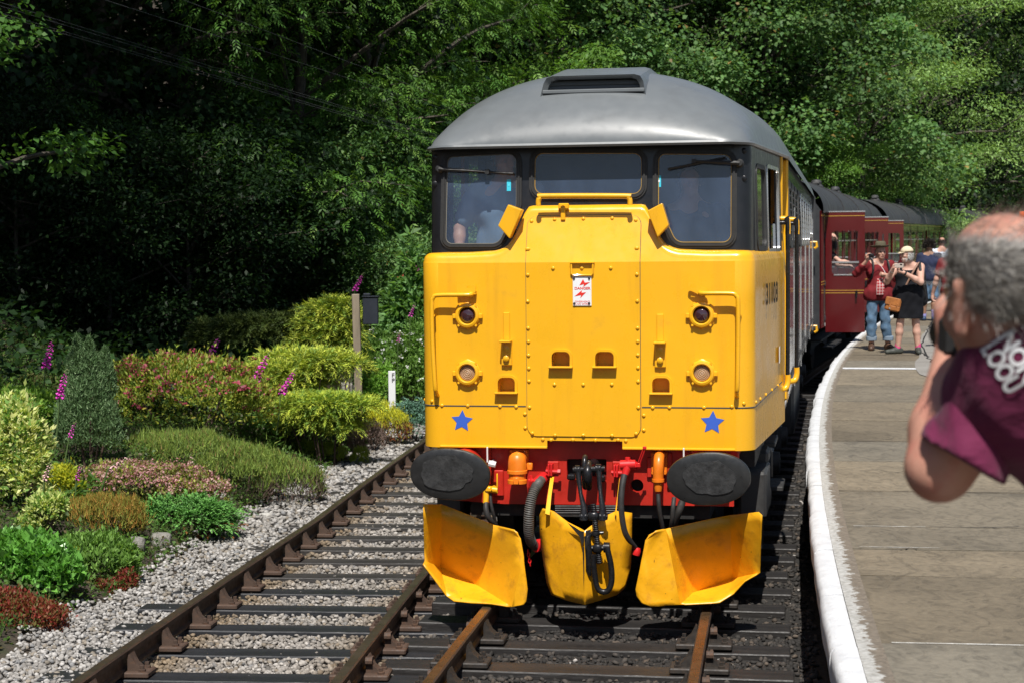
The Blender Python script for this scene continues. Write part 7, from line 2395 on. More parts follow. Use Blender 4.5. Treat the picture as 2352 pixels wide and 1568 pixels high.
def head_prims(c, fwd, up=(0, 0, 1), s=1.0):
    f = Vector(fwd).normalized(); u = Vector(up); u = (u - f * u.dot(f)).normalized(); r = f.cross(u)
    Rm = [[r[i], f[i], u[i]] for i in range(3)]
    def q(a, b, d): return tuple(Vector(c) + (r * a + f * b + u * d) * s)
    P = [('ell', q(0, -.012, .035), (.074 * s, .092 * s, .086 * s), Rm, .03), ('ell', q(0, .030, -.030), (.056 * s, .058 * s, .080 * s), Rm, .04),
         ('ell', q(0, .055, -.085), (.034 * s, .030 * s, .026 * s), Rm, .035), ('cap', q(0, .088, .012), q(0, .106, -.022), .008 * s, .013 * s, .016),
         ('cap', q(-.028, .080, .030), q(.028, .080, .030), .013 * s, .013 * s, .02), ('ell', q(0, .084, -.052), (.022 * s, .010 * s, .009 * s), Rm, .012)]
    for e in (-1, 1):
        P.append(('ell', q(e * .077, -.008, -.004), (.009 * s, .020 * s, .032 * s), Rm, .010)); P.append(('ell', q(e * .042, .062, -.018), (.022 * s, .02 * s, .02 * s), Rm, .02))
    return P, q, Rm
SKIN = paint('skin_fair', (.52, .29, .21), .5, var=.1, vscale=14, c2=(.50, .22, .16), t=(.5, .8))
SKIN2 = paint('skin_pale', (.56, .33, .25), .5, var=.1, vscale=14, c2=(.55, .25, .19), t=(.5, .8))
SKIN3 = paint('skin_brown', (.30, .165, .105), .5, var=.1, vscale=14)
def cloth(name, c, var=.15, c2=None, bump=.25, rough=.85, t=(.5, .8), vscale=9):
    return paint(name, c, rough, var=var, vscale=vscale, c2=c2, t=t, bump=bump, bscale=90, bdist=.003, spec=.2)
JEANS = cloth('blue_jeans', (.075, .135, .215), .3, (.14, .21, .29), t=(.45, .75), vscale=5)
def legs(J, rt=.083, rk=.056, ra=.042, which=('L', 'R')):
    P = []
    for q in which:
        P += [('cap', J['hip' + q], J['knee' + q], rt, rk), ('cap', J['knee' + q], vlerp(J['knee' + q], J['ankle' + q], .35), rk, rk * 1.02), ('cap', vlerp(J['knee' + q], J['ankle' + q], .35), J['ankle' + q], rk * 1.02, ra)]
    return P
def torso(J, w=.15, d=.115, belly=.0, hipw=.105):
    cx = J['chest']; pv = J['pelvis']; md = vlerp(cx, pv, .55)
    sr = Vector(J['shR']); sl = Vector(J['shL']); ax = (sr - sl).normalized()
    t = lambda p, o: tuple(Vector(p) + ax * o)
    return [('cap', t(cx, -w * .55), t(cx, w * .55), d, d, .06), ('cap', t(md, -.06), t(md, .06), d * .95 + belly * .4, d * .95 + belly * .4, .06), ('ell', (md[0], md[1] - belly * .7, md[2] - .02), (.11 + belly, .09 + belly, .15), None, .06),
            ('cap', t(pv, -hipw * .6), t(pv, hipw * .6), hipw + .01, hipw + .01, .06), ('cap', cx, pv, d, d, .06), ('cap', J['shL'], J['shR'], .058, .058, .05), ('cap', vlerp(J['shL'], cx, .2), J['neck'], .06, .05, .05), ('cap', vlerp(J['shR'], cx, .2), J['neck'], .06, .05, .05)]
def arms(J, ru=.050, re=.040, rw=.027, which=('L', 'R')):
    P = []
    for q in which:
        P += [('cap', J['sh' + q], J['el' + q], ru + .008, re), ('cap', J['el' + q], vlerp(J['el' + q], J['wr' + q], .3), re, re * 1.02), ('cap', vlerp(J['el' + q], J['wr' + q], .3), J['wr' + q], re * 1.02, rw)]
    return P
def shoe_prims(an, d, L=.27, w=.045):
    d = Vector(d).normalized()
    h = Vector(an); b = Vector((h.x, h.y, .045))
    return [('cap', tuple(b - d * .05), tuple(b + d * .07), w, w * .95, .03), ('cap', tuple(b + d * .07), tuple(b + d * (L - .09) + Vector((0, 0, -.012))), w * .95, w * .82, .03), ('cap', tuple(b), tuple(h + Vector((0, 0, .02))), .045, .046, .03)]
def std(**kw):
    J = dict(pelvis=(0, 0, .93), chest=(0, 0, 1.26), neck=(0, 0, 1.47), head=(0, -.02, 1.60), shL=(-.185, 0, 1.39), shR=(.185, 0, 1.39), hipL=(-.085, 0, .88), hipR=(.085, 0, .88),
             kneeL=(-.10, -.02, .49), kneeR=(.10, -.02, .49), ankleL=(-.105, .01, .09), ankleR=(.105, .01, .09), elL=(-.25, .03, 1.10), elR=(.25, .03, 1.10), wrL=(-.26, -.06, .87), wrR=(.26, -.06, .87), neckb=(0, 0, 1.40))
    J.update(kw); return J
def person_at(name_label, px, py, Yd, rz, sc, group='visitors on the platform'):
    p = on_z(px, py, PLAT_Z + .006) if Yd is None else Vector((at(px, py, Yd).x, Yd, PLAT_Z + .006))
    t = empty('person', tuple(p), rz, name_label, 'person', group); t.scale = (sc, sc, sc)
    return t
def hair_cap(c, q, Rm, s, grow_, cut):
    pass

def hair_tufts(name, c0, f, u, n, rr, zone, L, W, cols, parent, seed, mat='hair', dirf=None):
    """short strands over part of a head; zone(a, b, d) chooses places by right, forward and up"""
    rg = np.random.default_rng(seed)
    f = np.array(f, float); f /= np.linalg.norm(f); u = np.array(u, float); u = u - f * u.dot(f); u /= np.linalg.norm(u); r = np.cross(f, u)
    d = rand_dir(n * 4, rg)
    ok = np.array([zone(*q) for q in d]); d = d[ok][:n]
    P = np.array(c0) + (d[:, :1] * r * rr[0] + d[:, 1:2] * f * rr[1] + d[:, 2:] * u * rr[2])
    out = unit(d[:, :1] * r + d[:, 1:2] * f + d[:, 2:] * u)
    base = np.array(dirf(f, u, r)) if dirf else -u * .8 - f * .3
    D = unit(out * .45 + base + rg.normal(0, .25, (len(P), 3)))
    Ls = L * rg.uniform(.6, 1.3, len(P))
    V, F = blade_arrays(P, D, unit(np.cross(D, out) + rg.normal(0, .3, (len(P), 3))) * 0 + out, Ls, W)
    o = link(name, np_mesh(name, V, F, MAT[mat], np.repeat(pick_cols(len(P), cols, rg, .25), 3, axis=0)), parent); return o
# --- man in bush hat with a compact camera, facing the viewer
hat = person_at('man in an olive bush hat and dark red jacket raising a small camera', 2018, 803, None, R(6), .985)
J = std(shL=(-.20, 0, 1.39), shR=(.20, 0, 1.39), elL=(-.40, -.06, 1.24), wrL=(-.27, -.24, 1.46), elR=(.33, -.04, 1.13), wrR=(.05, -.25, 1.22), head=(.015, -.05, 1.585), kneeL=(-.13, -.03, .49), ankleL=(-.12, .0, .09), kneeR=(.10, -.02, .49), ankleR=(.155, -.01, .09), hipL=(-.10, 0, .88), hipR=(.085, 0, .88))
hp, hq, hR = head_prims(J['head'], (.05, -1, -.06))
hands = hand(J['wrL'], (-.15, -.1, 1), (.9, -.3, 0), .7, .95, 1) + hand(J['wrR'], (-1, -.15, .15), (.1, .9, .1), .9, .95, -1)
grow_mesh('body', hp + [('cap', J['neckb'], vlerp(J['neckb'], J['head'], .6), .058, .055)] + torso(J) + arms(J) + legs(J) + hands, .0085, SKIN, hat)
J2 = dict(J); J2['wrL'] = vlerp(J['elL'], J['wrL'], .80); J2['wrR'] = vlerp(J['elR'], J['wrR'], .80)
jk = torso(J, .16, .125, .03, .12) + arms(J2, .062, .054, .043) + [('cap', (-.10, 0, .90), (.12, 0, .90), .155, .155, .06)]
RJ = cloth('red_jacket', (.165, .016, .020), .25, (.11, .010, .013))
grow_mesh('jacket', jk, .0085, RJ, hat, cuts=[((0, 0, .80), (0, 0, -1)), ((0, -.02, 1.475), (0, -.5, 1))], noise=.004, nscale=13, nseed=1.0)
mb = MB()
rows = []
for k in range(9):
    z = 1.17 - .27 * k / 8; hw = .045 + .02 * math.sin(k / 8 * 2.5)
    rows.append([(-.035 - hw + .0, -.178 - .022 * math.sin(k / 8 * 3), z), (-.035, -.193 - .022 * math.sin(k / 8 * 3), z), (-.035 + hw, -.178 - .022 * math.sin(k / 8 * 3), z)])
mb.grid(rows); CHK = None
def check_mat():
    m, nt, b, o = nodes_of('red_check_shirt')
    tc = nt.nodes.new("ShaderNodeTexCoord"); sp = nt.nodes.new("ShaderNodeSeparateXYZ"); nt.links.new(tc.outputs["Object"], sp.inputs[0])
    cs = []
    for ch in (0, 2):
        a = nt.nodes.new("ShaderNodeMath"); a.operation = 'PINGPONG'; nt.links.new(sp.outputs[ch], a.inputs[0]); a.inputs[1].default_value = .024
        g = nt.nodes.new("ShaderNodeMath"); g.operation = 'LESS_THAN'; nt.links.new(a.outputs[0], g.inputs[0]); g.inputs[1].default_value = .005; cs.append(g.outputs[0])
    mx = nt.nodes.new("ShaderNodeMath"); mx.operation = 'MAXIMUM'; nt.links.new(cs[0], mx.inputs[0]); nt.links.new(cs[1], mx.inputs[1])
    nt.links.new(mixc(nt, mx.outputs[0], (.36, .015, .02), (.62, .5, .48)), b.inputs["Base Color"]); b.inputs["Roughness"].default_value = .85
    return m
mb.build('shirt', check_mat(), hat, smooth=60)
TR = legs(J, .098, .078, .073) + [('cap', (-.07, 0, .93), (.07, 0, .93), .125, .125, .05)]
grow_mesh('jeans', TR, .0085, JEANS, hat, cuts=[((0, 0, 1.0), (0, 0, 1)), ((0, 0, .15), (0, 0, -1))], noise=.004, nscale=15, nseed=2.0)
grow_mesh('turn_up', [('cap', (J['ankle' + q][0], J['ankle' + q][1], .205), (J['ankle' + q][0], J['ankle' + q][1], .165), .088, .086) for q in 'LR'], .0085, cloth('turned_denim', (.20, .26, .33)), hat, cuts=[((0, 0, .225), (0, 0, 1)), ((0, 0, .148), (0, 0, -1))])['kind'] = 'stuff'
def face_details(q, mat_eye, parent, hair=None, s=1.0, tache=None):
    mb = MB()
    for e in (-1, 1): mb.lathe([(.001, -.004), (.010 * s, 0), (.012 * s, .006)], q(e * .031, .092, .014), tuple((Vector(q(0, -1, 0)) - Vector(q(0, 0, 0)))), 8)
    mb.build('eyes', mat_eye, parent)['kind'] = 'stuff'
    mb = MB(); mb.tube([q(-.024, .088, -.056), q(0, .097, -.058), q(.024, .088, -.056)], .0045 * s, 5); mb.build('mouth', paint('lip_%s' % parent.name, (.30, .10, .08), .6), parent)
EYE = paint('eye_dark', (.03, .025, .02), .4)
face_details(hq, EYE, hat)
hair_tufts('hair', Vector(J['head']) + Vector((0, .012, .02)), (.05, -1, -.06), (0, 0, 1), 420, (.079, .095, .088), lambda a, b, d: b < .15 and -.7 < d < .35, .03, .008, [(.32, .30, .28), (.2, .18, .16)], hat, 3) if 'hair_tufts' in globals() else None
BOOT = paint('brown_boot', (.085, .045, .028), .5, var=.2)
grow_mesh('boot', shoe_prims(J['ankleL'], (-.35, -1, 0), .28, .05), .008, BOOT, hat); grow_mesh('boot', shoe_prims(J['ankleR'], (.1, -1, 0), .28, .05), .008, BOOT, hat)
mb = MB(); mb.lathe([(.127, 0), (.129, .02), (.127, .04)], (0, 0, .955), (0, 0, 1), 24, ex=1.12, ez=1.02, capa=False, capb=False); mb.box((-.035, -.140, .975), (.05, .012, .04), .004); mb.build('belt', MAT['iron'], hat)
HATM = cloth('olive_hat', (.105, .092, .060), .2, (.07, .06, .04))
mb = MB(); c = hq(0, -.01, .055)
prof = []
rows = []
for r_, h in ((.078, .0), (.160, .012), (.165, .008), (.16, .004), (.088, -.006), (.086, .05), (.078, .085), (.06, .098), (.03, .088), (.001, .084)):
    row = []
    for k in range(28):
        a = 2 * math.pi * k / 28
        dip = -.03 * math.sin(a) * (1 if r_ > .1 else 0) + (.018 * abs(math.cos(a)) if r_ > .1 else 0)
        row.append((c[0] + r_ * math.cos(a), c[1] + r_ * 1.08 * math.sin(a), c[2] + h + dip * .6 + .03))
    rows.append(row)
mb.grid(rows, wrap=True); mb.build('bush_hat', HATM, hat, smooth=50)
mb = MB()
for sx in (-1, 1): mb.tube(spline([(sx * .13, .10, 1.36), (sx * .125, -.02, 1.462), (sx * .13, -.125, 1.37), (sx * .145, -.12, 1.22), (sx * .17, -.02, 1.1)], 5), .018, 6)
mb.build('backpack_strap', MAT['rubber'], hat)['kind'] = 'stuff'
mb = MB(); w = Vector(J['wrL']); mb.box(w + Vector((.045, -.075, .075)), (.085, .03, .06), .008); mb.lathe([(.024, 0), (.024, .025), (.018, .03)], w + Vector((.055, -.085, .075)), (0, -1, 0), 14); mb.build('compact_camera', MAT['iron'], hat)
mb = MB(); mb.tube(spline([w + Vector((.03, -.08, .05)), (-.06, -.2, 1.40), (.0, -.215, 1.32), (.03, -.25, 1.25)], 6), .004, 5); mb.build('camera_strap', MAT['sign_white'], hat)

# --- person in a cream cap and black sleeveless dress photographing with a phone
cap = person_at('grey haired person in a cream cap and short black dress photographing with a phone', 2086, 812, None, R(-14), .955)
J = std(pelvis=(0, .02, .93), chest=(0, .03, 1.26), shL=(-.19, .02, 1.40), shR=(.19, .02, 1.40), elL=(-.34, -.16, 1.17), wrL=(-.24, -.34, 1.36), elR=(.20, -.22, 1.16), wrR=(-.07, -.34, 1.32), head=(-.03, -.06, 1.60), kneeL=(-.13, -.02, .49), ankleL=(-.165, .02, .09), kneeR=(.12, .0, .49), ankleR=(.155, .02, .09))
hp, hq, hR = head_prims(J['head'], (-.85, -.55, -.05))
hands = hand(J['wrL'], (.35, -.2, 1), (.9, -.2, -.2), .75, .95, 1) + hand(J['wrR'], (-1, -.05, .25), (.1, .3, .9), .8, .95, -1)
grow_mesh('body', hp + [('cap', J['neckb'], vlerp(J['neckb'], J['head'], .6), .06, .056)] + torso(J, .155, .125, .05, .12) + arms(J, .057, .046, .03) + legs(J, .085, .058, .042) + hands, .0085, SKIN2, cap)
BLK = cloth('black_dress', (.0075, .008, .011), .2, bump=.3)
dr = torso(J, .155, .135, .065, .135) + [('cap', (-.07, .02, .95), (.07, .02, .95), .17, .17, .06), ('cap', (-.07, .02, .95), (-.085, .02, .52), .165, .155, .06), ('cap', (.07, .02, .95), (.085, .02, .52), .165, .155, .06)]
dr = [p for p in dr if not (p[0] == 'cap' and p[3] in (.058, .06))]
grow_mesh('dress', dr, .0085, BLK, cap, cuts=[((0, 0, .57), (0, 0, -1)), ((0, -.05, 1.36), (0, -.25, 1))], noise=.003, nscale=12, nseed=.5)
mb = MB()
for sx in (-1, 1): mb.tube(spline([(sx * .11, -.09, 1.33), (sx * .125, .0, 1.445), (sx * .12, .11, 1.34)], 5), .02, 6)
mb.build('shoulder_strap', BLK, cap)['kind'] = 'stuff'
SOCK = cloth('pink_sock', (.62, .08, .22))
for q, d in (('L', (-.95, -.5, 0)), ('R', (.1, -1, 0))):
    grow_mesh('sock', [('cap', vadd(J['ankle' + q], (0, 0, .06)), J['ankle' + q], .047, .048)], .008, SOCK, cap)
    grow_mesh('shoe', shoe_prims(J['ankle' + q], d, .28, .047), .008, paint('grey_green_trainer_' + q, (.045, .05, .042), .6, var=.4, vscale=20), cap)
mb = MB()
crow = []
f = Vector((-.85, -.55, -.05)).normalized(); u = (Vector((0, 0, 1)) - f * f.z).normalized(); r = f.cross(u); c0 = Vector(J['head'])
for th in range(0, 8):
    a = th / 7 * math.pi / 2; row = []
    for k in range(24):
        b = 2 * math.pi * k / 24
        row.append(c0 + f * (-.012 + .103 * math.cos(a) * math.cos(b)) + r * (.086 * math.cos(a) * math.sin(b)) + u * (.050 + .086 * math.sin(a)))
    crow.append(row)
mb.grid(crow, wrap=True)
br = []
for i in range(6):
    br.append([c0 + f * (.085 + .075 * math.cos(b) * i / 5 - .012) + r * (.075 * math.sin(b)) + u * (.052 - .022 * i / 5 * math.cos(b)) for b in [(-.5 + k / 10) * math.pi for k in range(11)]])
mb.grid(br)
o = mb.build('cap', cloth('cream_cap', (.62, .52, .36), .08), cap, smooth=60, fixn=False); m = o.modifiers.new('thickness', 'SOLIDIFY'); m.thickness = .005
GREY = [(.42, .41, .39, 3), (.28, .27, .255, 2), (.60, .59, .57, 2)]
hair_tufts('hair', c0, f, u, 900, (.083, .098, .092), lambda a, b, d: b < .25 and -.75 < d < .35, .04, .007, GREY, cap, 1)
hair_tufts('beard', vadd(J['head'], tuple(f * .03)), f, u, 350, (.062, .075, .115), lambda a, b, d: b > -.1 and d < -.45, .02, .006, [(.62, .6, .57)], cap, 2)
mb = MB()
for e in (-1, 1):
    p = Vector(hq(e * .032, .096, .018)); mb.tube([p + r * .02 * math.cos(t) + u * .017 * math.sin(t) for t in [2 * math.pi * k / 12 for k in range(12)]], .0022, 5, closed=True)
    mb.tube([Vector(hq(e * .055, .09, .02)), Vector(hq(e * .082, .0, .012))], .002, 4)
mb.build('glasses', MAT['alu'], cap)
face_details(hq, EYE, cap)
w = Vector(J['wrL']); mb = MB(); mb.box(w + Vector((.10, -.06, .07)), (.145, .010, .072), .006); mb.build('phone', paint('phone_case', (.45, .38, .33), .4), cap)
mb = MB(); mb.box(w + Vector((.135, -.067, .088)), (.035, .006, .022), .004); mb.build('phone_lens', MAT['iron'], cap)
mb = MB(); wr = Vector(J['wrR']); e_ = Vector(J['elR']); ax_ = (wr - e_).normalized(); mb.lathe([(.033, -.016), (.036, 0), (.033, .016)], wr - ax_ * .03, ax_, 16); mb.build('wrist_watch', MAT['rubber'], cap)
wl_ = Vector(J['wrL']); el_ = Vector(J['elL']); ax_ = (wl_ - el_).normalized(); mb = MB(); mb.lathe([(.033, -.006), (.035, 0), (.033, .006)], wl_ - ax_ * .03, ax_, 16); mb.build('bracelet', MAT['alu'], cap)
# shoulder bag: a separate thing hung on the strap
B = Vector((-.24, -.13, .80))
bag = empty('shoulder_bag', cap.matrix_basis @ B, R(-14), 'tan leather shoulder bag hanging at the side of the black dress', 'bag')
TAN = paint('tan_leather', (.36, .13, .03), .38, var=.25, vscale=12, c2=(.20, .065, .018), t=(.5, .8), spec=.6)
mb = MB(); mb.box((0, 0, 0), (.235, .09, .21), .025, rot=(0, R(12), 0)); mb.build('bag_body', TAN, bag)
mb = MB(); mb.box((.0, -.05, .045), (.225, .018, .12), .008, rot=(0, R(12), 0)); mb.box((-.045, -.06, -.03), (.02, .012, .06), .003, rot=(0, R(12), 0)); mb.box((.06, -.06, -.01), (.02, .012, .06), .003, rot=(0, R(12), 0)); mb.build('bag_flap', TAN, bag)
mb = MB(); mb.box((.015, -.052, -.06), (.17, .02, .075), .01, rot=(0, R(12), 0)); mb.build('bag_pocket', TAN, bag)
mb = MB(); mb.lathe([(.012, 0), (.012, .01)], (-.05, -.066, -.055), (0, -1, 0), 10); mb.build('buckle', MAT['alu'], bag)
S_ = spline([(.10, -.0, .10), (.20, -.03, .30), (.30, -.04, .50), (.375, .03, .64), (.36, .16, .60), (.25, .22, .35), (.05, .12, .12)], 6)
mb = MB()
rows = [[p + Vector((-.018, 0, -.006)), p + Vector((.018, 0, .006))] for p in S_]; mb.grid(rows)
o = mb.build('bag_strap', paint('strap_leather', (.30, .17, .12), .6), bag, smooth=60); m = o.modifiers.new('thickness', 'SOLIDIFY'); m.thickness = .006
# black rucksack on the back
rk = empty('rucksack', cap.matrix_basis @ Vector((.05, .20, 1.05)), R(-14), 'black rucksack on the back of the person in the black dress', 'rucksack')
grow_mesh('rucksack_body', [('cap', (-.08, 0, -.18), (-.08, 0, .2), .10, .09, .06), ('cap', (.14, .0, -.18), (.12, 0, .2), .11, .09, .06)], .015, cloth('rucksack_black', (.012, .012, .014)), rk)
mb = MB(); mb.tube(spline([(.14, .0, .27), (.13, -.13, .39), (.13, -.28, .31), (.17, -.27, .10), (.20, -.12, -.10)], 6), .022, 8); mb.build('rucksack_strap', MAT['rubber'], rk, smooth=60)

# --- young man with curly hair seen from behind
cur = person_at('curly haired man in navy t-shirt and denim shorts seen from behind', 2134, 737, None, R(168), 1.0)
J = std(elL=(-.26, .04, 1.10), wrL=(-.24, -.16, .98), elR=(.25, .02, 1.10), wrR=(.26, -.10, .90), head=(0, -.03, 1.60), kneeL=(-.10, 0, .5), ankleL=(-.10, .03, .09), kneeR=(.10, -.02, .5), ankleR=(.11, -.06, .09))
hp, hq, hR = head_prims(J['head'], (-.6, -1, -.15))
grow_mesh('body', hp + [('cap', J['neckb'], vlerp(J['neckb'], J['head'], .6), .058, .055)] + torso(J, .16, .12, .02) + arms(J, .052) + legs(J, .085, .058, .044) + hand(J['wrL'], (0, -.6, -.4), (1, 0, 0), .6, 1, -1) + hand(J['wrR'], (0, -.4, -1), (-1, 0, 0), .5), .01, SKIN3, cur)
grow_mesh('t_shirt', torso(J, .17, .135, .03, .125) + [p for q in 'LR' for p in [('cap', J['sh' + q], vlerp(J['sh' + q], J['el' + q], .62), .078, .074)]], .01, cloth('navy_tshirt', (.022, .028, .062), .2), cur, cuts=[((0, 0, .86), (0, 0, -1)), ((0, 0, 1.475), (0, 0, 1))], noise=.004, nscale=12, nseed=3)
grow_mesh('shorts', legs(J, .105, .098, .09) + [('cap', (-.07, 0, .92), (.07, 0, .92), .125, .125, .05)], .01, JEANS, cur, cuts=[((0, 0, .95), (0, 0, 1)), ((0, 0, .46), (0, 0, -1))], noise=.004, nscale=14, nseed=1)
for q in 'LR':
    grow_mesh('sock', [('cap', vadd(J['ankle' + q], (0, 0, .12)), J['ankle' + q], .055, .052)], .01, cloth('lilac_sock_' + q, (.28, .27, .55)), cur)
    grow_mesh('trainer', shoe_prims(J['ankle' + q], (0, -1, 0), .27, .048), .009, paint('blue_trainer_' + q, (.03, .06, .13), .6), cur)
c0 = Vector(J['head'])
hair_tufts('hair', c0 + Vector((0, .01, .03)), (-.6, -1, -.15), (0, 0, 1), 2200, (.115, .125, .115), lambda a, b, d: b < .55 and d > -.55, .04, .012, [(.012, .010, .009, 3), (.03, .022, .016, 1)], cur, 4, 'hair', dirf=lambda f, u, r: u * .1)
# --- man in pale shirt
wht = person_at('man in a pale blue shirt seen from behind, farthest on the platform', 2163, 716, None, R(174), 1.04)
J = std(elL=(-.25, .03, 1.10), elR=(.25, .03, 1.10), head=(0, -.03, 1.60))
hp, hq, hR = head_prims(J['head'], (.2, -1, -.2))
grow_mesh('body', hp + [('cap', J['neckb'], vlerp(J['neckb'], J['head'], .6), .058, .055)] + torso(J, .16, .12, .02) + arms(J, .052) + legs(J, .085, .058, .044) + hand(J['wrL'], (0, -.3, -1), (1, 0, 0), .4) + hand(J['wrR'], (0, -.3, -1), (-1, 0, 0), .4), .011, SKIN, wht)
grow_mesh('shirt', torso(J, .17, .135, .03, .125) + [p for q in 'LR' for p in [('cap', J['sh' + q], vlerp(J['sh' + q], J['el' + q], .75), .076, .072)]], .011, cloth('pale_shirt', (.55, .60, .68), .06), wht, cuts=[((0, 0, .84), (0, 0, -1)), ((0, 0, 1.475), (0, 0, 1))], noise=.004, nscale=12, nseed=5)
grow_mesh('trousers', legs(J, .105, .085, .07) + [('cap', (-.07, 0, .92), (.07, 0, .92), .122, .122, .05)], .011, cloth('grey_trousers', (.10, .10, .105)), wht, cuts=[((0, 0, .95), (0, 0, 1)), ((0, 0, .09), (0, 0, -1))], noise=.003)
grow_mesh('shoe', shoe_prims(J['ankleL'], (0, -1, 0)), .01, BOOT, wht); grow_mesh('shoe', shoe_prims(J['ankleR'], (0, -1, 0)), .01, BOOT, wht)
hair_tufts('hair', Vector(J['head']) + Vector((0, 0, .02)), (.2, -1, -.2), (0, 0, 1), 1200, (.082, .10, .095), lambda a, b, d: b < .5 and d > -.5, .03, .012, [(.03, .02, .014)], wht, 5, 'hair')
# --- partly hidden person in red top and black boots behind the photographer
red = person_at('person in a red top, rolled black trousers and black boots half hidden by the photographer', 2190, 800, None, R(150), 1.0)
J = std(elL=(-.27, .0, 1.10), elR=(.28, .0, 1.12), wrR=(.36, -.06, .88), wrL=(-.30, -.1, .90), kneeR=(.13, -.10, .5), ankleR=(.16, .06, .13), kneeL=(-.10, -.04, .5), ankleL=(-.12, -.1, .10))
hp, hq, hR = head_prims(J['head'], (.3, -1, -.1))
grow_mesh('body', hp + [('cap', J['neckb'], vlerp(J['neckb'], J['head'], .6), .058, .055)] + torso(J, .16, .12, .02) + arms(J, .05) + legs(J) + hand(J['wrL'], (0, -.3, -1), (1, 0, 0), .5) + hand(J['wrR'], (.1, -.1, -1), (-1, 0, 0), .6), .009, SKIN2, red)
grow_mesh('t_shirt', torso(J, .17, .135, .03, .125) + [p for q in 'LR' for p in [('cap', J['sh' + q], vlerp(J['sh' + q], J['el' + q], .6), .076, .072)]], .010, cloth('red_tshirt', (.20, .03, .035), .15), red, cuts=[((0, 0, .88), (0, 0, -1)), ((0, 0, 1.475), (0, 0, 1))], noise=.004, nscale=12, nseed=2)
grow_mesh('trousers', legs(J, .105, .09, .085) + [('cap', (-.07, 0, .92), (.07, 0, .92), .122, .122, .05)], .010, cloth('black_trousers', (.012, .012, .013)), red, cuts=[((0, 0, .95), (0, 0, 1)), ((0, 0, .26), (0, 0, -1))], noise=.005, nscale=15)
for q in 'LR':
    grow_mesh('boot', shoe_prims(J['ankle' + q], (-.2, -1, 0), .29, .05) + [('cap', J['ankle' + q], vadd(J['ankle' + q], (0, .0, .17)), .052, .056)], .009, paint('black_boot_' + q, (.012, .012, .012), .4), red)
hair_tufts('hair', Vector(J['head']) + Vector((0, 0, .02)), (.3, -1, -.1), (0, 0, 1), 900, (.08, .098, .093), lambda a, b, d: b < .5 and d > -.5, .035, .012, [(.05, .035, .02)], red, 6, 'hair')
# --- woman leaning out of the first open door
cd = at(1935, 600, 30.9)
lean_p = empty('person', (cd.x - .30, 31.15, 1.12), R(80), 'long haired woman in black standing in the first open coach doorway, arm on the ledge', 'person', 'visitors on the platform')
J = std(head=(.0, -.16, 1.36), neck=(0, -.08, 1.25), neckb=(0, -.06, 1.20), chest=(0, -.04, 1.04), pelvis=(0, .02, .72), shL=(-.18, -.06, 1.17), shR=(.18, -.06, 1.17), elL=(-.22, -.30, .98), wrL=(-.12, -.54, .96), elR=(.24, -.20, .93), wrR=(.20, -.42, .90), hipL=(-.085, .02, .68), hipR=(.085, .02, .68), kneeL=(-.1, 0, .36), kneeR=(.1, 0, .36), ankleL=(-.1, .02, .05), ankleR=(.1, .02, .05))
hp, hq, hR = head_prims(J['head'], (.6, -1, -.1))
grow_mesh('body', hp + [('cap', J['neckb'], vlerp(J['neckb'], J['head'], .6), .05, .05)] + torso(J, .14, .105) + arms(J, .044, .036, .025) + legs(J, .08, .055, .045) + hand(J['wrL'], (.3, -1, .1), (0, 0, -1), .5) + hand(J['wrR'], (.1, -1, -.1), (0, 0, -1), .5), .01, SKIN2, lean_p)
grow_mesh('top', torso(J, .15, .115, .0, .12) + [p for q in 'LR' for p in [('cap', J['sh' + q], vlerp(J['sh' + q], J['el' + q], .5), .062, .055)]], .01, BLK, lean_p, cuts=[((0, 0, .6), (0, 0, -1)), ((0, 0, 1.24), (0, 0, 1))], noise=.003)
grow_mesh('trousers', legs(J, .09, .065, .06) + [('cap', (-.07, .02, .7), (.07, .02, .7), .115, .115, .05)], .011, BLK, lean_p, cuts=[((0, 0, .05), (0, 0, -1))])
hair_tufts('hair', Vector(J['head']) + Vector((0, .02, .02)), (.6, -1, -.1), (0, 0, 1), 1500, (.088, .105, .098), lambda a, b, d: b < .45 and d > -.7, .20, .012, [(.03, .018, .011, 3), (.05, .03, .018, 1)], lean_p, 7, 'hair', dirf=lambda f, u, r: -u * 1.6)
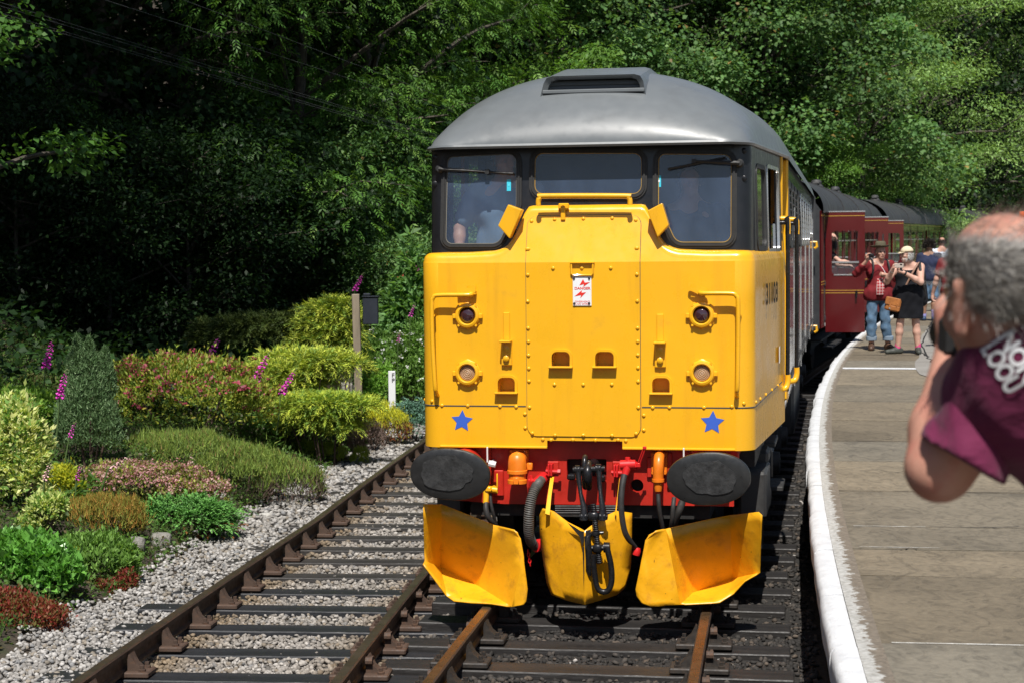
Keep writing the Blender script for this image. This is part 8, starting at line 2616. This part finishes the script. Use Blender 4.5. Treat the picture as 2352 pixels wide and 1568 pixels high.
# --- driver and second man in the cab
def crew(xl, yl, zl, label, shirt, skin, rz, arm):
    p = LM @ Vector((xl, yl, zl))
    t = empty('person', tuple(p), LRZ + rz, label, 'person', 'crew in the cab')
    J = std(head=(0, -.02, 1.08), neck=(0, 0, .95), neckb=(0, 0, .90), chest=(0, 0, .72), pelvis=(0, 0, .38), shL=(-.20, 0, .86), shR=(.20, 0, .86), elL=(-.33, -.02, .60), wrL=(-.33, -.10, .40), elR=(.28, -.02, .62), wrR=(.24, -.10, .42), hipL=(-.09, .05, .36), hipR=(.09, .05, .36), kneeL=(-.12, -.08, .20), kneeR=(.12, -.08, .20), ankleL=(-.12, .05, .02), ankleR=(.12, .05, .02))
    hp, hq, hR = head_prims(J['head'], (.1, -1, 0))
    grow_mesh('body', hp + [('cap', J['neckb'], vlerp(J['neckb'], J['head'], .6), .06, .056)] + torso(J, .16, .125, .03) + arms(J, .052) + legs(J) + hand(J['wrL'], (.2, -.2, -1), (1, 0, 0), .6) + hand(J['wrR'], (.0, -.2, -1), (-1, 0, 0), .6), .011, skin, t)
    grow_mesh('shirt', torso(J, .17, .14, .04, .13) + [p_ for q in 'LR' for p_ in [('cap', J['sh' + q], vlerp(J['sh' + q], J['el' + q], .7), .08, .076)]], .010, shirt, t, cuts=[((0, 0, .3), (0, 0, -1)), ((0, 0, .95), (0, 0, 1))], noise=.005, nscale=11, nseed=xl)
    grow_mesh('trousers', legs(J, .10, .08, .07) + [('cap', (-.07, 0, .38), (.07, 0, .38), .125, .125, .05)], .012, cloth('crew_trousers', (.02, .02, .03)), t, cuts=[((0, 0, .45), (0, 0, 1)), ((0, 0, .05), (0, 0, -1))])
    hair_tufts('hair', Vector(J['head']) + Vector((0, .0, .02)), (.1, -1, 0), (0, 0, 1), 900, (.08, .098, .093), lambda a, b, d: b < .45 and d > -.5, .03, .012, GREY if xl < 0 else [(.08, .06, .045)], t, 9, 'hair')
crew(-.64, .46, 2.00, 'crew member in a light blue shirt behind the left windscreen', cloth('light_blue_shirt', (.17, .24, .33), .08), SKIN, R(8), 0)
crew(.66, .85, 1.84, 'driver in dark clothes faintly seen behind the right windscreen', cloth('dark_shirt', (.035, .05, .10), .1), SKIN, 0, 0)
# ------------------------------------------------------------------ photographer at the right edge, close to the camera
fm = empty('person', (1.02, 2.85, PLAT_Z + .006), 0, 'balding grey haired photographer in a maroon t-shirt at the right edge, elbow raised', 'person')
FO = Vector(fm.location)
def A(px, py, Y): return tuple(at(px, py, Y) - FO)
hc = A(2300, 680, 2.80)
ff = Vector((-.34, .90, -.26)).normalized()
fu = Vector((-.05, -.02, 1))
hp, hq, hR = head_prims(hc, ff, fu, 1.06)
hp = [p for p in hp if not (p[0] == 'ell' and p[2][1] < .023 and p[2][2] > .03)]          # ears are shaped below
rr = ff.cross(fu).normalized(); uu = rr.cross(ff).normalized()
J = dict(neckb=A(2372, 830, 2.86), shL=A(2304, 905, 2.84), elL=A(2158, 1074, 2.90), wrL=A(2192, 812, 3.04), shR=A(2790, 905, 3.02), chest=A(2675, 1130, 2.96), pelvis=A(2760, 1800, 3.05), neck=A(2345, 790, 2.85))
J['elR'] = A(2760, 1150, 3.25); J['wrR'] = A(2300, 830, 3.20)
hl = hand(J['wrL'], (-.05, .25, 1), (.9, .5, .0), .7, 1.0, 1) + hand(J['wrR'], (-.6, .2, .6), (-.4, .9, 0), .7, 1.0, -1)
hx = []
for q in ('L', 'R'):
    sx = -1 if q == 'L' else 1
    h = vadd(J['pelvis'], (sx * .09, 0, -.05)); kx = (h[0], h[1] + .02, .48); ax_ = (h[0] + sx * .01, h[1] + .01, .09)
    hx += [('cap', h, kx, .085, .058), ('cap', kx, ax_, .058, .044)]
    J['hip' + q], J['knee' + q], J['ankle' + q] = h, kx, ax_
body = hp + [('cap', J['neckb'], vlerp(J['neck'], hc, .55), .068, .064, .05), ('cap', J['neck'], tuple(Vector(hc) - uu * .04 - ff * .02), .068, .07, .05)] + torso(J, .16, .12) + \
    [('cap', J['shL'], J['elL'], .060, .052), ('cap', J['elL'], vlerp(J['elL'], J['wrL'], .32), .050, .054), ('cap', vlerp(J['elL'], J['wrL'], .32), J['wrL'], .054, .034), ('cap', J['shR'], J['elR'], .062, .05), ('cap', J['elR'], J['wrR'], .052, .032)] + hx + hl
for e in (-1, 1):                                  # ears: rim, lobe and bowl
    c = Vector(hq(e * .079, -.010, -.014))
    out_ = rr * e
    for k in range(9):
        t0 = -1.9 + 4.3 * k / 9; t1 = -1.9 + 4.3 * (k + 1) / 9
        P_ = lambda t: tuple(c + out_ * (.012 + .004 * math.sin(t)) + (-ff) * (.019 * math.cos(t - 1.57) * 1.0 + .004) + uu * (.034 * math.sin(t - 1.57 + math.pi / 2) ) )
        body.append(('cap', P_(t0), P_(t1), .0065, .0065, .008))
    body.append(('ell', tuple(c + out_ * .006), (.010, .020, .030), hR, .010)); body.append(('ell', tuple(c + out_ * .008 - uu * .036 + ff * .004), (.008, .011, .012), hR, .010))
SKF = paint('skin_ruddy', (.50, .255, .185), .48, var=.12, vscale=11, c2=(.52, .17, .13), t=(.46, .85), bump=.15, bscale=120, spec=.35)
grow_mesh('body', body, .0065, SKF, fm, k=.028)
# grey hair: a close shell under loose strands; the crown is bald
hb = tuple(Vector(hc) + (-ff * .012 + uu * .035) * 1.06)
shell = [('ell', hb, (.0818, .1008, .0935), hR), ('ell', tuple(Vector(hc) - ff * .045 - uu * .035), (.066, .062, .065), hR, .03)]
grow_mesh('hair_base', shell, .005, paint('grey_hair_base', (.45, .43, .40), .7, var=.5, vscale=22, bump=.6, bscale=80), fm, cuts=[(tuple(Vector(hb) + uu * .046 + ff * .0), tuple(uu - ff * .35)), (tuple(Vector(hb) + ff * .040), tuple(ff)), (tuple(Vector(hb) - uu * .10 - ff * .02), tuple(-uu * 1 - ff * .25))])
HG = [(.58, .56, .53, 3), (.28, .265, .25, 1.8), (.72, .69, .63, 2), (.82, .80, .76, 1.2)]
hair_tufts('hair', hb, ff, uu, 11000, (.0805, .0995, .0925), lambda a, b, d: (d - .30 * b < .52) and (b < .50) and d > -.95 and not (d < -.45 and b > .05), .070, .0030, HG, fm, 31, 'hair', dirf=lambda f, u, r: -f * 1.15 - u * .25)
hair_tufts('crown_hair', hb, ff, uu, 420, (.079, .098, .0915), lambda a, b, d: d - .30 * b >= .50 and b < .7, .045, .0016, [(.35, .32, .28), (.2, .17, .14)], fm, 32, 'hair', dirf=lambda f, u, r: -f * .9 + r * .5)
# t-shirt and sleeve
def shirt_mat(name):
    m, nt, b, o = nodes_of(name)
    f = noise_node(nt, 7, 4)
    nt.links.new(ramp_node(nt, f, [(.3, (.108, .012, .043)), (.7, (.142, .017, .058))]), b.inputs["Base Color"])
    b.inputs["Roughness"].default_value = .8; b.inputs["Specular IOR Level"].default_value = .2
    b.inputs["Sheen Weight"].default_value = .1
    bump_node(nt, b, noise_node(nt, 9, 5, .55, dist=.8), .5, .03)
    return m
SHM = shirt_mat('maroon_tshirt')
ts = torso(J, .17, .14, .02, .13) + [('cap', J['shL'], vlerp(J['shL'], J['elL'], .2), .074, .074, .05), ('cap', J['shR'], vlerp(J['shR'], J['elR'], .5), .085, .085, .05), ('cap', A(2408, 830, 2.88), J['shL'], .078, .074, .05), ('cap', A(2362, 818, 2.755), A(2440, 850, 2.80), .076, .09, .04), ('cap', A(2385, 905, 2.82), A(2620, 930, 2.90), .105, .12, .06), ('cap', A(2420, 960, 2.84), A(2700, 1250, 2.92), .09, .15, .08), ('cap', A(2330, 868, 2.79), A(2420, 900, 2.80), .07, .09, .05)]
nk = Vector(J['neckb'])
grow_mesh('t_shirt', ts, .0075, SHM, fm, k=.04, cuts=[((0, 0, .84), (0, 0, -1))], noise=.0035, nscale=13, nseed=1.3)
se = A(2196, 1084, 2.84)
sd = Vector(se) - Vector(J['shL'])
hem = vlerp(J['shL'], se, .86)
grow_mesh('sleeve', [('cap', J['shL'], vlerp(J['shL'], se, .5), .072, .070), ('cap', vlerp(J['shL'], se, .5), vlerp(J['shL'], se, 1.1), .070, .080)], .0065, SHM, fm, k=.012, cuts=[(hem, tuple(sd.normalized()))], noise=.0045, nscale=17, nseed=.4)
grow_mesh('jeans', legs(J, .10, .08, .075) + [('cap', vadd(J['pelvis'], (-.07, 0, 0)), vadd(J['pelvis'], (.07, 0, 0)), .125, .125, .05)], .013, JEANS, fm, cuts=[((0, 0, J['pelvis'][2] + .08), (0, 0, 1)), ((0, 0, .07), (0, 0, -1))])
grow_mesh('shoe', shoe_prims(J['ankleL'], (-.4, 1, 0)), .010, BOOT, fm); grow_mesh('shoe', shoe_prims(J['ankleR'], (-.2, 1, 0)), .010, BOOT, fm)
# collar
# lettering on the back of the shirt: laid onto the cloth by casting along the view to the shirt's own surface
bpy.context.view_layer.update()
from mathutils.bvhtree import BVHTree
_ts = [o for o in fm.children if o.name.startswith('t_shirt')][0]
_bv = BVHTree.FromPolygons([v.co.copy() for v in _ts.data.vertices], [tuple(p.vertices) for p in _ts.data.polygons])
def lay(line, p0, p1, hgt, name):
    """write along the picture line p0 -> p1 on the shirt"""
    me = text_mesh(name, line, 1.0, MAT['sign_white'], align='LEFT', bold=.03, spacing=.95)
    co = [v.co.copy() for v in me.vertices]
    bm = bmesh.new(); bm.from_mesh(me); bmesh.ops.triangulate(bm, faces=bm.faces)
    bmesh.ops.subdivide_edges(bm, edges=[e for e in bm.edges if e.calc_length() > .12], cuts=2); bm.to_mesh(me); bm.free()
    x0 = min(v.co.x for v in me.vertices); x1 = max(v.co.x for v in me.vertices)
    d = Vector((p1[0] - p0[0], p1[1] - p0[1])); L = d.length; d.normalize(); n = Vector((d.y, -d.x))
    for v in me.vertices:
        s_ = (v.co.x - x0) / (x1 - x0) * L; h = v.co.y * hgt
        px, py = p0[0] + d.x * s_ + n.x * h, p0[1] + d.y * s_ + n.y * h
        dr_ = ray(px, py).normalized()
        hit = _bv.ray_cast(CAM_P - FO, dr_)
        if hit[0] is not None: v.co = hit[0] - dr_ * .003
        else: v.co = CAM_P - FO + dr_ * 2.86
    o = link(name, me, fm); return o
lay('LOOU', (2268, 792), (2330, 896), 60, 'shirt_lettering')
lay('NON', (2306, 768), (2368, 872), 60, 'shirt_lettering')
# camera held to the face, with strap
cc = Vector(A(2232, 770, 3.02))
mb = MB(); mb.box(cc, (.11, .07, .09), .02, rot=(0, 0, R(12))); mb.lathe([(.036, 0), (.038, .06), (.034, .11)], cc, (-.15, 1, 0), 18); mb.box(cc + Vector((.01, -.01, .06)), (.06, .06, .035), .012, rot=(0, 0, R(12)))
kam = mb.build('camera', MAT['rubber'], None)
kam.location = FO
tag(kam, 'black camera held to the face of the balding photographer', 'camera')
mb = MB(); mb.tube(spline([A(2212, 800, 2.98), A(2216, 840, 2.92), A(2232, 850, 2.82), A(2300, 800, 2.76), A(2352, 745, 2.78), A(2420, 800, 2.85), A(2440, 900, 3.1), A(2230, 790, 3.10)], 6), .011, 6)
mb.build('camera_strap', MAT['rubber'], kam)
# orange hi-vis cloth on a pole just inside the right edge
ob = at(2366, 505, 16.0)
fl = empty('orange_flag', (ob.x + .10, 16.0, PLAT_Z + .006), 0, 'bright orange cloth at the extreme right edge above the photographer', 'flag')
mb = MB(); mb.tube([(0, 0, 0), (0, 0, 2.3)], .014, 8); mb.build('pole', MAT['post_wood'], fl)
rows = [[(-.19 * k / 5 - .005, .02 * math.sin(k * 1.3 + j), ob.z - PLAT_Z + .07 - .17 * j / 4 * (1 + .2 * k / 5)) for k in range(6)] for j in range(5)]
mb = MB(); mb.grid(rows); o = mb.build('cloth', paint('hi_vis_orange', (.85, .13, .015), .7), fl, smooth=60); m = o.modifiers.new('thickness', 'SOLIDIFY'); m.thickness = .003
